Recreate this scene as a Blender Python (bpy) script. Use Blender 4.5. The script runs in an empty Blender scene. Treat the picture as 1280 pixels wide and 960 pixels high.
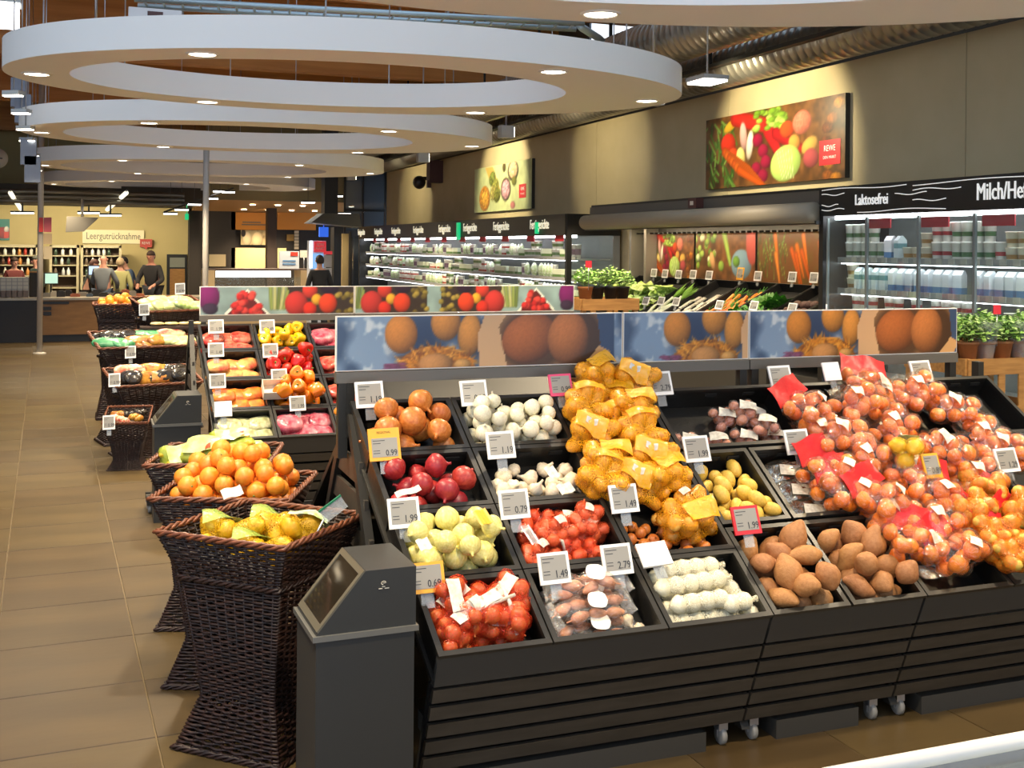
import bpy, bmesh, math, random
import numpy as np
from mathutils import Vector, Matrix, Euler

# ------------------------------------------------------------------ camera
F, TH, H, ROLL, CX, CY = 1400.0, math.radians(20.5), 1.95, 0.0087, 640.0, 309.6
scene = bpy.context.scene
COL = scene.collection
cam_d = bpy.data.cameras.new('camera'); cam = bpy.data.objects.new('camera', cam_d); COL.objects.link(cam)
cam_d.sensor_width = 36.0; cam_d.lens = F / 1280 * 36.0
cam_d.shift_y = -(480 - CY) / 1280; cam_d.clip_start = 0.05; cam_d.clip_end = 200
cam.matrix_world = (Matrix.Translation((0, 0, H)) @ Matrix.Rotation(-TH, 4, 'Z') @ Matrix.Rotation(math.pi / 2, 4, 'X')
                    @ Matrix.Rotation(ROLL, 4, 'Z'))
scene.camera = cam
# ------------------------------------------------------------------ world and exposure
scene.view_settings.view_transform = 'Standard'; scene.view_settings.look = 'None'
scene.view_settings.gamma = 1.0; scene.view_settings.use_curve_mapping = False
scene.view_settings.exposure = 0.45
world = bpy.data.worlds.new('world'); scene.world = world; world.use_nodes = True
bg = world.node_tree.nodes['Background']; bg.inputs[0].default_value = (0.66, 0.80, 1.0, 1); bg.inputs[1].default_value = 1.35
SPOT_W = 360.0          # ceiling-ring downlights
WARM = (1.0, 0.82, 0.56)

# ------------------------------------------------------------------ measuring helpers (a photo point carried to a known plane of the place)
def ray(x, y):
    a, b = x - CX, y - CY
    c, s = math.cos(ROLL), math.sin(ROLL)
    u, v = a * c + b * s, -a * s + b * c
    r = u / F
    return Vector((r * math.cos(TH) + math.sin(TH), math.cos(TH) - r * math.sin(TH), -v / F))
EYE = Vector((0, 0, H))
def atY(x, y, Y): d = ray(x, y); return EYE + d * (Y / d.y)
def atX(x, y, X): d = ray(x, y); return EYE + d * (X / d.x)
def atZ(x, y, Z): d = ray(x, y); return EYE + d * ((Z - H) / d.z)
def proj(p):
    p = Vector(p) - EYE
    fw = p.x * math.sin(TH) + p.y * math.cos(TH); r = p.x * math.cos(TH) - p.y * math.sin(TH)
    if fw < 0.1: return (-9999, -9999, fw)
    u, v = r / fw * F, -p.z / fw * F
    c, s = math.cos(ROLL), math.sin(ROLL)
    return (CX + u * c - v * s, CY + u * s + v * c, fw)

# ------------------------------------------------------------------ materials
def lin(c):
    if isinstance(c, str):
        c = c.lstrip('#'); c = [int(c[i:i + 2], 16) / 255 for i in (0, 2, 4)]
    return tuple(((x / 12.92) if x <= 0.04045 else ((x + 0.055) / 1.055) ** 2.4) for x in c[:3])
MATS = {}
def mat(name, col='#808080', rough=0.5, metal=0.0, col2=None, scale=6.0, rnd=0.0, bump=0.0, bscale=40.0, emit=None, es=1.0, spec=0.5, sss=0.0, coat=0.0, stretch=None):
    if name in MATS: return MATS[name]
    m = bpy.data.materials.new(name); m.use_nodes = True; MATS[name] = m
    nt = m.node_tree; b = nt.nodes['Principled BSDF']; N = nt.nodes.new; L = nt.links.new
    b.inputs['Roughness'].default_value = rough; b.inputs['Metallic'].default_value = metal
    b.inputs['Specular IOR Level'].default_value = spec; b.inputs['Coat Weight'].default_value = coat
    c1 = lin(col) + (1,)
    b.inputs['Base Color'].default_value = c1
    if sss: b.inputs['Subsurface Weight'].default_value = sss; b.inputs['Subsurface Scale'].default_value = 0.01
    if emit:
        b.inputs['Emission Color'].default_value = lin(emit) + (1,); b.inputs['Emission Strength'].default_value = es
    tc = None
    if col2 or bump:
        tc = N('ShaderNodeTexCoord'); src = tc.outputs['Object']
        if stretch:
            mp = N('ShaderNodeMapping'); mp.inputs['Scale'].default_value = stretch; L(src, mp.inputs[0]); src = mp.outputs[0]
    out = None
    if col2:
        n = N('ShaderNodeTexNoise'); n.inputs['Scale'].default_value = scale; n.inputs['Detail'].default_value = 4; L(src, n.inputs['Vector'])
        r = N('ShaderNodeValToRGB'); r.color_ramp.elements[0].position = 0.35; r.color_ramp.elements[1].position = 0.68
        r.color_ramp.elements[0].color = c1; r.color_ramp.elements[1].color = lin(col2) + (1,)
        L(n.outputs['Fac'], r.inputs[0]); out = r.outputs[0]
    if rnd:
        hs = N('ShaderNodeHueSaturation'); oi = N('ShaderNodeObjectInfo'); mr = N('ShaderNodeMapRange'); mh = N('ShaderNodeMapRange')
        mr.inputs[3].default_value = 1 - rnd; mr.inputs[4].default_value = 1 + rnd
        mh.inputs[3].default_value = 0.5 - rnd * 0.05; mh.inputs[4].default_value = 0.5 + rnd * 0.05
        L(oi.outputs['Random'], mr.inputs[0]); L(mr.outputs[0], hs.inputs['Value']); L(oi.outputs['Random'], mh.inputs[0]); L(mh.outputs[0], hs.inputs['Hue'])
        if out: L(out, hs.inputs['Color'])
        else: hs.inputs['Color'].default_value = c1
        out = hs.outputs[0]
    if out: L(out, b.inputs['Base Color'])
    if bump:
        n2 = N('ShaderNodeTexNoise'); n2.inputs['Scale'].default_value = bscale; n2.inputs['Detail'].default_value = 3; L(src, n2.inputs['Vector'])
        bp = N('ShaderNodeBump'); bp.inputs['Strength'].default_value = bump; bp.inputs['Distance'].default_value = 0.01
        L(n2.outputs['Fac'], bp.inputs['Height']); L(bp.outputs[0], b.inputs['Normal'])
    return m
def film(name, tint='#ffffff', clear=0.75, rough=0.12, bump=0.5, bscale=18, gl='#ffffff', base=0.045):
    """thin transparent foil: see-through with crinkled highlights"""
    if name in MATS: return MATS[name]
    m = bpy.data.materials.new(name); m.use_nodes = True; MATS[name] = m
    nt = m.node_tree; N = nt.nodes.new; L = nt.links.new; nt.nodes.clear()
    o = N('ShaderNodeOutputMaterial'); mx = N('ShaderNodeMixShader'); t = N('ShaderNodeBsdfTransparent'); m2 = N('ShaderNodeMixShader'); df = N('ShaderNodeBsdfDiffuse'); g = N('ShaderNodeBsdfGlossy')
    df.inputs[0].default_value = lin(gl) + (1,); g.inputs['Roughness'].default_value = rough; lw = N('ShaderNodeLayerWeight'); pw = N('ShaderNodeMath'); pw.operation = 'POWER'; pw.inputs[1].default_value = 3.5; fr = N('ShaderNodeMath'); fr.operation = 'MULTIPLY_ADD'; fr.inputs[1].default_value = 0.55; fr.inputs[2].default_value = base; L(lw.outputs['Facing'], pw.inputs[0]); L(pw.outputs[0], fr.inputs[0])
    t.inputs[0].default_value = lin(tint) + (1,); mx.inputs[0].default_value = (1 - clear) * (.35 if gl == '#ffffff' else 1)
    L(t.outputs[0], mx.inputs[1]); L(df.outputs[0], mx.inputs[2]); L(fr.outputs[0], m2.inputs[0]); L(mx.outputs[0], m2.inputs[1]); L(g.outputs[0], m2.inputs[2]); L(m2.outputs[0], o.inputs[0])
    if bump:
        tc = N('ShaderNodeTexCoord'); n = N('ShaderNodeTexNoise'); n.inputs['Scale'].default_value = bscale; n.inputs['Detail'].default_value = 2; n.inputs['Distortion'].default_value = 1.5
        bp = N('ShaderNodeBump'); bp.inputs['Strength'].default_value = bump; bp.inputs['Distance'].default_value = 0.02
        L(tc.outputs['Object'], n.inputs[0]); L(n.outputs['Fac'], bp.inputs['Height']); L(bp.outputs[0], g.inputs['Normal']); L(bp.outputs[0], lw.inputs['Normal'])
    return m
def net(name, col, fill=0.55, scale=160, rough=0.35):
    """knitted plastic net: crossing threads with open cells"""
    if name in MATS: return MATS[name]
    m = bpy.data.materials.new(name); m.use_nodes = True; MATS[name] = m
    nt = m.node_tree; N = nt.nodes.new; L = nt.links.new; nt.nodes.clear()
    o = N('ShaderNodeOutputMaterial'); mx = N('ShaderNodeMixShader'); t = N('ShaderNodeBsdfTransparent'); g = N('ShaderNodeBsdfPrincipled')
    g.inputs['Base Color'].default_value = lin(col) + (1,); g.inputs['Roughness'].default_value = rough
    t.inputs[0].default_value = tuple(0.92 + 0.08 * x for x in lin(col)) + (1,)
    tc = N('ShaderNodeTexCoord'); v = N('ShaderNodeTexVoronoi'); v.feature = 'DISTANCE_TO_EDGE'; v.inputs['Scale'].default_value = scale
    lt = N('ShaderNodeMath'); lt.operation = 'LESS_THAN'; lt.inputs[1].default_value = fill * 0.35
    L(tc.outputs['Object'], v.inputs['Vector']); L(v.outputs['Distance'], lt.inputs[0]); L(lt.outputs[0], mx.inputs[0])
    L(t.outputs[0], mx.inputs[1]); L(g.outputs[0], mx.inputs[2]); L(mx.outputs[0], o.inputs[0])
    return m
def printmat():
    if 'print' in MATS: return MATS['print']
    m = mat('print', rough=0.35); nt = m.node_tree
    a = nt.nodes.new('ShaderNodeAttribute'); a.attribute_name = 'Col'
    nt.links.new(a.outputs['Color'], nt.nodes['Principled BSDF'].inputs['Base Color']); return m
def lampmat(name, col, es):
    if name in MATS: return MATS[name]
    return mat(name, '#ffffff', emit=col, es=es)

# ------------------------------------------------------------------ mesh building
class G:
    def __init__(s): s.v = []; s.f = []; s.m = []; s.sm = []
    def add(s, vs, fs, mi=0, smooth=False, M=None):
        o = len(s.v)
        if M is not None: vs = [M @ Vector(p) for p in vs]
        s.v += [tuple(p) for p in vs]
        for f in fs: s.f.append(tuple(i + o for i in f)); s.m.append(mi); s.sm.append(smooth)
        return s
    def hexa(s, p, mi=0, M=None):      # p: bottom 4 (ccw) then top 4
        return s.add(p, [(3, 2, 1, 0), (4, 5, 6, 7), (0, 1, 5, 4), (1, 2, 6, 5), (2, 3, 7, 6), (3, 0, 4, 7)], mi, M=M)
    def box(s, c, d, mi=0, M=None):
        x, y, z = c; a, b, e = d[0] / 2, d[1] / 2, d[2] / 2
        return s.hexa([(x - a, y - b, z - e), (x + a, y - b, z - e), (x + a, y + b, z - e), (x - a, y + b, z - e),
                       (x - a, y - b, z + e), (x + a, y - b, z + e), (x + a, y + b, z + e), (x - a, y + b, z + e)], mi, M)
    def bb(s, p0, p1, mi=0, M=None):
        return s.box([(a + b) / 2 for a, b in zip(p0, p1)], [abs(b - a) for a, b in zip(p0, p1)], mi, M)
    def path(s, pts, r, n=8, mi=0, smooth=True, closed=False, caps=True, M=None):
        pts = [Vector(p) for p in pts]; k = len(pts); vs = []; fs = []
        rr = r if isinstance(r, (list, tuple)) else [r] * k
        for i, p in enumerate(pts):
            a = pts[(i - 1) % k] if (closed or i) else p; b = pts[(i + 1) % k] if (closed or i < k - 1) else p
            t = (b - a).normalized(); up = Vector((0, 0, 1)) if abs(t.z) < 0.9 else Vector((1, 0, 0))
            u = t.cross(up).normalized(); w = u.cross(t)
            for j in range(n):
                an = 2 * math.pi * j / n; vs.append(p + (u * math.cos(an) + w * math.sin(an)) * rr[i])
        for i in range(k if closed else k - 1):
            for j in range(n):
                a, b = i * n + j, i * n + (j + 1) % n; c, d = ((i + 1) % k) * n + (j + 1) % n, ((i + 1) % k) * n + j
                fs.append((a, d, c, b))
        if caps and not closed:
            fs.append(tuple(range(n))); fs.append(tuple(reversed(range((k - 1) * n, k * n))))
        return s.add(vs, fs, mi, smooth, M)
    def tube(s, a, b, r, n=8, mi=0, r2=None, smooth=True, M=None): return s.path([a, b], [r, r if r2 is None else r2], n, mi, smooth, M=M)
    def lathe(s, prof, n=16, mi=0, smooth=True, M=None, closed=False):
        vs = []; fs = []; k = len(prof)
        for r, z in prof:
            for j in range(n):
                a = 2 * math.pi * j / n; vs.append((r * math.cos(a), r * math.sin(a), z))
        for i in range(k if closed else k - 1):
            for j in range(n):
                i2 = (i + 1) % k
                fs.append((i * n + j, i * n + (j + 1) % n, i2 * n + (j + 1) % n, i2 * n + j))
        return s.add(vs, fs, mi, smooth, M)
    def ball(s, fn, nu=12, nv=8, mi=0, smooth=True, M=None):   # fn(direction)->radius
        vs = []; fs = []
        for i in range(nv + 1):
            ph = math.pi * i / nv
            for j in range(nu if 0 < i < nv else 1):
                a = 2 * math.pi * j / nu; d = Vector((math.sin(ph) * math.cos(a), math.sin(ph) * math.sin(a), math.cos(ph)))
                r = fn(d); vs.append(d * r if not isinstance(r, Vector) else r)
        for j in range(nu):
            fs.append((0, 1 + j, 1 + (j + 1) % nu))
            last = 1 + (nv - 1) * nu
            fs.append((last, last - nu + (j + 1) % nu, last - nu + j))
        for i in range(nv - 2):
            for j in range(nu):
                a = 1 + i * nu + j; b = 1 + i * nu + (j + 1) % nu
                fs.append((a, a + nu, b + nu, b))
        return s.add(vs, fs, mi, smooth, M)
    def prism(s, poly, a, b, axis='y', mi=0, M=None):   # poly in the other two axes, extruded a..b
        def mk(p, t): return {'y': (p[0], t, p[1]), 'x': (t, p[0], p[1]), 'z': (p[0], p[1], t)}[axis]
        n = len(poly); vs = [mk(p, a) for p in poly] + [mk(p, b) for p in poly]
        fs = [tuple(range(n)), tuple(reversed(range(n, 2 * n)))] + [(i, i + n, (i + 1) % n + n, (i + 1) % n) for i in range(n)]
        return s.add(vs, fs, mi, M=M)
    def mesh(s, name, mats):
        me = bpy.data.meshes.new(name); me.from_pydata(s.v, [], s.f)
        for m in (mats if isinstance(mats, (list, tuple)) else [mats]): me.materials.append(m)
        me.polygons.foreach_set('material_index', s.m); me.polygons.foreach_set('use_smooth', s.sm)
        me.update(); return me
    def build(s, name, mats, parent=None, loc=None, rot=None, fix=True):
        me = s.mesh(name, mats)
        if fix:
            b = bmesh.new(); b.from_mesh(me); bmesh.ops.recalc_face_normals(b, faces=b.faces); b.to_mesh(me); b.free()
        return link(name, me, parent, loc, rot)
def link(name, me, parent=None, loc=None, rot=None, M=None):
    o = bpy.data.objects.new(name, me); COL.objects.link(o)
    if parent: o.parent = parent
    if M is not None: o.matrix_basis = M
    if loc is not None: o.location = loc
    if rot is not None: o.rotation_euler = rot
    return o
def tag(o, label=None, cat=None, group=None, kind=None):
    if label: o['label'] = label
    if cat: o['category'] = cat
    if group: o['group'] = group
    if kind: o['kind'] = kind
    return o
def thing(name, label, cat, loc=(0, 0, 0), rz=0.0, group=None, M=None):
    o = bpy.data.objects.new(name, None); COL.objects.link(o); o.empty_display_size = 0.05
    if M is not None: o.matrix_basis = M
    else: o.location = loc; o.rotation_euler = (0, 0, rz)
    return tag(o, label, cat, group)
def struct(o): o['kind'] = 'structure'; return o
def stuff(o): o['kind'] = 'stuff'; return o
def copy_tree(o, parent=None):
    c = o.copy(); COL.objects.link(c); c.parent = parent
    if parent: c.matrix_parent_inverse = Matrix()
    for ch in list(o.children): copy_tree(ch, c)
    return c
def frame(o, x, z):       # matrix from origin, x axis, normal
    x = Vector(x).normalized(); z = Vector(z).normalized(); y = z.cross(x).normalized(); x = y.cross(z)
    M = Matrix((x, y, z)).transposed().to_4x4(); M.translation = o; return M

# lettering: every string is turned into a flat mesh once, before the scene fills up
TEXT = {}
def prepare_text(strings):
    tmp = []
    for t in strings:
        cu = bpy.data.curves.new('t', 'FONT'); cu.body = t; cu.size = 1.0; cu.align_x = 'CENTER'; cu.align_y = 'CENTER'; cu.resolution_u = 2
        o = bpy.data.objects.new('t', cu); COL.objects.link(o); tmp.append((t, o))
    dg = bpy.context.evaluated_depsgraph_get(); dg.update()
    for t, o in tmp:
        me = o.evaluated_get(dg).to_mesh(); TEXT[t] = ([tuple(v.co) for v in me.vertices], [tuple(p.vertices) for p in me.polygons])
        o.evaluated_get(dg).to_mesh_clear(); cu = o.data; bpy.data.objects.remove(o); bpy.data.curves.remove(cu)
def text(g, s, c, size, sx=1.0, mi=0, M=None, th=0.0):
    """lettering in the local x-z plane facing -y"""
    v, f = TEXT[s]
    vs = [(c[0] + p[0] * size * sx, c[1], c[2] + p[1] * size) for p in v]
    if th:
        n = len(vs); vs2 = vs + [(a, b + th, d) for a, b, d in vs]; ed = {}
        for q in f:
            for i in range(len(q)):
                e = (q[i], q[(i + 1) % len(q)]); ed[e] = 1
        side = [(a, a + n, b + n, b) for a, b in ed if (b, a) not in ed]
        return g.add(vs2, list(f) + side, mi, M=M)
    return g.add(vs, f, mi, M=M)

# printed pictures: colour written into a fine vertex grid
def srgb2lin(a): return np.where(a <= 0.04045, a / 12.92, ((a + 0.055) / 1.055) ** 2.4)
def vnoise(X, Y, seed=0):
    r = np.random.RandomState(seed); T = r.rand(64, 64)
    xi = np.floor(X).astype(int); yi = np.floor(Y).astype(int); fx = X - xi; fy = Y - yi
    fx = fx * fx * (3 - 2 * fx); fy = fy * fy * (3 - 2 * fy)
    t = lambda a, b: T[a % 64, b % 64]
    return (t(xi, yi) * (1 - fx) + t(xi + 1, yi) * fx) * (1 - fy) + (t(xi, yi + 1) * (1 - fx) + t(xi + 1, yi + 1) * fx) * fy
def hx(c): c = c.lstrip('#'); return np.array([int(c[i:i + 2], 16) / 255 for i in (0, 2, 4)])
class Canvas:
    def __init__(s, w, h, nx, bgc):
        s.w, s.h = w, h; s.nx = nx; s.ny = max(4, int(nx * h / w))
        s.X, s.Y = np.meshgrid(np.linspace(0, w, s.nx + 1), np.linspace(0, h, s.ny + 1))
        s.I = np.ones(s.X.shape + (3,)) * hx(bgc)
    def noise(s, amp, f, seed=0, c=None):
        n = (vnoise(s.X * f, s.Y * f, seed) * 0.6 + vnoise(s.X * f * 2.7, s.Y * f * 2.7, seed + 1) * 0.4 - 0.5) * 2
        if c is None: s.I = s.I * (1 + amp * n[..., None])
        else: k = np.clip(n * amp, 0, 1)[..., None]; s.I = s.I * (1 - k) + hx(c) * k
    def put(s, mask, c): s.I = s.I * (1 - mask[..., None]) + c * mask[..., None]
    def ell(s, cx, cy, rx, ry, col, rot=0, shade=0.45, tex=0.0, seed=0, soft=0.0):
        a = math.radians(rot); dx, dy = s.X - cx, s.Y - cy
        u = (dx * math.cos(a) + dy * math.sin(a)) / rx; v = (-dx * math.sin(a) + dy * math.cos(a)) / ry
        d = u * u + v * v; e = s.w / s.nx / min(rx, ry) + soft
        mask = np.clip((1 - d) / (2 * e) + 0.5, 0, 1)
        lx, ly = (dx / max(rx, ry)), (dy / max(rx, ry)); nz = np.sqrt(np.clip(1 - d, 0, 1))
        sh = 1 - shade + shade * np.clip(0.75 * nz - 0.35 * lx + 0.45 * ly + 0.2, 0, 1.3)
        c = hx(col) * sh[..., None]
        if tex: c = c * (1 + tex * (vnoise(s.X * 40 / s.h, s.Y * 40 / s.h, seed) - 0.5)[..., None])
        s.put(mask, np.clip(c, 0, 1))
    def line(s, x0, y0, x1, y1, w, col, w2=None, shade=0.3):
        dx, dy = x1 - x0, y1 - y0; L2 = dx * dx + dy * dy
        t = np.clip(((s.X - x0) * dx + (s.Y - y0) * dy) / L2, 0, 1); d = np.hypot(s.X - x0 - t * dx, s.Y - y0 - t * dy)
        ww = w + ((w2 if w2 is not None else w) - w) * t; e = s.w / s.nx
        mask = np.clip((ww - d) / e + 0.5, 0, 1); c = hx(col) * (1 - shade * (d / np.maximum(ww, 1e-6)))[..., None]
        s.put(mask, np.clip(c, 0, 1))
    def poly(s, pts, col):
        inside = np.zeros(s.X.shape, bool); n = len(pts)
        for i in range(n):
            (x0, y0), (x1, y1) = pts[i], pts[(i + 1) % n]
            if y0 == y1: continue
            c = ((y0 > s.Y) != (y1 > s.Y)) & (s.X < (x1 - x0) * (s.Y - y0) / (y1 - y0) + x0); inside ^= c
        s.put(inside.astype(float), hx(col))
    def build(s, name, parent, M=None, loc=None, rot=None):
        """grid in local x-z facing -y, centred on x and z"""
        nx, ny = s.nx, s.ny
        V = np.stack([s.X - s.w / 2, np.zeros_like(s.X), s.Y - s.h / 2], -1).reshape(-1, 3)
        idx = np.arange((nx + 1) * (ny + 1)).reshape(ny + 1, nx + 1)
        Fq = np.stack([idx[:-1, :-1], idx[:-1, 1:], idx[1:, 1:], idx[1:, :-1]], -1).reshape(-1, 4)
        me = bpy.data.meshes.new(name); me.from_pydata(V.tolist(), [], Fq.tolist())
        ca = me.color_attributes.new('Col', 'FLOAT_COLOR', 'POINT')
        C = np.concatenate([srgb2lin(np.clip(s.I, 0, 1)).reshape(-1, 3), np.ones((V.shape[0], 1))], 1)
        ca.data.foreach_set('color', C.astype(np.float32).ravel()); me.materials.append(printmat()); me.update()
        return link(name, me, parent, loc, rot, M)
def dress(o, mesh): o.data = mesh
R = random.Random(7)
def spot(name, parent, loc, target, watt, angle, col=WARM, size=0.05, blend=0.6):
    l = bpy.data.lights.new(name, 'SPOT'); l.energy = watt; l.spot_size = math.radians(angle); l.spot_blend = blend; l.color = col; l.shadow_soft_size = size
    o = bpy.data.objects.new(name, l); COL.objects.link(o); o.parent = parent
    o.location = loc; d = Vector(target) - Vector(loc); o.rotation_euler = d.to_track_quat('-Z', 'Y').to_euler(); return o

prepare_text(['Laktosefrei', 'Milch/Hefe', 'Leergutrücknahme', 'Fertiggerichte', 'REWE', 'DEIN MARKT', 'PUNKT', 'REGIONAL',
              '1.19', '0.99', '1.99', '0.79', '0.69', '1.49', '2.79', '2.99', '1.29', '3.49', '2.49', '0.89', '1.79'])

# ================================================================== SETTING
# ---- floor: grout bed with separate tiles
TS, TROT = 0.627, math.radians(2.1)
fl = G(); fl.bb((-14, -2, -0.05), (9, 36, -0.004))
floor = struct(fl.build('floor', mat('grout', '#66563a', 0.8)))
mt = mat('floor_tile', '#4b3d26', 0.36, col2='#5b4a2e', scale=1.6, rnd=0.10, bump=0.05, bscale=9, stretch=(0.6, 2.2, 1))
tg = G(); q = TS / 2 - 0.0022; ch = 0.0025
tg.hexa([(-q, -q, -0.006), (q, -q, -0.006), (q, q, -0.006), (-q, q, -0.006), (-q + ch, -q + ch, 0), (q - ch, -q + ch, 0), (q - ch, q - ch, 0), (-q + ch, q - ch, 0)])
tmesh = tg.mesh('tile', mt)
T0 = Vector((0.25, 4.64, 0)); cands = []; rest = G()
for i in range(-24, 16):
    for j in range(-12, 52):
        a, b = (i + 0.5) * TS, (j + 0.5) * TS
        x = T0.x + a * math.cos(TROT) - b * math.sin(TROT); y = T0.y + a * math.sin(TROT) + b * math.cos(TROT)
        if not (-13.5 < x < 8.5 and -1.5 < y < 35): continue
        p = proj((x, y, 0)); vis = -60 < p[0] < 1340 and p[1] < 1010 and p[2] > 1 and (x < 0.75 or (y < 4.6 and x > 1.3))
        cands.append((0 if vis else 1, p[2], x, y))
cands.sort()
for k, (hid, d, x, y) in enumerate(cands):
    if k < 300 and not hid:
        link('tile', tmesh, floor, (x, y, 0), (0, 0, TROT + (0 if R.random() < .5 else math.pi)))
    else:
        rest.add(tg.v, tg.f, M=Matrix.Translation((x, y, 0)) @ Matrix.Rotation(TROT, 4, 'Z'))
o = rest.build('tile_field', mt, floor, fix=False); stuff(o)

# ---- right wall with panels
wl = G(); wl.bb((6.62, -2, 0), (6.9, 26.3, 3.72))
wall = struct(wl.build('wall_right', mat('wall_core', '#4b4638', 0.9)))
mwall = mat('wall_panel', '#b3a27c', 0.75, col2='#bbaa84', scale=2.0, bump=0.08, bscale=120)
seams = [-2, 0, 3.6, 7.2, 10.8, 14.3, 18.0, 21.6, 25.2, 26.3]
for a, b in zip(seams[:-1], seams[1:]):
    g = G(); g.bb((6.6, a + 0.004, 0.0), (6.625, b - 0.004, 3.72)); g.build('wall_panel', mwall, wall)
# ---- back wall, left wall
g = G(); g.bb((-14, 32, 0), (2.46, 32.2, 5.8)); struct(g.build('wall_back', mat('wall_back', '#c4b078', 0.8, col2='#ccb880', scale=1)))
g = G(); g.bb((-14, 27.6, 2.95), (2.46, 32.0, 3.3)); struct(g.build('trim_1', mat('dark_soffit', '#4a443a', 0.8)))
g = G(); g.bb((-14.2, 6, 0), (-14, 32, 5.8)); struct(g.build('wall_left', mat('wall_left', '#8e8468', 0.8)))
# ---- wooden roof: deck boards on glued beams
wood = mat('roof_wood', '#b0763a', 0.6, col2='#c48a4a', scale=3, stretch=(0.3, 4, 4))
g = G()
for ya, yb in ((-2, 1.0), (3.4, 5.2), (7.6, 9.4), (11.8, 14.0), (15.6, 36)): g.bb((-14, ya, 5.9), (9.5, yb, 6.0))
for ya, yb in ((1.0, 3.4), (5.2, 7.6), (9.4, 11.8), (14.0, 15.6)): g.bb((-14, ya, 5.9), (-8, yb, 6.0)); g.bb((5.6, ya, 5.9), (9.5, yb, 6.0))
ceil = struct(g.build('ceiling', wood))
for k, (ya, yb) in enumerate(((1.0, 3.4), (5.2, 7.6), (9.4, 11.8), (14.0, 15.6))):
    w_ = struct(thing('window_%d' % (k + 3), None, None, (0, 0, 5.95)))
    for i in range(4): g = G(); g.bb((-8 + 3.4 * i + .04, ya, -.005), (-8 + 3.4 * i + 3.36, yb, .005)); g.build('pane', film('skylight_glass', '#f4f8fb', .98, .05, 0), w_); g = G(); g.bb((-8 + 3.4 * i - .04, ya, -.05), (-8 + 3.4 * i + .04, yb, .05)); g.build('glazing_bar', mat('glazing_bar', '#8a929a', .5), w_)
k = 0
for y in (12.6, 18.2, 24.0, 30.4):
    k += 1; g = G(); g.bb((-14, y - 0.11, 4.75), (9.5, y + 0.11, 5.9)); struct(g.build('trim_%d' % (k + 1), mat('beam_wood', '#b87a3a', 0.55, col2='#cc8f4a', scale=2, stretch=(0.4, 3, 6))))
g = G(); g.bb((7.6, -2, 3.0), (7.8, 36, 6.0)); struct(g.build('wall_roof_side', mat('wall_roof_side', '#5a5448', 0.9)))
# ================================================================== CEILING RINGS
ring_white = mat('ring_white', '#f6f2ea', 0.6)
lampdisc = lampmat('lamp_disc', '#fff1d6', 14.0)
steel = mat('cable_steel', '#b9b9bb', 0.35, 0.8)
def ring(cx, cy, a, b, rot, z, label, nl=6, ph0=0.0, watt=SPOT_W, bw=0.46, bh=0.22):
    t = thing('ceiling_ring', label, 'ceiling ring', (cx, cy, z), rot, 'white oval ceiling rings with downlights')
    n = 96; vs = lambda k, zz: [((a - k) * math.cos(2 * math.pi * i / n), (b - k) * math.sin(2 * math.pi * i / n), zz) for i in range(n)]
    g = G()
    vi = lambda zz: [(-.27 + (a - .74) * math.cos(2 * math.pi * i / n), (b - .48) * math.sin(2 * math.pi * i / n), zz) for i in range(n)]     # the opening sits off-centre
    for p, q in ((vs(0, 0), vs(0, bh)), (vs(0, bh), vi(bh)), (vi(bh), vi(0)), (vi(0), vs(0, 0))):
        g.add(p + q, [(i, (i + 1) % n, (i + 1) % n + n, i + n) for i in range(n)], smooth=True)
    g.build('ring_body', ring_white, t)
    dl = G(); dl.lathe([(0.085, 0.0), (0.10, -0.012), (0.115, 0.0), (0.115, 0.004), (0.085, 0.004)], 20, closed=True)
    dlm = dl.mesh('downlight', mat('downlight_rim', '#f4f0e8', 0.4)); ds = G(); ds.lathe([(0.0005, -0.006), (0.05, -0.007), (0.088, -0.003)], 18); dsm = ds.mesh('lamp', lampdisc)
    for k in range(nl):
        an = ph0 + 2 * math.pi * k / nl; r = bw / 2
        p = Vector(((a - r) * math.cos(an), (b - r) * math.sin(an), 0))
        d = link('downlight', dlm, t, p); link('lamp', dsm, d)
        if watt: spot('downlight_beam', d, (0, 0, -0.03), (0, 0, -1), watt, 118, size=0.08)
    for k in range(6):
        an = ph0 + 0.35 + 2 * math.pi * k / 6; x, y = (a - .2) * math.cos(an), (b - .2) * math.sin(an)
        g = G(); g.tube((x, y, bh), (x, y, 5.9 - z), 0.006, 6); g.build('hanging_cable', steel, t)
RZ = 3.25; RR = math.radians(-6)
ring(2.30, 3.95, 2.95, 1.95, RR, RZ, 'white oval ceiling ring nearest the viewer, cut by the top edge', ph0=math.radians(27), watt=SPOT_W * .78)
ring(2.06, 9.05, 2.72, 1.74, RR, RZ, 'large white oval ceiling ring above the wicker baskets, fully in view', ph0=math.radians(0))
ring(1.98, 13.9, 2.80, 1.95, RR, RZ, 'white oval ceiling ring, second of the stack from the largest', ph0=0.0)
ring(1.92, 19.8, 2.92, 2.10, RR, RZ, 'white oval ceiling ring, third of the stack from the largest', ph0=0.0)
ring(1.86, 26.0, 2.92, 2.20, RR, RZ, 'farthest and smallest looking white oval ceiling ring near the bakery', ph0=0.0)

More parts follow.
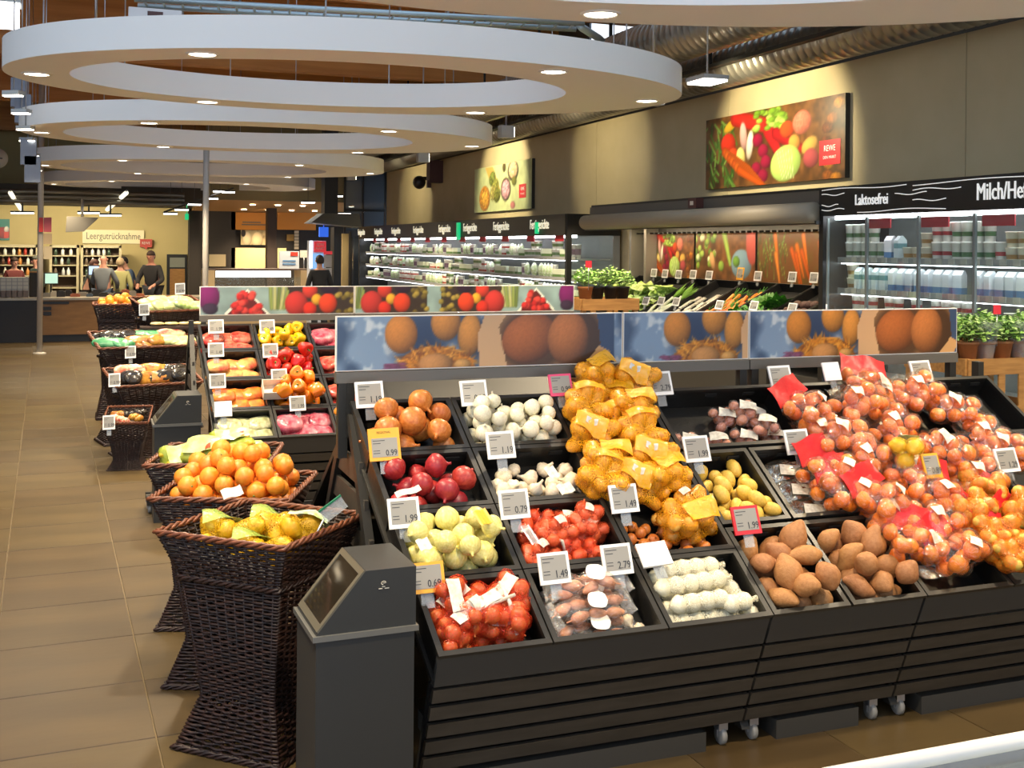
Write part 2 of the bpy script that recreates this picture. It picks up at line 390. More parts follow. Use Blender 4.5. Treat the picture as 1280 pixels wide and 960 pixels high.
# ================================================================== DUCTS AND ROOF SERVICES
ductm = mat('duct_metal', '#a8a49a', 0.34, 0.85, col2='#8f8a7e', scale=2)
def duct(x, z, r, y0, y1, label):
    prof = []; y = y0
    while y < y1: prof += [(r, y), (r, y + 0.085), (r + 0.007, y + 0.095), (r + 0.007, y + 0.11)]; y += 0.12
    g = G(); g.lathe(prof, 22, M=Matrix.Rotation(-math.pi / 2, 4, 'X'))
    t = g.build('ventilation_duct', ductm, None, (x, 0, z)); tag(t, label, 'duct')
    return t
duct(6.30, 3.90, 0.22, 2.0, 26.0, 'lower silver spiral duct running along the top of the right wall')
duct(5.70, 4.17, 0.26, 2.0, 26.0, 'upper silver spiral duct beside and above the lower duct')
g = G()
g.bb((5.97, 2, 3.83), (6.05, 26, 3.87))
for y in np.arange(3, 26, 2.4): g.bb((5.99, y, 3.87), (6.02, y + 0.03, 5.9))
t = g.build('duct_rail', mat('dark_steel', '#3a3935', 0.5, 0.5)); tag(t, 'dark steel rail with hangers between the two ducts', 'rail')
def wall_spot(y, z, ty, tz, label, watt=60):
    t = thing('wall_spotlight', label, 'spotlight', (5.1, y, z), 0, 'spotlights aimed at the wall')
    g = G(); g.bb((-0.09, -0.07, -0.10), (0.09, 0.07, 0.06)); g.build('housing', mat('grey_metal', '#b5b4ae', 0.4, 0.3), t)
    g = G(); g.bb((0.09, -0.06, -0.09), (0.096, 0.06, 0.04)); g.build('lamp', lampdisc, t)
    g = G(); g.tube((0, 0, 0.06), (0, 0, 2.4), 0.012); g.build('stem', steel, t)
    spot('beam', t, (0.14, 0, 0), (1.5, ty - y, tz - z), watt, 92, (1, 0.88, 0.56), 0.03, 0.35)
wall_spot(9.75, 3.45, 9.8, 3.1, 'grey spotlight under the duct aimed at the vegetable poster', 170)
wall_spot(13.9, 3.5, 13.9, 3.3, 'grey spotlight under the duct between the two wall posters', 45)
wall_spot(17.9, 3.45, 18.0, 3.1, 'grey spotlight under the duct aimed at the salad bowl poster', 170)
wall_spot(23.4, 3.45, 23.6, 3.1, 'grey spotlight under the duct near the far end of the wall', 50)
# cable ladder under the roof
t = thing('cable_ladder', 'pale galvanised cable ladder crossing under the wooden roof', 'cable tray', (0, 0, 0))
lm = mat('galvanised', '#b9cbd0', 0.4, 0.6)
p0, p1 = atZ(170, 3, 4.3), atZ(725, 33, 4.3); d = (p1 - p0); u = d.normalized(); s = Vector((-u.y, u.x, 0)) * 0.16
for sg in (-1, 1):
    g = G(); g.tube(p0 + s * sg, p1 + s * sg, 0.03, 4); g.build('side_rail', lm, t)
for k in range(26):
    c = p0 + d * (k + .5) / 26; g = G(); g.tube(c - s, c + s, 0.012, 4); g.build('rung', lm, t)
p2 = atZ(752, 50, 4.3); g = G(); g.tube(p1, p2, 0.05, 4); g.build('end_bracket', lm, t)
# clerestory window, high on the right
for i, (xa, ya, xb, yb) in enumerate([(738, -20, 802, 46)]):
    a = atX(xa, ya, 7.55); b = atX(xb, yb, 7.55); y0, y1 = sorted((a.y, b.y)); z0, z1 = sorted((a.z, b.z))
    z1 = min(z1, 5.8)
    w = struct(thing('window_1', None, None, (7.55, (y0 + y1) / 2, (z0 + z1) / 2))); hy, hz = (y1 - y0) / 2, (z1 - z0) / 2
    g = G()
    for sgn in (-1, 1): g.bb((-0.03, sgn * hy - .05, -hz), (0.03, sgn * hy + .05, hz)); g.bb((-0.03, -hy, sgn * hz - .05), (0.03, hy, sgn * hz + .05))
    g.bb((-0.03, hy * .1, -hz), (0.03, hy * .1 + .05, hz)); g.build('window_frame', mat('window_frame', '#4a5660', 0.5), w)
    g = G(); g.bb((0.005, -hy, -hz), (0.015, hy, hz)); g.build('pane', mat('daylight_pane', '#dfe8f0', 0.3, emit='#eaf3ff', es=1.2), w)
# hanging box lamp and strip lamps at the left
t = thing('hall_lamp', 'bright white box lamp hanging at the top left corner', 'lamp', atZ(10, 33, 4.2))
g = G(); g.bb((-0.35, -0.18, 0.0), (0.10, 0.18, 0.2)); g.build('diffuser', lampmat('box_lamp', '#fdfdff', 3.0), t)
g = G(); g.bb((-0.36, -0.19, 0.22), (0.13, 0.19, 0.25)); g.build('lid', mat('grey_metal'), t)
g = G(); g.tube((-0.1, 0, 0.25), (-0.1, 0, 1.7), 0.012); g.build('rod', steel, t)
for k, (px, py) in enumerate([(17, 121), (27, 143), (32, 163), (35, 177), (40, 196), (44, 214)]):
    p = atZ(px, py, 3.2); t = thing('strip_lamp', 'narrow strip lamp %s of the row hanging left of the rings' % ['first', 'second', 'third', 'fourth', 'fifth', 'farthest'][k], 'lamp', p, math.radians(-30), 'strip lamps left of the rings')
    w = 0.075 * (p.y / 10) ** .5
    g = G(); g.bb((-w, -0.05, 0.012), (w, 0.05, 0.05)); g.build('housing', mat('grey_metal'), t)
    g = G(); g.bb((-w, -0.04, 0.0), (w, 0.02, 0.012)); g.build('tube', lampmat('strip', '#fff6e0', 8.0), t)
    g = G(); g.tube((0, 0, .05), (0, 0, 2.71), .006, 6); g.build('cable', steel, t)
t = thing('cable_duct', 'grey vertical service box chain behind the left ring edge', 'service box', (0, 0, 0))
for k, (px, py, hh) in enumerate([(24, 112, .22), (29, 132, .22), (36, 186, .2), (41, 208, .2)]):
    p = atY(px, py, 15); g = G(); g.bb(p + Vector((-.09, -.09, -hh)), p + Vector((.09, .09, hh * .6))); g.build('box', mat('bluegrey_box', '#8b95a6', 0.6), t)
# slim poles
def pole(px, py, Y, r, label, top=5.9):
    p = atY(px, py, Y); t = thing('steel_pole', label, 'pole', (p.x, p.y, 0))
    g = G(); g.tube((0, 0, 0), (0, 0, top), r, 14); g.build('shaft', mat('pole_paint', '#b4ada2', 0.45), t)
    g = G(); g.lathe([(r * 2.2, 0), (r * 2.2, .02), (r, .03)], 14); g.build('foot', mat('pole_paint'), t)
pole(257, 300, 16.4, 0.042, 'slim pale steel pole rising behind the red pepper display', 3.5)
pole(50.5, 300, 21.5, 0.05, 'slim grey steel pole by the checkout at the far left')
# thin roof suspensions seen above the rings
g = G()
for k, (px, py) in enumerate([(228, 10), (195, 10), (500, 10), (610, 20), (560, 20), (690, 25), (120, 12), (180, 12), (300, 10), (360, 8)]):
    p = atY(px, py, 14.5 + (k % 3)); g = G(); g.tube((0, 0, -0.55), (0, 0, 5.9 - p.z), 0.012 if k % 2 else 0.02, 6)
    tag(g.build('hanging_rod', steel, None, p), 'thin steel rod hanging from the wooden roof', 'rod', 'thin rods hanging from the roof')

# ================================================================== WALL POSTERS
RX = -math.pi / 2     # local -y turned to face -x
def poster_base(name, label, X, y0, y1, z0, z1, cat='poster'):
    t = thing(name, label, cat, (X, (y0 + y1) / 2, (z0 + z1) / 2), RX)
    w, h = y1 - y0, z1 - z0
    g = G(); g.bb((-w / 2, 0, -h / 2), (w / 2, 0.05, h / 2)); g.build('backing_board', mat('board_edge', '#2e2a22', 0.6), t)
    return t, w, h
def logo(t, cx, cz, w, h, y=-0.006):
    g = G(); g.bb((cx - w / 2, y - .002, cz - h / 2), (cx + w / 2, y, cz + h / 2)); g.build('logo_patch', mat('brand_red', '#c8202c', 0.4), t)
    g = G(); text(g, 'REWE', (cx, y - .004, cz + h * .16), h * .34, 0.85); text(g, 'DEIN MARKT', (cx, y - .004, cz - h * .2), h * .17, 0.85); g.build('lettering', mat('print_white', '#f4f2ee', 0.5), t)
def veg_art(C, seed, w, h):
    r = random.Random(seed)
    C.noise(.5, 6 / h, seed)
    for k in range(60): x = r.uniform(0, .24) * w; y = r.uniform(.1, .95) * h; C.line(x, y, x + r.uniform(-.05, .06) * w, y - r.uniform(.05, .25) * h, .006 * w, r.choice(['#4f7a2a', '#6c9a3c', '#35601f', '#83ab4a']))
    C.ell(.21 * w, .86 * h, .06 * w, .07 * h, '#d9a52c', 20)
    C.line(.24 * w, .95 * h, .55 * w, .73 * h, .035 * w, '#c62a20', .03 * w)
    C.ell(.19 * w, .60 * h, .06 * w, .16 * h, '#c8301c', -6); C.ell(.23 * w, .45 * h, .04 * w, .1 * h, '#d5481e')
    C.ell(.31 * w, .68 * h, .028 * w, .2 * h, '#d8a49a', 8); C.ell(.36 * w, .55 * h, .026 * w, .2 * h, '#ead6c0', -10)
    C.ell(.29 * w, .40 * h, .035 * w, .14 * h, '#e3cf7a', 12)
    for x, y in ((.42, .60), (.46, .45), (.41, .22), (.48, .3), (.46, .12)): C.ell(x * w, y * h, .038 * w, .09 * h, '#8c1636')
    for k in range(7): x = (.16 + .02 * k) * w; C.line(x, (.5 - .045 * k) * h, x + .2 * w, (.24 - .045 * k) * h, .022 * w, '#e06a1e' if k % 2 else '#cf5512', .01 * w)
    C.line(.5 * w, .72 * h, .58 * w, .36 * h, .04 * w, '#c01f22', .02 * w); C.line(.55 * w, .66 * h, .72 * w, .42 * h, .03 * w, '#a81a1e', .02 * w)
    for k in range(40): x = (.4 + r.random() * .22) * w; y = (.72 + r.random() * .26) * h; C.ell(x, y, .025 * w, .035 * h, r.choice(['#8fb23c', '#a8c65a', '#6e9428']))
    C.ell(.63 * w, .68 * h, .05 * w, .11 * h, '#c2481e'); C.ell(.73 * w, .74 * h, .062 * w, .15 * h, '#d4725a', 5, tex=.2)
    C.ell(.68 * w, .50 * h, .04 * w, .1 * h, '#c98d40', -8); C.ell(.78 * w, .44 * h, .055 * w, .1 * h, '#cfa04c', 20); C.ell(.79 * w, .28 * h, .05 * w, .12 * h, '#a8484a')
    C.ell(.62 * w, .25 * h, .105 * w, .23 * h, '#b2cf66', 8, .35)
    for k in range(6): C.line(.56 * w + .02 * w * k, .42 * h, .6 * w + .015 * w * k, .06 * h, .003 * w, '#dbe8a4')
    for k in range(8): C.ell((.88 + r.random() * .1) * w, r.random() * h, .035 * w, .07 * h, r.choice(['#8a4c1a', '#b8741e', '#6b3512']), tex=.4)
a, b = 8.68, 11.21
t, w, h = poster_base('wall_poster', 'wide vegetable photo poster with cabbage and carrots on the right wall', 6.55, a, b, 2.63, 3.42)
C = Canvas(w, h, 170, '#5a3a1c'); veg_art(C, 3, w, h); C.build('print', t, loc=(0, -0.004, 0)); logo(t, .41 * w, -.18 * h, .13 * w, .30 * h)
t, w, h = poster_base('wall_poster', 'pale green poster with bowls of salad and pizza on the right wall', 6.55, 16.63, 19.5, 2.58, 3.38)
C = Canvas(w, h, 110, '#b9c08c'); C.noise(.12, 5, 4)
C.ell(.2 * w, .3 * h, .10 * w, .28 * h, '#c98432', 0, .3, .6); C.ell(.2 * w, .3 * h, .07 * w, .2 * h, '#e0a23c', 0, .2, .9)
C.poly([(.2 * w, h), (.34 * w, h), (.48 * w, .5 * h), (.36 * w, .42 * h)], '#d2a256')
for x, y, c in ((.34, .72, '#77823c'), (.4, .55, '#8a8a40'), (.36, .4, '#9a8f4c'), (.43, .35, '#6d7030')): C.ell(x * w, y * h, .06 * w, .16 * h, c, 15, .4, .9)
C.ell(.58 * w, .45 * h, .085 * w, .25 * h, '#5a4b40'); C.ell(.58 * w, .45 * h, .068 * w, .2 * h, '#c9939c', 0, .3, .8); C.ell(.7 * w, .82 * h, .09 * w, .22 * h, '#4e4a3a'); C.ell(.7 * w, .84 * h, .07 * w, .18 * h, '#d8b088', 0, .2, .7)
C.ell(.72 * w, .6 * h, .04 * w, .1 * h, '#6c6c30'); C.ell(.70 * w, .1 * h, .04 * w, .08 * h, '#b06a6c'); C.ell(.55 * w, .92 * h, .03 * w, .1 * h, '#584a2e')
C.build('print', t, loc=(0, -0.004, 0)); logo(t, .36 * w, -.13 * h, .11 * w, .28 * h)
# ================================================================== REFRIGERATED CASES ALONG THE RIGHT WALL
XF = 5.8
blk = mat('fridge_black', '#1d1c1b', 0.4); blk2 = mat('fridge_dark_grey', '#3a3834', 0.45); inner = mat('fridge_inner', '#8d8f8c', 0.5)
ledm = lampmat('fridge_led', '#f4f8ff', 9.0); shelfm = mat('shelf_metal', '#c9cbc8', 0.35, 0.3)
glass = film('door_glass', '#f3f8f6', 0.93, 0.03, 0)
edge = mat('rail_white', '#a4a5a2', 0.4)
def case(name, label, y0, y1, ztop, zh, shelves, cat='refrigerator'):
    t = thing(name, label, cat, (XF, (y0 + y1) / 2, 0), RX); w = y1 - y0     # local x along -y world, local y into the wall
    g = G(); g.bb((-w / 2, 0.02, 0), (w / 2, 0.76, .45)); g.bb((-w / 2, .66, .45), (w / 2, .76, ztop)); g.build('cabinet_back', inner, t)
    g = G(); g.bb((-w / 2, 0.05, zh), (w / 2, 0.66, zh + .06)); g.bb((-w / 2, 0.0, 0), (w / 2, 0.03, .5)); g.build('cabinet_body', blk2, t)
    for sx in (-1, 1):
        g = G(); g.bb((sx * w / 2 - .03, -0.02, 0), (sx * w / 2 + .03, .76 if sx < 0 else .05, ztop)); g.build('end_pillar', blk, t)
        if sx > 0: g = G(); g.bb((w / 2 - .004, .05, .5), (w / 2 + .004, .66, zh)); g.build('side_glass', glass, t); g = G(); g.bb((w / 2 - .03, .05, 0), (w / 2 + .03, .76, .5)); g.bb((w / 2 - .03, .05, zh), (w / 2 + .03, .76, ztop)); g.build('side_frame', blk, t)
    g = G(); g.bb((-w / 2, -0.03, zh), (w / 2, 0.04, ztop)); hd = g.build('header', blk, t)
    g = G(); g.bb((-w / 2, .1, zh - .03), (w / 2, .14, zh)); g.build('canopy_light', ledm, t)
    for z in shelves:
        g = G(); g.bb((-w / 2 + .03, .15, z - .02), (w / 2 - .03, .64, z)); s = g.build('shelf', shelfm, t)
        g = G(); g.bb((-w / 2 + .03, .13, z - .025), (w / 2 - .03, .15, z + .025)); g.build('price_rail', edge, s)
        g = G(); g.bb((-w / 2 + .05, .15, z - .032), (w / 2 - .05, .17, z - .021)); g.build('shelf_light', ledm, s)
    return t, w
# products
def cup(r0, r1, h): g = G(); g.lathe([(.0005, 0), (r0, 0), (r1, h * .93), (r1 * 1.06, h * .94), (r1 * 1.06, h), (.0005, h)], 10); return g
def carton(w, d, h): g = G(); g.bb((-w / 2, -d / 2, 0), (w / 2, d / 2, h * .82)); g.hexa([(-w / 2, -d / 2, h * .82), (w / 2, -d / 2, h * .82), (w / 2, d / 2, h * .82), (-w / 2, d / 2, h * .82), (-w / 2, -.006, h), (w / 2, -.006, h), (w / 2, .006, h), (-w / 2, .006, h)]); return g
def pouch(w, d, h): g = G(); g.ball(lambda v: Vector((v.x * w / 2 * (1 - .15 * abs(v.z)), v.y * d / 2 * (1 - .8 * max(0, v.z) ** 2), h / 2 + v.z * h / 2)), 8, 6); return g
def box_(w, d, h): g = G(); g.bb((-w / 2, -d / 2, 0), (w / 2, d / 2, h)); return g
def band_mat(name, c1, c2, z0, z1):
    if name in MATS: return MATS[name]
    m = mat(name, c1, 0.35, rnd=.12); nt = m.node_tree; N = nt.nodes.new; L = nt.links.new
    tc = N('ShaderNodeTexCoord'); sp = N('ShaderNodeSeparateXYZ'); L(tc.outputs['Object'], sp.inputs[0])
    a = N('ShaderNodeMath'); a.operation = 'GREATER_THAN'; a.inputs[1].default_value = z0; b = N('ShaderNodeMath'); b.operation = 'LESS_THAN'; b.inputs[1].default_value = z1
    c = N('ShaderNodeMath'); c.operation = 'MULTIPLY'; L(sp.outputs[2], a.inputs[0]); L(sp.outputs[2], b.inputs[0]); L(a.outputs[0], c.inputs[0]); L(b.outputs[0], c.inputs[1])
    mx = N('ShaderNodeMix'); mx.data_type = 'RGBA'; mx.inputs[6].default_value = lin(c1) + (1,); mx.inputs[7].default_value = lin(c2) + (1,); L(c.outputs[0], mx.inputs[0])
    L(mx.outputs[2], nt.nodes['Principled BSDF'].inputs['Base Color']); return m
PM = [cup(.036, .045, .15).mesh('yoghurt_cup', band_mat('cup_white_red', '#eeece4', '#c2333a', .05, .08)),
      cup(.036, .045, .15).mesh('yoghurt_cup', band_mat('cup_white_green', '#f0efe6', '#5f8a5a', .04, .075)),
      carton(.075, .075, .20).mesh('milk_carton', band_mat('carton_blue', '#e8ebee', '#5d86b4', .02, .07)),
      carton(.075, .075, .20).mesh('milk_carton', band_mat('carton_teal', '#d7e3e6', '#6d9aa0', .10, .14)),
      cup(.04, .05, .11).mesh('yoghurt_cup', band_mat('cup_cream', '#e9e2cc', '#b98a4c', .03, .06))]
# ---- milk case with glass doors
t, w = case('milk_refrigerator', 'black glass-door dairy refrigerator headed Laktosefrei and Milch/Hefe', 4.4, 7.98, 2.48, 2.24, (.9, 1.30, 1.61, 1.87))
milk = t; yc = (4.4 + 7.98) / 2
hdr = [c for c in t.children if c.name.startswith('header')][0]
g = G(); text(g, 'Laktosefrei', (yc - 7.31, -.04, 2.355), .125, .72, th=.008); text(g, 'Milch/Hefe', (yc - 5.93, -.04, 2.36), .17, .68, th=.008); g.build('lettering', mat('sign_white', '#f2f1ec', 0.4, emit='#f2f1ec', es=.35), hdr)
r = random.Random(5)
for k, (x0, L_, z) in enumerate(((-w / 2 + .03, 1.05, 2.455), (-w / 2 + .03, .30, 2.415), (-w / 2 + .03, .22, 2.325), (-w / 2 + .03, .30, 2.29), (-w / 2 + .5, 1.0, 2.265), (-w / 2 + 1.15, 1.6, 2.45), (-w / 2 + 1.15, .5, 2.41), (-w / 2 + 1.15, .35, 2.33), (-w / 2 + .95, .35, 2.385))):
    n = 14; pts = [(x0 + L_ * i / n, -.036, z + .008 * math.sin(i * .45 + k)) for i in range(n + 1)]
    g = G(); g.path(pts, .0035, 4); g.build('wave_line', mat('sign_white'), hdr)
ed = [7.90, 7.39, 6.79, 6.22, 5.55, 4.95, 4.45]
for i, (b, a) in enumerate(zip(ed[:-1], ed[1:])):
    g = G(); x0, x1 = yc - b, yc - a; g.bb((x0 + .01, -.012, .52), (x1 - .01, -.006, 2.22)); d = g.build('glass_door', glass, t)
    g = G()
    for x in (x0 + .006, x1 - .006): g.bb((x - .006, -.02, .52), (x + .006, 0, 2.22))
    g.build('door_edge', mat('door_edge', '#8b9290', 0.3, 0.4), d)
    g = G(); g.tube((x0 + .05, -.05, 1.0), (x0 + .05, -.05, 1.5), .008, 6); g.build('handle', steel, d)
for a, b in ((7.52, 7.21), (6.89, 6.57), (6.24, 5.94), (5.5, 5.2)):
    g = G(); g.bb((yc - a, .07, 2.13), (yc - b, .08, 2.21)); tag(g.build('promo_strip', mat('promo_red', '#c42836', 0.5), t), 'red promotion strip')
def stock(t, yc, y0, y1, zs, meshes, step, lab, cat, grp, rows=(.22,), stackp=.3, r=random.Random(1), hmax=.3):
    for z in zs:
        y = y0 + step * .7
        while y < y1 - step * .5:
            mi = int(vnoise(np.array(y * 1.7), np.array(z * 9.0), 5) * 1.5 * len(meshes)) % len(meshes); me = meshes[mi]
            for dep in rows:
                if r.random() < .07: continue
                o = link(me.name.split('.')[0], me, None, (XF + dep, y, z + .001), (0, 0, r.uniform(-.3, .3) - math.pi / 2)); tag(o, lab(y, z), cat, grp)
                hh = max(v[2] for v in me_bounds(me))
                if r.random() < stackp and 2 * hh < hmax:
                    o2 = link(me.name.split('.')[0], me, None, (XF + dep, y, z + hh + .002), o.rotation_euler); tag(o2, lab(y, z), cat, grp)
            y += step * r.uniform(.92, 1.08)
_mb = {}
def me_bounds(me):
    if me.name not in _mb: _mb[me.name] = [(min(v.co[i] for v in me.vertices) if s == 0 else max(v.co[i] for v in me.vertices) for i in range(3)) for s in (0, 1)]; _mb[me.name] = [tuple(x) for x in _mb[me.name]]
    return _mb[me.name]
names = {1.87: 'upper', 1.61: 'middle', 1.30: 'lower', .9: 'bottom'}
stock(t, yc, 5.5, 7.95, (1.87, 1.61, 1.30), PM, .105, lambda y, z: 'white yoghurt cup or carton on the %s shelf of the dairy case' % names[z], 'dairy product', 'dairy products in the milk case', (.22,), .8, random.Random(3), .34)
# ---- ready-meal case
y0, y1 = 13.45, 25.6; yc = (y0 + y1) / 2
t, w = case('ready_meal_refrigerator', 'long open chilled case headed Fertiggerichte along the right wall', y0, y1, 2.40, 2.12, (.85, 1.26, 1.53, 1.81))
hdr = [c for c in t.children if c.name.startswith('header')][0]
for y in (25.3, 23.67, 22.17, 20.5, 18.81, 17.39, 15.9, 14.35):
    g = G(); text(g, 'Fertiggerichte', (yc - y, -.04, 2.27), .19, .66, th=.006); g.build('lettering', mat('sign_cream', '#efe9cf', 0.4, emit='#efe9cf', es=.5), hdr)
y = 13.8
while y < 25:
    g = G(); g.bb((yc - y - .14, .03, 2.04), (yc - y + .14, .04, 2.12)); tag(g.build('promo_strip', mat('promo_red'), t), 'red promotion strip'); y += 1.05
PF = [pouch(.17, .09, .21).mesh('salad_bag', mat('salad_bag', '#a8bf7a', .3, col2='#e6ead2', scale=30, rnd=.25)),
      pouch(.16, .09, .20).mesh('salad_bag', mat('salad_bag_pale', '#c9d3a8', .3, col2='#f1f2e2', scale=26, rnd=.2)),
      box_(.15, .12, .10).mesh('meal_box', band_mat('meal_box', '#e8e6da', '#a9452f', .03, .06)),
      cup(.05, .06, .12).mesh('meal_cup', band_mat('meal_cup', '#eceadf', '#7d9a63', .04, .08)),
      box_(.16, .12, .13).mesh('meal_box', band_mat('meal_box_green', '#d9e0c4', '#5f7f45', .02, .06)),
      cup(.035, .04, .19).mesh('drink_bottle', band_mat('drink_bottle', '#e6e2d6', '#9a7a8a', .05, .13))]
nm = {1.81: 'top', 1.53: 'second', 1.26: 'third'}
stock(t, yc, 13.5, 25.5, (1.81, 1.53, 1.26), PF, .13, lambda y, z: 'pale salad bag or meal pack on the %s shelf of the ready-meal case' % nm[z], 'chilled food', 'chilled packs in the ready-meal case', (.22,), .5, random.Random(8), .24)
for (px, py, s) in ((573, 289, .9), (671, 285, .5)):
    p = atX(px, py, XF - .05); g = G(); g.bb((-.06 * s, -.02, -.16 * s), (.06 * s, .02, .16 * s)); tag(g.build('exit_sign', mat('exit_green', '#12a568', .4, emit='#16b070', es=.8), None, p, (0, 0, RX)), 'small green sign hanging above the ready-meal case, %s one' % ('larger' if s > .7 else 'smaller'), 'sign')

# ---- vegetable wall
y0, y1 = 7.98, 12.75; yc = (y0 + y1) / 2; w = y1 - y0
t = thing('vegetable_wall_case', 'dark open vegetable cooling wall with photo panels under a roller blind', 'cooling wall', (XF, yc, 0), RX)
g = G(); g.bb((-w / 2 + .03, .72, 0), (w / 2 - .03, .80, 2.2)); g.bb((-w / 2 + .03, .0, 0), (w / 2 - .03, .74, .85)); g.build('back_panel', blk2, t)
g = G(); g.bb((-w / 2, .0, 2.2), (w / 2, .80, 2.46)); g.build('canopy', mat('canopy_grey', '#57524a', .5), t)
g = G(); g.bb((-w / 2 - .0, .02, 2.46), (w / 2, .10, 2.485)); g.build('top_rail', blk, t)
g = G(); g.lathe([(.0005, -w / 2 + .05), (.09, -w / 2 + .05), (.09, w / 2 - .02), (.0005, w / 2 - .02)], 16, M=Matrix.Translation((0, -.08, 2.27)) @ Matrix.Rotation(math.pi / 2, 4, 'Y')); g.build('roller_blind', mat('blind_beige', '#8f8571', .5), t)
g = G(); g.bb((-w / 2, -.07, 2.17), (w / 2, -.01, 2.20)); g.build('blind_bar', blk2, t)
g = G(); g.bb((-w / 2 + .1, .30, 2.185), (w / 2 - .1, .36, 2.2)); g.build('canopy_light', lampmat('veg_led', '#ffe7c0', 30.0), t)
g = G()
for k in range(40): x = -w / 2 + .1 + k * (w - .2) / 40; g.bb((x, .60, 2.13), (x + .03, .70, 2.15))
g.build('air_grille', blk, t)
for x in (-w / 2 + .02, -w / 2 + .42 + .0):
    g = G(); g.bb((x - .02, .55, .85), (x + .04, .74, 2.2)); g.build('upright', mat('alu_upright', '#8b857a', .4, .3), t)
for i, (a, b) in enumerate(((12.6, 11.38), (11.34, 10.1), (10.06, 8.84), (8.8, 8.1))):
    w_ = a - b; h_ = .54; p = thing('x', None, None); bpy.data.objects.remove(p)
    C = Canvas(w_, h_, 80, '#6a4424')
    if i == 0: veg_art(C, 9, w_, h_)
    elif i == 1:
        C.noise(.4, 8, 3)
        for k in range(30): C.ell(r.uniform(0, .35) * w_, r.uniform(.3, 1) * h_, .04, .04, r.choice(['#8aa83c', '#5f8428', '#a4bf58', '#dfe2b4']))
        C.ell(.3 * w_, .4 * h_, .05, .11, '#d9a06a', 20); C.ell(.45 * w_, .3 * h_, .06, .06, '#8fae48'); C.line(.5 * w_, .95 * h_, .6 * w_, .35 * h_, .05, '#a3c055', .03)
        C.ell(.78 * w_, .35 * h_, .2, .16, '#7c9aa8', 0, .3); C.ell(.7 * w_, .4 * h_, .07, .06, '#6f9a3c'); C.ell(.95 * w_, .8 * h_, .12, .25, '#b8544a', 0, .2)
    else:
        C.noise(.5, 7, 6, '#54702c')
        for k in range(40): x = r.uniform(0, .42) * w_; y = r.uniform(.3, 1) * h_; C.line(x, y, x + r.uniform(-.06, .06), y - .12, .006, r.choice(['#6f9440', '#8cae54', '#486a26']))
        for k in range(9): x = r.uniform(.25, .9) * w_; y = r.uniform(.5, .95) * h_; C.line(x, y, x + r.uniform(.02, .16), y - r.uniform(.25, .4), .035, r.choice(['#dd7420', '#c95a18', '#e58a35']), .012)
    o = C.build('photo_panel', t, loc=(yc - (a + b) / 2, .70, 1.875))
# sloping trays with vegetables
trp0, trp1 = Vector((5.66, 0, 1.22)), Vector((6.42, 0, 1.62))   # front and back of the sloping shelf
def tray(ya, yb, lab):
    o = thing('vegetable_tray', lab, 'tray', (0, 0, 0)); n = Vector((-(trp1.z - trp0.z), 0, trp1.x - trp0.x)).normalized()
    A = [Vector((trp0.x, yb - .01, trp0.z)), Vector((trp0.x, ya + .01, trp0.z)), Vector((trp1.x, ya + .01, trp1.z)), Vector((trp1.x, yb - .01, trp1.z))]
    g = G(); D = n * -.10; th = .012
    g.hexa([a + D for a in A] + [a + D * .9 for a in A])
    for i in range(4):
        a, b = A[i], A[(i + 1) % 4]; c = sum(A, Vector()) / 4; ia = (c - a).normalized() * th; ib = (c - b).normalized() * th
        g.hexa([a + D, b + D, b + ib + D, a + ia + D, a, b, b + ib, a + ia])
    g.build('tray_body', blk, o); return A, n
def on_tray(y, s, h):       # s from front to back, h above the tray floor
    n = Vector((-(trp1.z - trp0.z), 0, trp1.x - trp0.x)).normalized(); p = trp0.lerp(trp1, s); return Vector((p.x, y, p.z)) + n * (h - .09)
def leafy(name, cols, nl, rad, hgt, seed, curl=.5):
    """head of overlapping curled leaves (single mesh of many blades)"""
    rr = random.Random(seed); g = G()
    for k in range(nl):
        a = rr.random() * 6.283; tilt = rr.uniform(.15, 1.25); L_ = hgt * rr.uniform(.7, 1.1); wd = rad * rr.uniform(.25, .45); mi = rr.randrange(len(cols)); pts = []
        for i in range(5):
            s = i / 4; ang = tilt * (1 - curl * .5) + curl * s; rr_ = L_ * s; wv = wd * math.sin(math.pi * min(1, .15 + s * .8))
            c = Vector((math.sin(ang) * rr_, 0, math.cos(ang) * rr_)); pts += [c + Vector((0, -wv, wv * .35 * math.cos(k + i))), c + Vector((wv * .1, 0, -wv * .15)), c + Vector((0, wv, wv * .35 * math.sin(k + 2 * i)))]
        fs = []
        for i in range(4): fs += [(i * 3, i * 3 + 1, i * 3 + 4, i * 3 + 3), (i * 3 + 1, i * 3 + 2, i * 3 + 5, i * 3 + 4)]
        g.add(pts, fs, mi, True, Matrix.Rotation(a, 4, 'Z'))
    return g.mesh(name, [mat('leaf_' + c[1:], c, .55, rnd=.15) for c in cols])
lettuce = leafy('lettuce', ['#a4c455', '#bcd872', '#d4e79c'], 40, .15, .18, 1, .9)
parsley = leafy('parsley_bunch', ['#4f8a2c', '#6aa53c', '#3d7222'], 46, .10, .14, 2, .7)
def carrot_mesh():
    g = G(); g.lathe([(.0005, 0), (.012, .02), (.016, .08), (.02, .15), (.015, .165), (.0005, .168)], 8, 0)
    for k in range(5): g.tube((0, 0, .16), (.03 * math.cos(k * 1.3), .03 * math.sin(k * 1.3), .25), .003, 4, 1)
    return g.mesh('carrot', [mat('carrot_orange', '#dd7a2a', .5, rnd=.12), mat('leaf_4f8a2c')])
carrot = carrot_mesh()
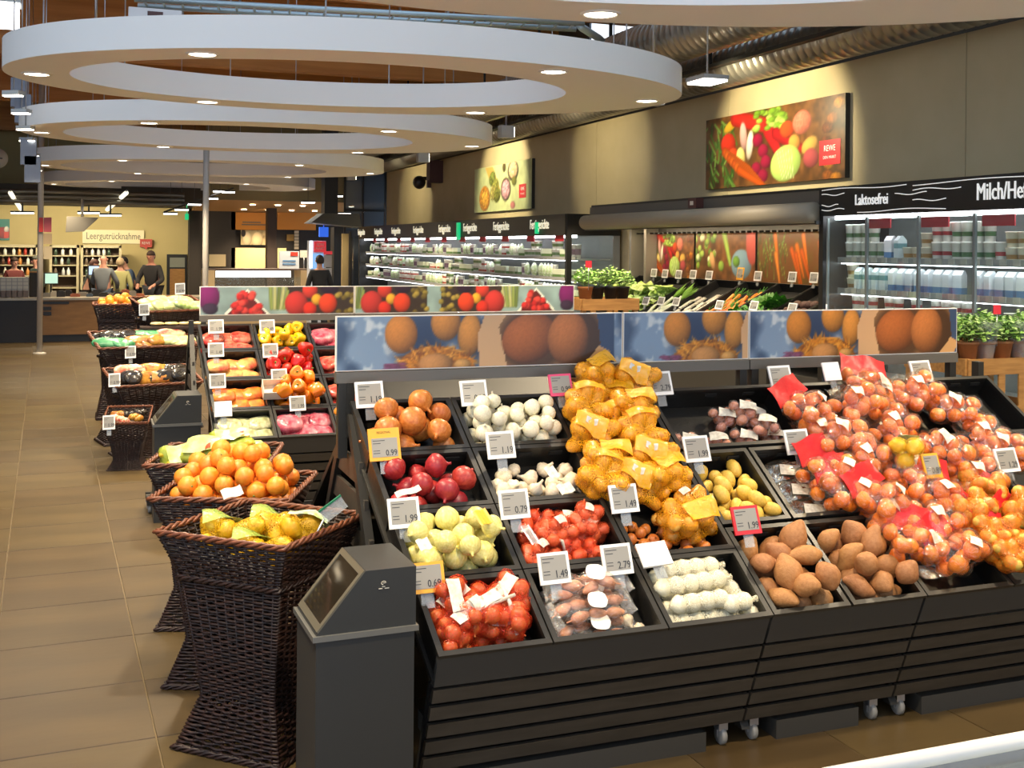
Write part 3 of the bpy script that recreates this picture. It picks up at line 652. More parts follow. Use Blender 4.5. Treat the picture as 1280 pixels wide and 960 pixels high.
def leek_mesh():
    g = G(); g.lathe([(.0005, 0), (.018, .01), (.017, .2), (.02, .24)], 8, 0)
    for k in range(5): a = k * 1.26; g.add([(.0, .0, .2), (.02 * math.cos(a) - .02 * math.sin(a), .02 * math.sin(a) + .02 * math.cos(a), .32), (.05 * math.cos(a), .05 * math.sin(a), .46), (.02 * math.cos(a) + .02 * math.sin(a), .02 * math.sin(a) - .02 * math.cos(a), .32)], [(0, 1, 2, 3)], 1)
    return g.mesh('leek', [mat('leek_white', '#e6eacb', .5), mat('leek_green', '#7fae3c', .5, rnd=.15)])
leek = leek_mesh()
def lump(rx, ry, rz, seed, amp=.12, nu=10, nv=8):
    rr = random.Random(seed); ks = [(Vector((rr.uniform(-1, 1), rr.uniform(-1, 1), rr.uniform(-1, 1))) * 2.2, rr.random() * 6.28) for _ in range(4)]
    return lambda d: Vector((d.x * rx, d.y * ry, d.z * rz)) * (1 + amp * sum(math.sin(d.dot(k) + p) for k, p in ks) / 2)
g = G(); g.ball(lump(.045, .045, .04, 3), 9, 7); beet = g.mesh('beetroot', mat('beet', '#4a3026', .7, rnd=.2))
g = G(); g.lathe([(.0005, 0), (.012, .02), (.024, .14), (.02, .17), (.0005, .175)], 8); parsnip = g.mesh('parsnip', mat('parsnip', '#e4d9a4', .5, rnd=.1))
g = G(); g.bb((-.05, -.035, 0), (.05, .035, .03)); g.bb((-.045, -.03, .03), (.045, .03, .045), 1); vpack = g.mesh('mushroom_pack', [mat('pack_black', '#20201e', .4), mat('pack_white', '#dedacb', .4, col2='#a3977c', scale=60, rnd=.1)])
ptag = []
edges = [12.6, 11.9, 11.2, 10.75, 10.15, 9.55, 8.95, 8.5, 8.02]
kinds = ['lettuce', 'lettuce', 'leek', 'mushroom_pack', 'carrot', 'parsley', 'beet', 'parsnip']
rv = random.Random(21)
for i, kd in enumerate(kinds):
    ya, yb = edges[i + 1], edges[i]; tray(ya, yb, 'black sloping tray of %s in the vegetable cooling wall' % {'lettuce': ['green lettuce at the far end', 'green lettuce beside the leeks'][i % 2], 'leek': 'leeks', 'mushroom_pack': 'mushroom packs', 'carrot': 'carrots', 'parsley': 'parsley', 'beet': 'beetroot', 'parsnip': 'parsnips'}[kd])
    spec = {'lettuce': (lettuce, 10, .05, 'loose green lettuce heads in the vegetable cooling wall'), 'leek': (leek, 12, .03, 'leek with green tops lying in the vegetable cooling wall'), 'mushroom_pack': (vpack, 22, .0, 'small black and white vegetable pack in the cooling wall'),
            'carrot': (carrot, 22, .03, 'orange carrot with green stub in the cooling wall'), 'parsley': (parsley, 9, .04, 'bunch of parsley in the vegetable cooling wall'), 'beet': (beet, 16, .04, 'dark beetroot in the vegetable cooling wall'), 'parsnip': (parsnip, 16, .03, 'pale parsnip lying in the vegetable cooling wall')}[kd]
    n = spec[1]; cols_ = max(2, int(round((yb - ya) / .13))); cols_ = {'leek': 4, 'carrot': 5, 'mushroom_pack': 4, 'parsnip': 4, 'beet': 4}.get(kd, cols_)
    for k in range(n):
        c_, r_ = k % cols_, k // cols_; rows_ = (n + cols_ - 1) // cols_
        y = ya + .05 + (yb - ya - .1) * (c_ + .5) / cols_ + rv.uniform(-.02, .02); s = .10 + .62 * (r_ + .5) / rows_
        s = s * .4 if kd == 'leek' else s
        p = on_tray(y, s, spec[2] + rv.uniform(0, .02))
        rot = (rv.uniform(-.2, .2), math.radians(-25) + rv.uniform(-.2, .2), rv.uniform(-3, 3)) if kd in ('lettuce', 'parsley', 'beet') else ((0, math.radians(62) + rv.uniform(-.15, .15), rv.uniform(-.5, .5)) if kd != 'mushroom_pack' else (0, math.radians(-28), rv.uniform(-.15, .15)))
        o = link(spec[0].name.split('.')[0], spec[0], None, p, rot); tag(o, spec[3] + (' at the far end' if kd == 'lettuce' and i == 0 else ''), {'mushroom_pack': 'vegetable pack'}.get(kd, spec[0].name.split('.')[0].replace('_', ' ')), '%s in the cooling wall%s' % (kd.replace('_', ' ') + 's', ' far end' if i == 0 else ''))
# ================================================================== SLOPING PRODUCE DISPLAYS
dsteel = mat('display_steel', '#2c2a26', 0.5, 0.3); dwood = mat('display_slat', '#37322b', 0.5, col2='#423c34', scale=5, stretch=(1, 6, 6)); cratem = mat('crate_black', '#161513', 0.38, bump=.1, bscale=60)
fascm = mat('display_fascia', '#3a3834', 0.55); railm = mat('banner_rail', '#6d675e', 0.45, 0.4)
class Bank:
    def __init__(s, FL, FR, BL, BR): s.c = [Vector(p) for p in (FL, FR, BL, BR)]; FL, FR, BL, BR = s.c; s.n = (FR - FL).cross(BL - FL).normalized(); s.o = FL
    def P(s, u, t): FL, FR, BL, BR = s.c; return FL.lerp(FR, u).lerp(BL.lerp(BR, u), t)
    def hit(s, px, py, h=0.0):
        d = ray(px, py); o = s.o + s.n * h; return EYE + d * ((o - EYE).dot(s.n) / d.dot(s.n))
    def crate(s, u0, u1, t0, t1, label, dep=.115, group='black plastic produce crates', gap=.004):
        A = [s.P(u0, t0), s.P(u1, t0), s.P(u1, t1), s.P(u0, t1)]; c = sum(A, Vector()) / 4; n = s.n
        A = [a + (c - a).normalized() * gap for a in A]; M = frame(c - n * dep, (A[1] - A[0]) + (A[2] - A[3]), n); Mi = M.inverted()
        L = [Mi @ a for a in A]; w = (L[1].x - L[0].x + L[2].x - L[3].x) / 2; d = (L[3].y - L[0].y + L[2].y - L[1].y) / 2
        t = thing('produce_crate', label, 'crate', M=M, group=group)
        def inset(k): return [Vector((p.x - math.copysign(k, p.x), p.y - math.copysign(k, p.y), 0)) for p in L]
        def lev(ps, z): return [Vector((p.x, p.y, z)) for p in ps]
        o_, i_ = inset(.008), inset(.018); g = G(); g.hexa(lev(o_, -.004) + lev(o_, .004))
        for i in range(4):
            j = (i + 1) % 4; g.hexa([*lev([o_[i], o_[j], i_[j], i_[i]], .004), *lev([o_[i], o_[j], i_[j], i_[i]], dep - .006)])
        g.build('crate_body', cratem, t)
        g = G(); o2, i2 = inset(0), inset(.020)
        for i in range(4):
            j = (i + 1) % 4; g.hexa([*lev([o2[i], o2[j], i2[j], i2[i]], dep - .014), *lev([o2[i], o2[j], i2[j], i2[i]], dep)])
        g.build('rim', mat('crate_rim', '#25231f', 0.35), t)
        g = G()
        for x in (-.3, 0, .3): g.bb((x * w - .03, d / 2 - .0205, dep * .62), (x * w + .03, d / 2 - .0175, dep * .78))
        for k_, o3 in enumerate((-.3, 0, .3)):
            gg = G(); gg.bb((o3 * w - .03, d / 2 - .0225, dep * .6), (o3 * w + .03, d / 2 - .0172, dep * .76)); gg.build('grip_slot', mat('slot_dark', '#050505', .8), t)
        return M, w - .045, d - .045, t
XA = [1.09, 2.405, 3.12, 4.45]; YF, ZF, YB, ZB = 3.585, .58, 4.65, 1.30
XB = [1.015, 2.40, 3.10, 4.42]
banks = [Bank((XA[i], YF, ZF), (XA[i + 1], YF, ZF), (XB[i], YB, ZB), (XB[i + 1], YB, ZB)) for i in range(3)]
BK = Bank((XA[0], YF, ZF), (XA[3], YF, ZF), (XB[0], YB, ZB), (XB[3], YB, ZB))
def castor(t, x, y, z=0.0):
    g = G(); g.lathe([(.0005, -.012), (.032, -.012), (.036, -.008), (.036, .008), (.032, .012), (.0005, .012)], 14, M=Matrix.Translation((x, y, .036)) @ Matrix.Rotation(math.pi / 2, 4, 'Y')); w = g.build('castor_wheel', mat('castor_grey', '#8f8d88', 0.4), t)
    g = G(); g.bb((x - .02, y - .02, .06), (x + .02, y + .02, .10)); g.bb((x - .02, y - .004, .03), (x - .015, y + .004, .08)); g.bb((x + .015, y - .004, .03), (x + .02, y + .004, .08)); g.build('castor_fork', steel, t)
def stand_front(t, x0, x1, yf, zf, nsl=5, yb_off=.20):
    """upper fascia and leaning slats between the tray edge and the floor"""
    zt, zb = zf - .10, .085
    def q(za, zb_, o=0.0, th=.022):
        f = lambda z: yf + .015 + o + (zt + .10 - z) / (zt + .10 - zb) * yb_off
        return [(x0 + .006, f(za), za), (x1 - .006, f(za), za), (x1 - .006, f(za) + th, za), (x0 + .006, f(za) + th, za), (x0 + .006, f(zb_), zb_), (x1 - .006, f(zb_), zb_), (x1 - .006, f(zb_) + th, zb_), (x0 + .006, f(zb_) + th, zb_)]
    g = G(); g.hexa(q(zf - .115 - .012, zf - .012)); g.build('fascia', fascm, t)
    top = zf - .14; hh = (top - zb) / nsl
    for k in range(nsl):
        g = G(); g.hexa(q(top - (k + 1) * hh + .018, top - k * hh, 0 if k % 2 == 0 else .002)); g.build('slat', dwood, t)
    g = G(); g.hexa(q(zb, zf - .13, .05, .02)); g.build('gap_shade_sheet', mat('shadow_board', '#0d0c0b', 0.8), t)  # near-black sheet, shade of the slat gaps put into its colour
    g = G(); g.bb((x0 + .16, yf + yb_off + .02, 0.0), (x1 - .16, yf + yb_off + .6, .075)); g.build('plinth', fascm, t)
    for x in (x0 + .07, x1 - .07): castor(t, x, yf + yb_off + .06)
def deck(t, B):
    g = G(); n = B.n; q = [B.P(0, 0), B.P(1, 0), B.P(1, 1), B.P(0, 1)]; g.hexa([p - n * .145 for p in q] + [p - n * .125 for p in q]); g.build('sloping_deck', dsteel, t)
labs = ['onion and garlic display bay with black slatted front, left part', 'narrow middle display bay with sweet potatoes in front', 'right display bay heaped with bagged potatoes']
YM = 4.72
def aframe(t, x, yf, ym, zt, slats=True):
    yr = 2 * ym - yf
    bar = lambda a, b, wd: G().hexa([(x - .018, a[0] - wd, a[1]), (x + .018, a[0] - wd, a[1]), (x + .018, a[0] + wd, a[1]), (x - .018, a[0] + wd, a[1]), (x - .018, b[0] - wd, b[1]), (x + .018, b[0] - wd, b[1]), (x + .018, b[0] + wd, b[1]), (x - .018, b[0] + wd, b[1])])
    bar((yf + .25, .06), (ym - .04, zt), .03).build('front_leg', dsteel, t); bar((yr - .25, .06), (ym + .04, zt), .03).build('rear_leg', dsteel, t)
    bar((ym, zt - .1), (ym, 1.365), .025).build('post', dsteel, t)
    if slats:
        for k in range(7):
            z = .16 + k * .135; f = (z - .06) / (zt - .06); a = (yf + .25) + (ym - .04 - yf - .25) * f; b = 2 * ym - a
            if b - a < .12: break
            g = G(); g.bb((x - .005, a + .01, z), (x + .012, b - .01, z + .095)); g.build('side_slat', dwood, t)
for i in range(3):
    t = thing('produce_display', labs[i], 'produce display', (0, 0, 0), 0, 'bays of the potato and onion display')
    stand_front(t, XA[i], XA[i + 1], YF, ZF); deck(t, banks[i])
    aframe(t, XA[i] + .0 - (.06 if i == 0 else -.02), YF, YM, 1.24, i == 0)
    if i == 2: aframe(t, XA[3] - .03, YF, YM, 1.24, True)
    # rear half seen through the gap under the banner
    g = G(); g.hexa([(XB[i], YM + .03, 1.16), (XB[i + 1], YM + .03, 1.16), (XB[i + 1], 5.80, .45), (XB[i], 5.80, .45), (XB[i], YM + .03, 1.19), (XB[i + 1], YM + .03, 1.19), (XB[i + 1], 5.80, .48), (XB[i], 5.80, .48)]); g.build('rear_deck', dsteel, t)
    g = G(); g.bb((XB[i], 5.6, 0), (XB[i + 1], 5.64, .55)); g.build('rear_front', dwood, t)
    # picture panel over the bay
    xa, xb = [(.968, 2.312), (2.318, 2.994), (3.0, 4.268)][i]; zb, zt = 1.418, 1.652; w, h = xb - xa, zt - zb
    g = G(); g.bb((xa, YM - .012, zb), (xb, YM + .012, zt)); p = g.build('picture_panel', mat('panel_white', '#dedad2', .5), t)
    g = G(); g.bb((xa, YM - .022, zb - .05), (xb, YM + .022, zb - .004)); g.build('panel_rail', railm, t)
    for x in (xa + .03, xb - .03): g = G(); g.bb((x - .02, YM - .02, 1.05), (x + .02, YM + .02, zb - .05)); g.build('panel_post', dsteel, t)
    full = 1.30; C = Canvas(w - .008, h - .008, int(190 * w / 1.3), '#7f93a6'); C.noise(2.6, 22, 2, '#c2c8c6'); C.noise(2.4, 5, 8, '#3f5068')
    k = full
    def e(u, v, ru, rv, c, rot=0, sh=.5, tex=.08, sd=0): C.ell(u * k, v * h, ru * k, rv * h, c, rot, sh, tex, sd)
    C.ell(.29 * k, .42 * h, .09 * k, .4 * h, '#27344e', 0, .1, 0, 0, 1.2); C.ell(.47 * k, .5 * h, .05 * k, .5 * h, '#2a3144', 0, .1, 0, 0, .8)
    e(.215, .64, .056, .36, '#d0812e', 4); e(.37, .84, .052, .34, '#d48834', 0); e(.455, .60, .042, .40, '#d68c38', -4)
    C.ell(.335 * k, 0, .135 * k, .40 * h, '#b06a1c', 0, .3)
    for j in range(90): a = math.pi * R.random(); q_ = R.uniform(.6, 1); C.ell((.335 + .135 * q_ * math.cos(a)) * k, .40 * q_ * math.sin(a) * h, .022 * k, .018 * h, R.choice(['#e08a1c', '#f0a43a', '#d07c18', '#7a4210']), R.uniform(0, 180), .2)
    e(.335, .07, .06, .2, '#c98a4a'); e(.43, .05, .03, .1, '#d39a52')
    for j in range(30): C.ell((.15 + .08 * R.random()) * k, .1 * R.random() * h, .012 * k, .02 * h, '#8a4a6a')
    if w > .9:
        C.poly([(.49 * k, 0), (.485 * k, .6 * h), (.51 * k, h), (.97 * k, h), (.985 * k, .0)], '#b98a58'); C.ell(.69 * k, .5 * h, .14 * k, .66 * h, '#5a3a20', 10, .2, 0, 0, .3); C.ell(.86 * k, .5 * h, .10 * k, .62 * h, '#4a2e18', 0, .2, 0, 0, .3)
        C.poly([(.49 * k, 0), (.485 * k, .62 * h), (.512 * k, h), (.59 * k, h), (.56 * k, .75 * h), (.575 * k, .4 * h), (.59 * k, 0)], '#cda070')
        e(.675, .52, .105, .47, '#b0602a', 18, .55, .1, 3); e(.82, .50, .078, .52, '#b86c34', -4, .55, .1, 4)
        C.poly([(.9 * k, 0), (.945 * k, .38 * h), (.93 * k, h), (k, h), (k, 0)], '#35455f'); C.poly([(.885 * k, 0), (.94 * k, .34 * h), (.985 * k, .22 * h), (.955 * k, .0)], '#c4935c')
    else:
        C.poly([(.49 * k, 0), (.485 * k, .62 * h), (.512 * k, h), (.6 * k, h), (.6 * k, 0)], '#cda070')
    C.build('print', p, loc=((xa + xb) / 2, YM - .0135, (zb + zt) / 2))

# ---- second display, behind, with peppers and tomatoes
YF2, ZF2, YB2, ZB2 = 7.95, .60, 8.92, 1.34; X2 = [.815, 2.10, 3.60]; X2b = [.755, 2.02, 3.80]
banks2 = [Bank((X2[i], YF2, ZF2), (X2[i + 1], YF2, ZF2), (X2b[i], YB2, ZB2), (X2b[i + 1], YB2, ZB2)) for i in range(2)]
for i in range(2):
    t = thing('produce_display', ['pepper and tomato display bay behind the orange basket', 'further fruit display bay hidden behind the potato banner'][i], 'produce display', (0, 0, 0), 0, 'bays of the pepper display')
    stand_front(t, X2[i], X2[i + 1], YF2, ZF2); deck(t, banks2[i]); aframe(t, X2b[i] - .04, YF2, 9.0, 1.26, i == 0)
    xa, xb = [(.775, 1.985), (1.992, 3.93)][i]; zb, zt = 1.405, 1.628; w, h = xb - xa, zt - zb; Y = 8.97
    g = G(); g.bb((xa, Y - .012, zb), (xb, Y + .012, zt)); p = g.build('picture_panel', mat('panel_white'), t)
    g = G(); g.bb((xa, Y - .02, zb - .05), (xb, Y + .02, zb - .004)); g.build('panel_rail', railm, t)
    for x in (xa + .03, xb - .03): g = G(); g.bb((x - .02, Y - .02, 1.0), (x + .02, Y + .02, zb - .05)); g.build('panel_post', dsteel, t)
    C = Canvas(w - .01, h - .01, int(100 * w), '#7f9490'); C.noise(.15, 8, 3); k = 1.21
    def fruit(o, s, mirror=False):
        f = lambda u: (o + (s * (1 - u) if mirror else s * u))
        def e(u, v, ru, rv, c, rot=0, sh=.45): C.ell(f(u), v * h, ru * s, rv * h, c, -rot if mirror else rot, sh)
        e(.05, .62, .07, .48, '#74205c'); e(.06, .2, .05, .2, '#3a2a3c')
        C.poly([(f(.14), -.05 * h), (f(.295), .90 * h), (f(.445), -.05 * h)], '#d6d8c8'); C.poly([(f(.16), -.05 * h), (f(.295), .80 * h), (f(.425), -.05 * h)], '#5a1c18')
        for j in range(26):
            u = R.uniform(.17, .40); v = R.uniform(.02, .75)
            if abs(u - .29) < .125 * (1 - v) + .01: e(u, v, .024, .12, R.choice(['#c8302a', '#d9463a', '#b02420']))
        for j in range(6): C.line(f(.44 + .03 * j), h, f(.45 + .02 * j), .2 * h, .012 * s, R.choice(['#8a9a4c', '#b7b878', '#6a7a3a']))
        C.poly([(f(.6), 0), (f(.55), h), (f(1), h), (f(1), 0)], '#33281f')
        e(.61, .36, .075, .44, '#b8342c', -8); e(.70, .84, .05, .3, '#cc3a28'); e(.70, .16, .045, .26, '#c8301e'); e(.745, .5, .035, .2, '#dba02c'); e(.82, .36, .06, .36, '#d2401f')
        e(.83, .9, .06, .2, '#2c1626')
        for j in range(12): e(R.uniform(.88, 1), R.uniform(0, 1), .02, .1, R.choice(['#8a7a34', '#6a5a24', '#a08a3c']))
    if i == 0: fruit(0, w)
    else: fruit(-.5 * k, 1.0 * k); fruit(.6 * k, 1.0 * k, True)
    C.build('print', p, loc=((xa + xb) / 2, Y - .0135, (zb + zt) / 2))
# ================================================================== PRODUCE
def heap(n, r, w, d, seed, yb=.25, hmax=.2, tries=40, taken=None):
    rr = random.Random(seed); pl = list(taken or [])
    out = []
    for i in range(n):
        ri = r * rr.uniform(.9, 1.1); best = None
        for _ in range(tries):
            x = rr.uniform(-w / 2 + ri, w / 2 - ri); y = rr.uniform(-d / 2 + ri, d / 2 - ri); z = ri
            for (a, b, c, q) in pl:
                dd = (x - a) ** 2 + (y - b) ** 2; s = (ri + q) * .96
                if dd < s * s: z = max(z, c + math.sqrt(s * s - dd))
            k = z + yb * y
            if best is None or k < best[0]: best = (k, x, y, z)
        _, x, y, z = best
        if z > hmax: continue
        pl.append((x, y, z, ri)); out.append((x, y, z, ri))
    return out
def rnd_rot(rr, tilt=3.1): return Euler((rr.uniform(-tilt, tilt), rr.uniform(-tilt, tilt), rr.uniform(-3.1, 3.1))).to_matrix().to_4x4()
def fill(M, meshes, n, r, w, d, seed, name, label, cat, group, yb=.25, hmax=.2, tilt=3.1, base=1.0, parts=None):
    rr = random.Random(seed); out = []
    for (x, y, z, ri) in heap(n, r, w, d, seed, yb, hmax):
        me = rr.choice(meshes); s = ri / base
        m = M @ Matrix.Translation((x, y, z + .005)) @ rnd_rot(rr, tilt) @ Matrix.Scale(s, 4)
        o = link(name, me, None, M=m); tag(o, label, cat, group); out.append(o)
        if parts:
            for pn, pm in parts: link(pn, pm, o)
    return out
# unit prototypes (about radius 1)
def onion_mesh(name, m, neck=.5, flat=.9, seed=0):
    g = G(); rr = random.Random(seed); pr = [(.001, -flat), (.12, -flat * .97), (.45, -flat * .85), (.8, -flat * .5), (.98, -.1), (1, .12), (.9, .45), (.65, .72), (.35, .88), (.16, 1.0), (.10, 1.0 + neck * .5), (.13, 1.0 + neck), (.001, 1.0 + neck * .95)]
    g.lathe([(a * rr.uniform(.96, 1.04), b) for a, b in pr], 14); return g.mesh(name, m)
def skin(name, c1, c2, rough=.4, rnd=.1): return mat(name, c1, rough, col2=c2, scale=2.2, rnd=rnd, stretch=(2.5, 2.5, .6))
def lumps(name, m, rx, ry, rz, amp=.1, n=3, nu=12, nv=9):
    out = []
    for k in range(n): g = G(); g.ball(lump(rx, ry, rz, 17 * k + 3, amp), nu, nv); out.append(g.mesh(name, m))
    return out
brown_on = [onion_mesh('brown_onion', skin('onion_brown', '#b05c1e', '#c87a36'), .4, .9, k) for k in range(3)]
white_on = [onion_mesh('white_onion', skin('onion_white', '#d8cfae', '#e8e2c8'), .35, .88, k) for k in range(3)]
red_on = [onion_mesh('red_onion', skin('onion_red', '#8c1a20', '#a8302c'), .35, .85, k) for k in range(3)]
yel_on = [onion_mesh('yellow_onion', skin('onion_yellow', '#c9bd62', '#e0d68c'), .35, .92, k) for k in range(3)]
net_on = [onion_mesh('onion', skin('onion_net', '#bc5c26', '#d07c40'), .3, .9, k) for k in range(2)]
sh_on = [onion_mesh('shallot', skin('onion_shallot', '#d0552e', '#e0703e'), .5, 1.2, k) for k in range(2)]
pink_sh = [onion_mesh('shallot', skin('shallot_pink', '#b0704e', '#cc8e6a'), .6, 1.5, k) for k in range(2)]
for me_ in pink_sh:
    for v_ in me_.vertices: v_.co.x *= .72; v_.co.y *= .72; v_.co.z *= 1.15
def garlic_mesh():
    g = G(); pr = [(.001, -.75), (.4, -.75), (.85, -.5), (1, -.1), (.92, .3), (.6, .6), (.3, .85), (.16, 1.2), (.14, 1.6), (.001, 1.62)]; n = 20; g.lathe(pr, n)
    g.v = [(x * (1 + .09 * math.cos(8 * math.atan2(y, x))), y * (1 + .09 * math.cos(8 * math.atan2(y, x))), z) for x, y, z in g.v]; return g.mesh('garlic_bulb', skin('garlic', '#ddd0b4', '#cdbba0'))
garlic = [garlic_mesh()]
potato_m = mat('potato', '#dca248', .5, col2='#cc8e36', scale=4, rnd=.12, bump=.15, bscale=14)
potatoes = lumps('potato', potato_m, 1.0, 1.25, .9, .12)
ypot = lumps('potato', mat('potato_yellow', '#d8b64e', .5, col2='#c9a23c', scale=4, rnd=.1), .95, 1.3, .88, .1)
bpot = lumps('potato', mat('potato_bag', '#e87c06', .45, col2='#d66c04', scale=3, rnd=.15), 1, 1.15, .92, .1, 2, 9, 7)
rpot = lumps('potato', mat('potato_red', '#b56a4a', .5, col2='#c98262', scale=3, rnd=.15), 1, 1.2, .9, .1, 2, 9, 7)
def sweet():
    out = []
    for k in range(4):
        rr = random.Random(k + 40); g = G(); L_ = rr.uniform(1.2, 1.75); f = lump(1, 1, 1, k + 60, .16)
        def fn(d, L_=L_, f=f): v = f(d); tap = 1 - .55 * max(0, abs(d.z) - .25); return Vector((v.x * tap, v.y * tap, v.z * L_))
        g.ball(fn, 14, 12); out.append(g.mesh('sweet_potato', mat('sweet_potato', '#a87444', .65, col2='#966234', scale=3.5, rnd=.12, bump=.25, bscale=9)))
    return out
sweets = sweet()
g = G(); g.ball(lambda d: d * (1 - .05 * max(0, d.z - .85) * 6), 14, 10); orange_me = g.mesh('orange', mat('orange_peel', '#e07f1c', .4, col2='#e8922e', scale=3, rnd=.08, bump=.12, bscale=22))
g = G(); g.lathe([(.001, 1.0), (.09, 1.0), (.11, .955)], 8); stem_me = g.mesh('stem_scar', mat('stem_green', '#7a8a3a', .7))
g = G(); g.ball(lambda d: Vector((d.x * .9, d.y * .9, d.z * (1.1 + .25 * max(0, abs(d.z) - .8) * 5))), 12, 12); lemon_me = [g.mesh('lemon', mat('lemon_peel', '#dfb21e', .4, col2='#e8c43a', scale=3, rnd=.06, bump=.15, bscale=18))]
def pepper_mesh(c, nm):
    g = G(); n = 24; pr = [(.001, .58), (.2, .56), (.45, .70), (.8, .72), (1, .45), (1, .05), (.9, -.4), (.72, -.8), (.45, -.98), (.15, -.9), (.001, -.88)]; g.lathe(pr, n)
    g.v = [(x * (1 + .08 * math.cos(3 * math.atan2(y, x))), y * (1 + .08 * math.cos(3 * math.atan2(y, x))), z * 1.12) for x, y, z in g.v]; return g.mesh(nm, mat(nm, c, .25, rnd=.08, coat=.3))
g = G(); g.path([(0, 0, .58), (.02, .02, .8), (.12, .05, 1.05)], [.14, .09, .11], 7); pstem = g.mesh('stem', mat('pepper_stem', '#5f8a34', .5))
pep_y, pep_r, pep_o = pepper_mesh('#e2b414', 'yellow_pepper'), pepper_mesh('#c42418', 'red_pepper'), pepper_mesh('#e37a12', 'orange_pepper')
# ---- bags
def shell(g, sp, infl, nu=26, nv=16, kf=1.1, mi=0):
    c = sum((Vector(p[:3]) for p in sp), Vector()) / len(sp)
    def fn(d):
        best = .01
        for p in sp:
            v = Vector(p[:3]) - c; Rr = p[3] + infl; t = d.dot(v); q = max(0, v.length_squared - t * t)
            x = t + math.sqrt(Rr * Rr - q) if q < Rr * Rr else t - (math.sqrt(q) - Rr) * kf
            best = max(best, x)
        return best
    g.ball(fn, nu, nv, mi)
    g.v = [(x + c.x, y + c.y, max(.002, z + c.z)) for x, y, z in g.v]; return c
def bag(name, label, cat, group, w, d, n, r, items, cover, seed, cover_name='net', extras=(), hmax=.2, iname='potato', lie=False, infl=.005, kf=1.1):
    """produce bag lying on local z=0: items, cover and small printed parts"""
    t = thing(name, label, cat, group=group); rr = random.Random(seed); sp = heap(n, r, w, d, seed, 0, hmax, 25)
    sp = [p for p in sp if (p[0] / (w * .5)) ** 2 + (p[1] / (d * .5)) ** 2 < 1.15]
    for (x, y, z, ri) in sp: link(iname, rr.choice(items), t, M=Matrix.Translation((x, y, z)) @ (rnd_rot(rr) if not lie else Matrix.Rotation(rr.uniform(-.5, .5), 4, 'Z') @ Matrix.Rotation(math.pi / 2 * rr.choice((-1, 1)), 4, 'Y')) @ Matrix.Scale(ri * .93, 4))
    g = G(); c = shell(g, sp, infl, kf=kf)
    cv = g.build(cover_name, cover, t, fix=False); top = max(p[2] + p[3] for p in sp)
    def hat(x, y):     # height of the cover at a spot
        best = .0
        for p in sp:
            q = (x - p[0]) ** 2 + (y - p[1]) ** 2; Rr = p[3] + .007
            if q < Rr * Rr: best = max(best, p[2] + math.sqrt(Rr * Rr - q))
        return best
    for ex in extras: ex(t, sp, hat, top, rr)
    return t
def patch(nm, m, cx, cy, sx, sy, rot=0.0, lift=.006, n=6):
    """printed sheet draped over the bag"""
    def f(t, sp, hat, top, rr):
        g = G(); vs = []; c_, s_ = math.cos(rot), math.sin(rot)
        H_ = [[0] * (n + 1) for _ in range(n + 1)]
        for j in range(n + 1):
            for i in range(n + 1):
                a, b = (i / n - .5) * sx, (j / n - .5) * sy; x, y = cx + a * c_ - b * s_, cy + a * s_ + b * c_
                H_[j][i] = max(hat(x, y), hat(x + .012, y), hat(x - .012, y), hat(x, y + .012), hat(x, y - .012), .01) + lift; vs.append([x, y, 0])
        for j in range(n + 1):
            for i in range(n + 1):
                k = [H_[min(max(j + b, 0), n)][min(max(i + a, 0), n)] for a in (-1, 0, 1) for b in (-1, 0, 1)]; vs[j * (n + 1) + i][2] = .5 * max(k) + .5 * sum(k) / 9
        g.add(vs, [(j * (n + 1) + i, j * (n + 1) + i + 1, (j + 1) * (n + 1) + i + 1, (j + 1) * (n + 1) + i) for j in range(n) for i in range(n)], smooth=True); g.build(nm, m, t, fix=False)
    return f
def flap(nm, m, x0, x1, y, ln, z=.03, up=.03):
    """flat closing strip of the bag, slightly waved"""
    def f(t, sp, hat, top, rr):
        g = G(); vs = []
        for j in range(4):
            for i in range(7): vs.append((x0 + (x1 - x0) * i / 6, y + ln * j / 3, z + up * j / 3 + .012 * math.sin(i * 1.4 + j)))
        fs = [(j * 7 + i, j * 7 + i + 1, j * 7 + i + 8, j * 7 + i + 7) for j in range(3) for i in range(6)]
        n = len(vs); vs2 = vs + [(a, b, c - .003) for a, b, c in vs]; g.add(vs2, fs + [tuple(k + n for k in reversed(q)) for q in fs], smooth=True); g.build(nm, m, t, fix=False)
    return f
def tail(nm, m, a, b, r=.006):
    def f(t, sp, hat, top, rr): g = G(); a_, b_ = Vector(a), Vector(b); mid = (a_ + b_) / 2 + Vector((0, 0, .03)); g.path([a_, mid, b_], [r, r * 1.2, r], 6); g.build(nm, m, t)
    return f
def put(proto, M, label=None, first=[0]):
    o = copy_tree(proto); o.matrix_basis = M
    if label: o['label'] = label
    return o
def drop(protos):
    for p in protos:
        for c in list(p.children): bpy.data.objects.remove(c)
        bpy.data.objects.remove(p)
white_lbl = mat('label_white', '#d9d3c4', .4, col2='#b5ae9e', scale=60); red_fl = mat('flap_red', '#c81e24', .35, bump=.2, bscale=30); yel_wrap = film('wrap_yellow', '#ffe090', .22, .12, .8, 34, '#f4b41e', .08)
clear = film('clear_film', '#fffaf0', .96, .11, 1.0, 24, base=.10); clear2 = film('clear_film_soft', '#fffaf4', .88, .12, .9, 34, base=.10)
onet = net('net_orange', '#f4aa1c', .34, 150); rnet = net('net_red', '#d83c1c', .15, 170); wnet = net('net_white', '#ece6cc', .30, 170); ornet = net('net_fine_orange', '#e07818', .30, 170)

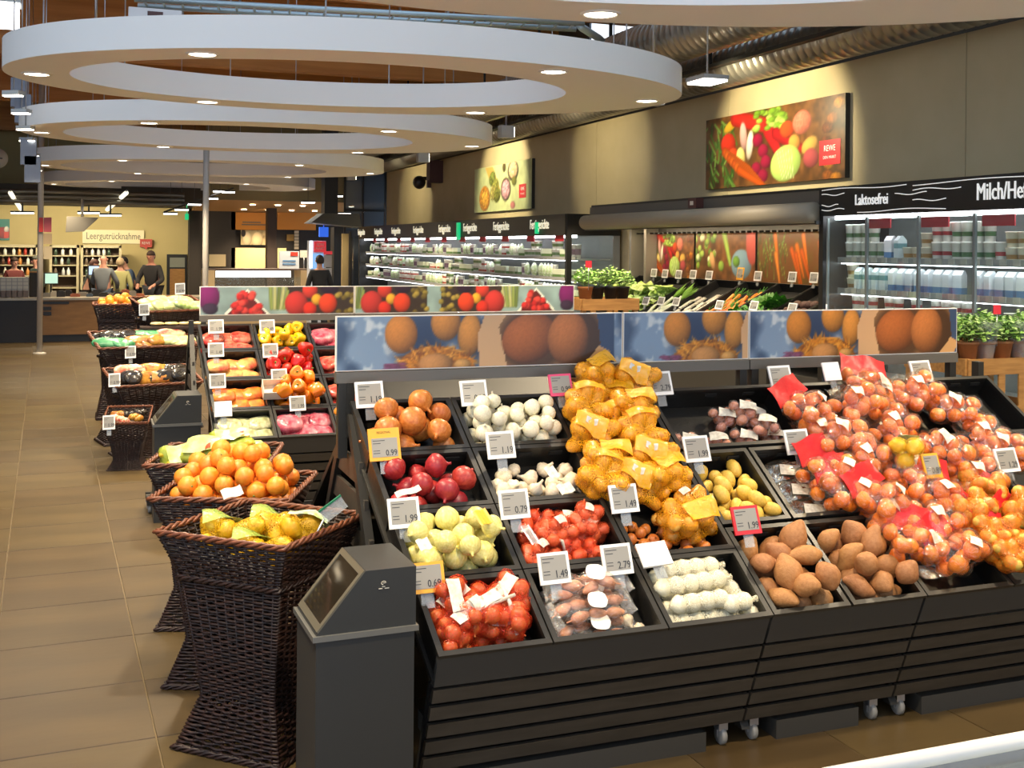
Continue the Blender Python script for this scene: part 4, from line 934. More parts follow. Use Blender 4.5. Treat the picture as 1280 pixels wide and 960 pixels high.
B1, B2, B3 = banks
CR = {}
rowname = ['front', 'second', 'third', 'top']; coln = ['left', 'middle', 'right']
what = {(0, 0): 'red-netted onions', (1, 0): 'shallot packs', (2, 0): 'stringed white onions', (0, 1): 'loose yellow onions', (1, 1): 'red netted shallots', (2, 1): 'small brown onions', (0, 2): 'red onions', (1, 2): 'garlic', (2, 2): 'yellow potato bags in the third row', (0, 3): 'brown onions', (1, 3): 'white onions', (2, 3): 'yellow potato bags in the top row'}
ts = [0, .255, .51, .755, 1.0]; us = [0, .318, .662, 1.0]
for c in range(3):
    for r_ in range(4): CR[(c, r_)] = B1.crate(us[c], us[c + 1], ts[r_], ts[r_ + 1], 'black plastic crate holding %s' % what[(c, r_)])
CR['wide'] = B2.crate(0, 1, .69, 1, 'wide black crate with red potato packs under the middle picture')
CR['ypot'] = B2.crate(0, .47, .35, .68, 'narrow black crate with loose yellow potatoes'); CR['foil'] = B2.crate(.48, 1, .35, .68, 'narrow black crate with silvery packs')
CR['sw1'] = B2.crate(0, .49, 0, .34, 'narrow black crate of sweet potatoes nearer the white onions'); CR['sw2'] = B2.crate(.5, 1, 0, .34, 'narrow black crate of sweet potatoes beside the bagged potatoes')
for c in range(3):
    for r_ in range(3): CR[('r', c, r_)] = B3.crate(c / 3, (c + 1) / 3, r_ / 3, (r_ + 1) / 3, 'black crate under the bagged potatoes, %s column %s row' % (coln[c], ['front', 'middle', 'back'][r_]))
def mfill(key, *a, **k): M, w, d, t = CR[key]; return fill(M, a[0], a[1], a[2], w, d, *a[3:], **k)
mfill((0, 3), brown_on, 17, .055, 31, 'brown_onion', 'large loose brown onion in the top left crate', 'onion', 'loose brown onions in the top crate', hmax=.17)
mfill((1, 3), white_on, 40, .037, 32, 'white_onion', 'round white onion in the top crate under the potato picture', 'onion', 'white onions in the top crate', hmax=.17)
mfill((0, 2), red_on, 19, .047, 33, 'red_onion', 'loose red onion in the crate below the brown onions', 'onion', 'loose red onions', hmax=.13)
mfill((1, 2), garlic, 20, .034, 34, 'garlic_bulb', 'white garlic bulb in the crate left of the yellow potato bags', 'garlic', 'garlic bulbs', hmax=.14)
mfill((0, 1), yel_on, 32, .045, 35, 'yellow_onion', 'pale yellow onion in the crate behind the grey bag dispenser', 'onion', 'loose yellow onions', hmax=.19)
mfill((2, 1), brown_on, 26, .026, 36, 'small_onion', 'small brown onion beside the orange net bag in the second row', 'onion', 'small brown onions', hmax=.09)
mfill('ypot', ypot, 26, .034, 37, 'yellow_potato', 'loose yellow potato in the narrow crate with the red price sign', 'potato', 'loose yellow potatoes', hmax=.15)
mfill('sw1', sweets, 17, .048, 38, 'sweet_potato', 'brown sweet potato in the crate next to the white onions', 'sweet potato', 'sweet potatoes in the left narrow crate', hmax=.19)
mfill('sw2', sweets, 19, .047, 39, 'sweet_potato', 'brown sweet potato in the crate next to the bagged potatoes', 'sweet potato', 'sweet potatoes in the right narrow crate', hmax=.19)
# red net onion bags, front left crate
M, w, d, _ = CR[(0, 0)]
rb = [bag('onion_net_bag', '', 'net bag', 'red net bags of onions in the front crate', .22, .15, 10, .032, net_on, rnet, 50 + k, iname='onion', extras=[tail('white_tie', white_lbl, (-.10, -.05, .06), (.06, .07, .10), .007)] if k < 1 else [patch('paper_label', white_lbl, 0, 0, .12, .05, .3)], hmax=.10) for k in range(3)]
for k, (x, y, z, a) in enumerate([(-.08, -.05, .0, .3), (.08, -.05, .0, -.4), (-.09, .07, .01, .2), (.08, .06, .0, 2.6), (.0, .0, .055, .1), (-.10, .03, .06, 1.3), (.11, .0, .05, 1.0), (.10, .07, .03, .5), (-.07, -.03, .05, .2), (.04, -.03, .06, -.3)]):
    put(rb[k % 3], M @ Matrix.Translation((x, y, z)) @ Matrix.Rotation(a, 4, 'Z'), 'red net bag of onions in the front left crate, %s' % ['front left', 'front right', 'back left', 'back right', 'on top in the middle', 'on top at the left edge', 'on top at the right edge', 'in the rear right corner', 'on top at the front left', 'on top at the front right'][k])
drop(rb)
# shallot packs with round white stickers
M, w, d, _ = CR[(1, 0)]
def sticker(cx, cy, r):
    def f(t, sp, hat, top, rr): g = G(); z = max(hat(cx + a_, cy + b_) for a_ in (-.02, 0, .02) for b_ in (-.02, 0, .02)) + .004; g.add([(cx + r * math.cos(a * math.pi / 10), cy + r * math.sin(a * math.pi / 10), z + .004 * math.sin(a)) for a in range(20)], [tuple(range(20))]); g.build('round_sticker', mat('sticker', '#efeee8', .4), t, fix=False)
    return f
sb = [bag('shallot_pack', '', 'produce pack', 'shallot packs with round stickers', .30, .13, 9, .030, pink_sh, clear2, 60 + k, 'clear_film', [sticker(.02, .0, .038), flap('film_end', clear2, .12, .18, -.05, .10, .03, .02), flap('film_end', clear2, -.18, -.12, -.05, .10, .03, .02)], .075, 'shallot', True) for k in range(2)]
for k, (x, y, z, a) in enumerate([(-.02, -.08, .0, .15), (.0, .06, .01, .05), (-.03, -.03, .06, .12), (-.01, .07, .075, .02)]):
    put(sb[k % 2], M @ Matrix.Translation((x, y, z)) @ Matrix.Rotation(a, 4, 'Z'), 'clear pack of pink shallots with a round white sticker, %s' % ['lower front one', 'lower back one', 'upper front one', 'upper back one'][k])
drop(sb)
for k in range(3):
    o = link('garlic_bulb', garlic[0], None, M=M @ Matrix.Translation((w / 2 - .04 - .03 * k, -d / 2 + .045 + .045 * k, .03)) @ rnd_rot(R) @ Matrix.Scale(.026, 4)); tag(o, 'stray garlic bulb at the right end of the shallot packs', 'garlic', 'stray garlic bulbs by the shallots')
# strings of white onions in nets
M, w, d, _ = CR[(2, 0)]
def string_bag(n, r, label, Mx, bend=0.0):
    t = thing('onion_string', label, 'onion string', M=Mx, group='netted strings of white onions'); sp = []
    for i in range(n):
        s = (i - (n - 1) / 2) * r * 1.72; p = (s, bend * s * s * 4, r); sp.append(p + (r,)); link('white_onion', white_on[i % 3], t, M=Matrix.Translation(p) @ Matrix.Rotation(math.pi / 2, 4, 'Y') @ Matrix.Scale(r * .93, 4))
    g = G(); prof = []
    pts = []; rad = []
    for i in range(n * 4 - 3):
        s = (i / 4 - (n - 1) / 2) * r * 1.72; f = (i % 4) / 4; pts.append((s, bend * s * s * 4, r)); rad.append(r * (1.03 if i % 4 == 0 else (.93 if i % 2 else .86)))
    e = [(pts[0][0] - r * .9, pts[0][1], r)], [(pts[-1][0] + r * .9, pts[-1][1], r), (pts[-1][0] + r * 1.6, pts[-1][1], r)]
    g.path(e[0] + pts + e[1], [r * .3] + rad + [r * .25, r * .35], 12); g.build('net', wnet, t, fix=False)
for k, (x, y, z, a, n) in enumerate([(-.06, -.10, 0, .0, 5), (-.04, -.035, .0, .05, 5), (-.06, .035, .0, .0, 5), (-.06, .105, .0, .02, 4), (-.05, -.065, .06, .03, 4), (-.05, .02, .062, .05, 5), (-.02, .09, .062, .0, 4), (.145, .02, .0, -1.35, 5), (.10, -.09, .062, .1, 2)]):
    string_bag(n, .036, 'netted string of white onions, %s' % ['lying frontmost', 'second from the front in the bottom layer', 'third from the front in the bottom layer', 'at the back in the bottom layer', 'lying on the front strings', 'long one across the middle on top', 'on top at the back', 'standing along the right side', 'short one lying on the right front'][k], M @ Matrix.Translation((x, y, z + .018)) @ Matrix.Rotation(a, 4, 'Z'))
# red netted shallots (second row, middle)
M, w, d, _ = CR[(1, 1)]
sh = [bag('shallot_net_bag', '', 'net bag', 'red net bags of shallots', .18, .13, 12, .026, sh_on, rnet if k else net('net_light_red', '#dd5a34', .2, 170), 70 + k, iname='shallot', extras=[patch('paper_label', white_lbl, .0, .0, .045, .035, .2)] if k == 0 else [tail('plastic_clip', white_lbl, (-.06, 0, .07), (-.10, .04, .12), .006)], hmax=.1) for k in range(2)]
for k, (x, y, z, a) in enumerate([(-.11, -.06, 0, .4), (.05, -.07, 0, .1), (.13, .03, 0, .5), (-.09, .07, 0, 1.0), (.04, .07, .0, -.3), (-.03, .0, .055, .2), (.11, .05, .055, .9)]):
    put(sh[0 if k in (5,) else k % 2], M @ Matrix.Translation((x, y, z)) @ Matrix.Rotation(a, 4, 'Z'), 'red net of shallots in the second-row middle crate, %s' % ['front left', 'front centre', 'right side', 'back left', 'back centre', 'on top with a small white label', 'on top at the right'][k])
drop(sh)
# orange-net bag in the small onion crate
M, w, d, _ = CR[(2, 1)]
t = bag('onion_net_bag', 'plump orange net bag with yellow wrapper lying on the small brown onions', 'net bag', None, .24, .19, 22, .032, potatoes, net('net_deep_orange', '#f0a01a', .30, 150), 81, extras=[patch('yellow_wrapper', yel_wrap, .03, -.03, .15, .085, .05), patch('paper_label', white_lbl, .0, .065, .05, .03, .3)], hmax=.15)
t.matrix_basis = M @ Matrix.Translation((.085, .01, .03)) @ Matrix.Rotation(.15, 4, 'Z')
# yellow potato bags, top right of bay one
M, w, d, _ = CR[(2, 2)]
pb = [bag('potato_net_bag', '', 'net bag', 'orange net bags of potatoes', .22, .17, 15, .030, potatoes, onet, 90 + k, extras=[[patch('yellow_wrapper', yel_wrap, .02, .03, .13, .08, .2)], [patch('yellow_wrapper', yel_wrap, -.03, -.02, .14, .07, -.1), patch('paper_label', white_lbl, -.03, -.02, .05, .022, -.1, .011)], [patch('yellow_wrapper', yel_wrap, .0, .05, .14, .045, .1), flap('net_tail', mat('net_tail', '#e09a22', .5), -.05, .05, .07, .06, .05, .04)]][k], hmax=.13, infl=.007, kf=.6) for k in range(3)]
pos = [(748, 470, .10), (795, 478, .09), (733, 512, .09), (792, 512, .10), (742, 545, .09), (800, 545, .11), (760, 578, .10), (815, 575, .09), (752, 600, .08), (832, 596, .09), (800, 606, .05), (770, 535, .05), (765, 500, .05)]
for k, (px, py, hh) in enumerate(pos):
    p = B1.hit(px, py, hh - .04); put(pb[k % 3], frame(p - B1.n * .06, (1, 0, 0), B1.n) @ Matrix.Rotation(R.uniform(-.5, .5), 4, 'Z'), 'orange net bag of potatoes with yellow wrapper, %s' % ['at the top left against the picture rail', 'at the top right against the picture rail', 'left in the second course from the top', 'right in the second course from the top', 'left in the middle of the stack', 'right in the middle of the stack', 'left below the middle', 'right below the middle', 'lowest at the left', 'lowest at the right edge', 'lowest in the centre', 'centre between the courses', 'centre near the top'][k])
drop(pb)
# red potato packs
M, w, d, _ = CR['wide']
rp = [bag('potato_pack', '', 'produce pack', 'film packs of red potatoes', .15, .13, 10, .026, rpot, clear2, 110 + k, 'clear_film', [patch('paper_label', white_lbl, .0, .0, .08, .05, -.5)], .07) for k in range(2)]
for k, (x, y, z, a) in enumerate([(-.24, -.11, 0, .1), (-.10, -.11, 0, .2), (.06, -.11, 0, .0), (.21, -.11, 0, -.1), (.02, .04, .0, .1), (.18, .04, 0, .0), (.10, .02, .06, .1), (.16, -.07, .055, -.1)]):
    put(rp[k % 2], M @ Matrix.Translation((x, y, z)) @ Matrix.Rotation(a, 4, 'Z'), 'film pack of small red potatoes, %s' % ['front row far left', 'front row second from left', 'front row third from left', 'front row far right', 'back row left', 'back row right', 'upper one lying on the back row', 'upper one lying on the front row'][k])
drop(rp)
# silvery packs with white labels
M, w, d, _ = CR['foil']
foil = mat('silver_foil', '#a8a294', .18, .95, bump=1.0, bscale=30)
for k in range(3):
    t = thing('foil_pack', 'silvery crinkled pack with white label, %s in the narrow crate' % ['front one', 'middle one', 'rear one'][k], 'produce pack', group='silvery packs', M=M @ Matrix.Translation((0, -.12 + .115 * k, .035 + .004 * k)) @ Matrix.Rotation(.12, 4, 'X'))
    rr = random.Random(k); g = G(); g.ball(lambda dv: Vector((dv.x * w * .47 * (1 - .1 * dv.y * dv.y), dv.y * .075, dv.z * .028 * (1 + .4 * math.sin(dv.x * 9 + k) * math.cos(dv.y * 8)))), 20, 12); g.build('foil_body', foil, t)
    g = G(); g.add([(-.07, -.03, .034), (.04, -.045, .034), (.05, .01, .034), (-.05, .025, .034)], [(0, 1, 2, 3)]); g.build('paper_label', white_lbl, t, fix=False)
# big film bags, right bay
fb = [bag('potato_bag', '', 'potato bag', 'clear bags of orange potatoes in the right bay', .30, .20, 17, .036, bpot, clear, 130 + k, 'clear_film', [[patch('paper_label', white_lbl, .05, -.02, .06, .05, .4), flap('red_header', red_fl, -.12, .12, .075, .10, .06, .05), flap('film_end', clear, -.10, .10, -.14, .05, .03, .0)], [patch('paper_label', white_lbl, -.03, .02, .065, .05, -.2), flap('film_end', clear, -.09, .09, .09, .06, .03, .02)], [patch('paper_label', white_lbl, .02, -.04, .06, .05, .5), flap('red_header', red_fl, -.11, .11, .075, .10, .06, .06)]][k], .12, infl=.011, kf=.45) for k in range(3)]
pos = [(1010, 510, .10, .5, 0), (1085, 482, .10, -.3, 0), (1150, 490, .10, .3, 1), (1055, 548, .10, -.2, 1), (1120, 535, .11, .5, 1), (1195, 515, .08, -.4, 1), (1180, 565, .10, -1.0, 1), (1040, 590, .08, .3, 2), (1232, 548, .06, .3, 1), (1105, 625, .12, .4, 0), (1165, 615, .09, -.3, 2), (1145, 680, .10, -.2, 0), (1195, 690, .09, .4, 2), (1255, 565, .06, -.2, 1), (1075, 505, .13, .2, 1), (1225, 600, .06, .1, 1), (1085, 575, .09, .6, 1), (1140, 590, .08, -.4, 1), (1060, 615, .07, .2, 2), (1175, 655, .08, .3, 1), (1120, 650, .07, -.3, 1), (1030, 545, .06, .3, 1), (1110, 500, .06, .0, 1)]
for k, (px, py, hh, a, v) in enumerate(pos):
    p = B3.hit(px, py, hh - .04); put(fb[v], frame(p - B3.n * .065, (1, 0, 0), B3.n) @ Matrix.Rotation(a, 4, 'Z'), 'clear film bag of orange potatoes, %s' % ['at the upper left with a red header', 'at the top beside the tag with painted glare', 'at the top below the right price tag', 'left of centre with a pale label', 'in the centre of the heap', 'at the upper right edge', 'standing steeply right of centre', 'lower left with a red header below it', 'far right by the price tag', 'below the net of lemons with a red header', 'below the yellow price card', 'at the front edge with red header', 'front right with red header', 'at the far right picture edge', 'lying on the upper bags', 'right between two crates', 'left of the lemon net', 'right below the lemon net', 'lower left at the foil packs with red header', 'between the front bags', 'left behind the front bags', 'at the left edge beside the red potato packs', 'under the top bags in the middle'][k])
drop(fb)
yb_ = [bag('potato_net_bag', '', 'net bag', 'orange fine-net bags at the right edge', .22, .16, 13, .034, ypot, ornet, 150 + k, extras=[flap('red_header', red_fl, -.08, .08, .07, .05, .05, .03)], hmax=.12) for k in range(2)]
for k, (px, py, hh, a) in enumerate([(1215, 640, .09, .3), (1245, 668, .10, -.2), (1275, 640, .10, .5), (1268, 695, .10, .1), (1225, 612, .06, -.5)]):
    p = B3.hit(px, py, hh - .04); put(yb_[k % 2], frame(p - B3.n * .06, (1, 0, 0), B3.n) @ Matrix.Rotation(a, 4, 'Z'), 'orange fine-net bag of yellow potatoes, %s' % ['left one with red header', 'middle one of the group', 'upper one at the picture edge', 'lowest one at the picture edge', 'topmost small one'][k])
drop(yb_)
# net of lemons with green label on the potatoes
lem = bag('lemon_net', 'small yellow net of lemons with green label lying on the potato bags', 'net bag', None, .12, .16, 4, .040, lemon_me, net('net_yellow', '#e6c030', .2, 170), 160, iname='lemon', extras=[patch('green_label', mat('label_green', '#9fc06a', .4, col2='#e6e8d0', scale=40), .08, .03, .09, .08, .3)], hmax=.12)
lem.matrix_basis = frame(B3.hit(1122, 578, .06), (1, 0, 0), B3.n) @ Matrix.Rotation(.5, 4, 'Z')
# ================================================================== WICKER BASKETS
wick = mat('wicker_dark', '#1e0e08', 0.5, col2='#331b11', scale=20, rnd=.05); wick_rim = mat('wicker_rim', '#5a2f1a', 0.45, col2='#784326', scale=30)
def square_ring(hx_, hy_, z, nst, ph, amp, per=2):
    """one weaver running round four sides, in and out of the stakes"""
    pts = []; cs = [(-hx_, -hy_), (hx_, -hy_), (hx_, hy_), (-hx_, hy_)]; nr = [(0, -1), (1, 0), (0, 1), (-1, 0)]; k = 0
    for s in range(4):
        a, b = cs[s], cs[(s + 1) % 4]; n = nst * per
        for i in range(n):
            t = i / n; o = amp * math.cos(math.pi * (i / per + ph)) if i else 0
            pts.append((a[0] + (b[0] - a[0]) * t + nr[s][0] * o, a[1] + (b[1] - a[1]) * t + nr[s][1] * o, z + .0015 * math.sin(k * 1.7 + z * 300))); k += 1
    return pts
def weave(prof, nst=10, dz=.0125, r=.0062, bottom=None):
    """prof: list of (half_x, half_y, z) from bottom to top"""
    g = G(); zs = []; z = prof[0][2] + r
    def at(z):
        for (a, b, z0), (c, d, z1) in zip(prof[:-1], prof[1:]):
            if z0 <= z <= z1 + 1e-6: f = (z - z0) / (z1 - z0); return a + (c - a) * f, b + (d - b) * f
        return prof[-1][:2]
    k = 0
    while z < prof[-1][2]:
        a, b = at(z); g.path(square_ring(a, b, z, nst, k % 2, .006), r, 4, closed=True, smooth=True); z += dz; k += 1
    for s in range(4):
        for i in range(nst):
            t = (i + .5) / nst if i else .02; pts = []
            for (a, b, zz) in prof:
                cs = [(-a, -b), (a, -b), (a, b), (-a, b)]; p, q = cs[s], cs[(s + 1) % 4]; pts.append((p[0] + (q[0] - p[0]) * t, p[1] + (q[1] - p[1]) * t, zz))
            g.path(pts, .0055, 4, 0)
    return g
def braid(hx_, hy_, z, r=.010):
    g = G()
    for ph in (0, 2.1, 4.2):
        pts = []
        base = square_ring(hx_, hy_, z, 10, 0, 0, 3)
        for i, p in enumerate(base): d = Vector((p[0], p[1], 0)).normalized(); pts.append(Vector(p) + d * .008 * math.cos(i * .9 + ph) + Vector((0, 0, .008 * math.sin(i * .9 + ph))))
        g.path(pts, r * .72, 5, closed=True)
    return g
TRAY = weave([(.235, .235, 0), (.30, .30, .17)], 12).mesh('tray_weave', wick); RIM = braid(.303, .303, .175).mesh('rim', wick_rim)
g = G(); g.bb((-.235, -.235, -.006), (.235, .235, .006)); TFLOOR = g.mesh('tray_floor', wick)
PED = weave([(.25, .25, 0), (.175, .175, .20), (.185, .185, .30), (.235, .235, .665)], 10).mesh('pedestal_weave', wick); FOOT = braid(.252, .252, .010, .008).mesh('foot_rim', wick)
BAND = braid(.24, .24, .665, .009).mesh('collar_rim', wick)
def basket(name, label, loc, rz, zrim=.845, sx=1, sy=1, tilt=0.0, group='wicker stand baskets', floor_z=True):
    t = thing(name, label, 'basket', (loc[0], loc[1], 0), rz, group); kz = (zrim - .175) / .67
    MT = Matrix.Translation((0, 0, zrim - .175)) @ Matrix.Rotation(tilt, 4, 'X') @ Matrix.Diagonal((sx, sy, 1, 1))
    for nm, me in (('tray_weave', TRAY), ('rim', RIM), ('tray_floor', TFLOOR)):
        o = link(nm, me, t, M=MT)
        if nm == 'tray_weave': stuff(o)
    if floor_z:
        MP = Matrix.Diagonal((sx, sy, kz, 1))
        for nm, me in (('pedestal_weave', PED), ('foot_rim', FOOT), ('collar_rim', BAND)):
            o = link(nm, me, t, M=MP)
            if nm == 'pedestal_weave': stuff(o)
    return Matrix.Translation((loc[0], loc[1], 0)) @ Matrix.Rotation(rz, 4, 'Z') @ MT
K1 = basket('wicker_basket', 'nearest dark wicker pedestal basket with lemon nets beside the grey dispenser', (.645, 4.52), math.radians(-43), sx=.96, sy=.96)
K2 = basket('wicker_basket', 'dark wicker pedestal basket heaped with oranges behind the lemon basket', (.63, 5.27), math.radians(-22))
K3 = basket('wicker_basket', 'dark wicker pedestal basket with yellow-green fruit bags behind the oranges', (.62, 6.08), math.radians(-16))
# oranges
def cone_heap(n, r, w, d, seed, slope=.5, hmax=.6):
    rr = random.Random(seed); pl = []
    for i in range(n):
        best = None; ri = r * rr.uniform(.93, 1.07)
        for _ in range(60):
            x = rr.uniform(-w / 2 + ri, w / 2 - ri); y = rr.uniform(-d / 2 + ri, d / 2 - ri); z = ri
            for (a, b, c, q) in pl:
                dd = (x - a) ** 2 + (y - b) ** 2; s = (ri + q) * .98
                if dd < s * s: z = max(z, c + math.sqrt(s * s - dd))
            k = z + slope * math.hypot(x, y)
            if best is None or k < best[0]: best = (k, x, y, z)
        pl.append((best[1], best[2], best[3], ri))
    return pl
rr = random.Random(4)
for (x, y, z, ri) in cone_heap(104, .043, .54, .52, 12, .5):
    o = link('orange', orange_me, None, M=K2 @ Matrix.Translation((x, y, z + .008)) @ rnd_rot(rr) @ Matrix.Scale(ri, 4)); tag(o, 'loose orange in the heap on the wicker basket', 'orange', 'oranges heaped in the basket'); link('stem_scar', stem_me, o)
gfilm = film('green_film', '#e6f0b0', .35, .2, .6, 25, '#b9c94a'); glabel = mat('label_green'); pale_g = mat('film_pale_green', '#bccb5a', .3, col2='#e2e4a0', scale=16, bump=.4, bscale=20)
fr = [bag('fruit_bag', '', 'fruit bag', 'yellow-green fruit bags', .24, .17, 10, .036, [orange_me] if k else lemon_me, gfilm, 170 + k, 'printed_film', [patch('printed_panel', pale_g, 0, 0, .17, .11, .1), patch('red_motif', mat('motif_red', '#c8502c', .4), .04, -.03, .045, .035, .2, .011)], .12, 'citrus_fruit') for k in range(2)]
for k, (x, y, z, a, tx) in enumerate([(-.16, -.10, .10, .4, .5), (-.02, -.16, .16, -.2, .6), (.08, -.02, .16, .2, .1), (-.12, .12, .08, 1.2, .2), (.14, .12, .06, .3, .1)]):
    put(fr[k % 2], K3 @ Matrix.Translation((x, y, z)) @ Matrix.Rotation(a, 4, 'Z') @ Matrix.Rotation(tx, 4, 'X'), 'yellow-green printed fruit bag in the rear basket, %s' % ['hanging over the left rim', 'upright in front', 'lying in the middle', 'at the back left', 'at the back right'][k])
drop(fr)
# lemon nets in the nearest basket
ynet = net('net_lemon', '#dca818', .34, 170)
gsheet = film('green_sheet', '#eef6d0', .45, .2, .7, 30, '#a8c45a')
ln = [bag('lemon_net', '', 'net bag', 'lemon nets with green labels', .28, .13, 9, .034, lemon_me, ynet, 180 + k, 'net', [patch('green_label', gsheet if k else glabel, .06 - .1 * k, .02, .14, .10, .2)], .10, 'lemon') for k in range(2)]
for k, (x, y, z, a) in enumerate([(-.10, -.02, .03, .55), (.08, -.12, .03, .3), (.06, .10, .03, .8), (-.08, -.10, .10, .5), (.12, .02, .11, .25), (-.02, .14, .06, .2)]):
    put(ln[k % 2], K1 @ Matrix.Translation((x, y, z * .75)) @ Matrix.Rotation(a, 4, 'Z') @ Matrix.Scale(1.15, 4), 'yellow net of lemons with a green label, %s' % ['lying left at the bottom', 'lying at the front right', 'lying at the back', 'on top at the left', 'plump one on top at the right', 'behind on the far rim'][k])
drop(ln)
# small sign on a stick beside the lemons
t = thing('stick_sign', 'small clear sign holder with green edge leaning at the lemon basket corner', 'sign holder', atZ(418, 638, .93)); g = G(); g.bb((-.05, -.003, -.02), (.05, .003, .03)); o = g.build('card', film('sign_clear', '#f2f6f4', .4, .1, 0), t); o.rotation_euler = (0, -.6, 0)
g = G(); g.bb((-.052, -.005, .03), (.052, .005, .037)); o = g.build('green_edge', mat('edge_green', '#1f6a4a', .4), t); o.rotation_euler = (0, -.6, 0)
g = G(); g.tube((-.04, 0, -.03), (-.10, 0, -.14), .004, 6); g.build('stick', steel, t)

# ---- distant tiered wicker baskets
Tt = math.radians(14)
D1 = basket('wicker_basket', 'low dark wicker basket of packets at the foot of the far basket row', (.30, 10.35), math.radians(-8), .47, .62, .62, Tt)
D2 = basket('wicker_basket', 'wide tilted wicker basket with dark pouches, second from below in the far row', (.52, 10.95), math.radians(14), .74, 1.30, .8, Tt)
D3 = basket('wicker_basket', 'wide tilted wicker basket with green and amber packs, middle of the far row', (.46, 11.75), math.radians(12), 1.02, 1.55, .85, Tt)
D4 = basket('wicker_basket', 'highest tilted wicker basket with lettuce bags in the far row', (.76, 12.45), math.radians(22), 1.33, 1.15, .85, Tt)
D5 = basket('wicker_basket', 'far wicker basket of small oranges by the checkout', (.26, 13.4), math.radians(0), 1.28, .85, .85, 0)
rr = random.Random(14)
for (x, y, z, ri) in cone_heap(44, .045, .48, .48, 5, .3):
    o = link('orange', orange_me, None, M=D5 @ Matrix.Translation((x, y, z + .05)) @ Matrix.Scale(ri / .85, 4)); tag(o, 'small orange in the far wicker basket by the checkout', 'orange', 'oranges in the far basket')
def pillow(name, m, w=.20, d=.15, h=.05):
    g = G(); g.ball(lambda v: Vector((math.copysign(abs(v.x) ** .7, v.x) * w / 2, math.copysign(abs(v.y) ** .7, v.y) * d / 2, v.z * h / 2 * (1 + .25 * math.sin(v.x * 7) * math.cos(v.y * 6)))), 14, 8); return g.mesh(name, m)
packs = {'amber': pillow('nut_bag', mat('pack_amber', '#b8862e', .3, col2='#8a4a22', scale=26, rnd=.2, bump=.4, bscale=30)), 'dark': pillow('nut_bag', mat('pack_dark', '#1c1a18', .2, col2='#3b332a', scale=14, bump=.4, bscale=20)), 'red': pillow('nut_bag', mat('pack_red', '#b4382c', .3, col2='#d8c8a0', scale=18, bump=.4, bscale=24)),
         'green': pillow('herb_pack', mat('pack_green', '#2f7a4c', .3, col2='#6aa878', scale=14, bump=.3, bscale=20)), 'pale': pillow('lettuce_bag', mat('pack_pale', '#a8b870', .3, col2='#d4ca90', scale=22, rnd=.1, bump=.4, bscale=20)), 'lettuce': pillow('lettuce_bag', mat('pack_lettuce', '#9cc05a', .3, col2='#d4dca4', scale=22, bump=.4, bscale=20)), 'cream': pillow('bread_roll', mat('pack_cream', '#dcc58c', .4, col2='#cfae6a', scale=8))}
def scatter(Mx, kinds, n, hx_, hy_, z0, lab, group, seed, cat='food pack', sc=1.0, upright=0.0):
    rr = random.Random(seed)
    for k in range(n):
        kd = kinds[int(k * len(kinds) / n)]; x = -hx_ + 2 * hx_ * (k % max(1, n // 2) + .5) / max(1, n // 2) + rr.uniform(-.02, .02); y = (-hy_ / 2 if k < n // 2 else hy_ / 2)
        o = link(packs[kd].name.split('.')[0], packs[kd], None, M=Mx @ Matrix.Translation((x, y, z0 + rr.uniform(0, .04))) @ Matrix.Rotation(rr.uniform(-.8, .8), 4, 'Z') @ Matrix.Rotation(upright + rr.uniform(-.2, .2), 4, 'X') @ Matrix.Diagonal((sc, sc, sc * 1.5, 1)))
        tag(o, lab % kd, cat, group)
scatter(D1, ['red', 'amber', 'dark'], 12, .20, .18, .14, 'small %s coloured snack packet in the lowest far wicker basket', 'packets in the lowest far basket', 1, sc=.75)
scatter(D2, ['dark', 'amber', 'dark', 'red', 'amber', 'dark'], 18, .22, .20, .16, '%s coloured nut pouch in the second far wicker basket', 'pouches in the second far basket', 2, upright=.9)
scatter(D3, ['green', 'amber', 'pale', 'dark', 'green', 'red'], 22, .24, .20, .15, '%s coloured pack in the middle far wicker basket', 'packs in the middle far basket', 3, upright=.3)
scatter(D4, ['pale', 'lettuce', 'cream', 'lettuce'], 14, .22, .18, .16, '%s coloured salad bag in the highest far wicker basket', 'bags in the highest far basket', 4, upright=.4)
for k in range(4):
    o = link('bread_roll', packs['cream'], None, M=Matrix.Translation((.62 + .14 * k, 12.0, 1.14)) @ Matrix.Scale(.72, 4)); tag(o, 'round cream roll on the ledge between the two upper far baskets', 'roll', 'rolls between the far baskets')
g = G(); g.bb((.45, 11.85, 1.09), (1.2, 12.12, 1.115)); g.tube((.5, 12, 0), (.5, 12, 1.1), .015); g.tube((1.15, 12, 0), (1.15, 12, 1.1), .015); tag(g.build('roll_ledge', wick), 'narrow dark ledge on legs carrying the cream rolls', 'shelf')

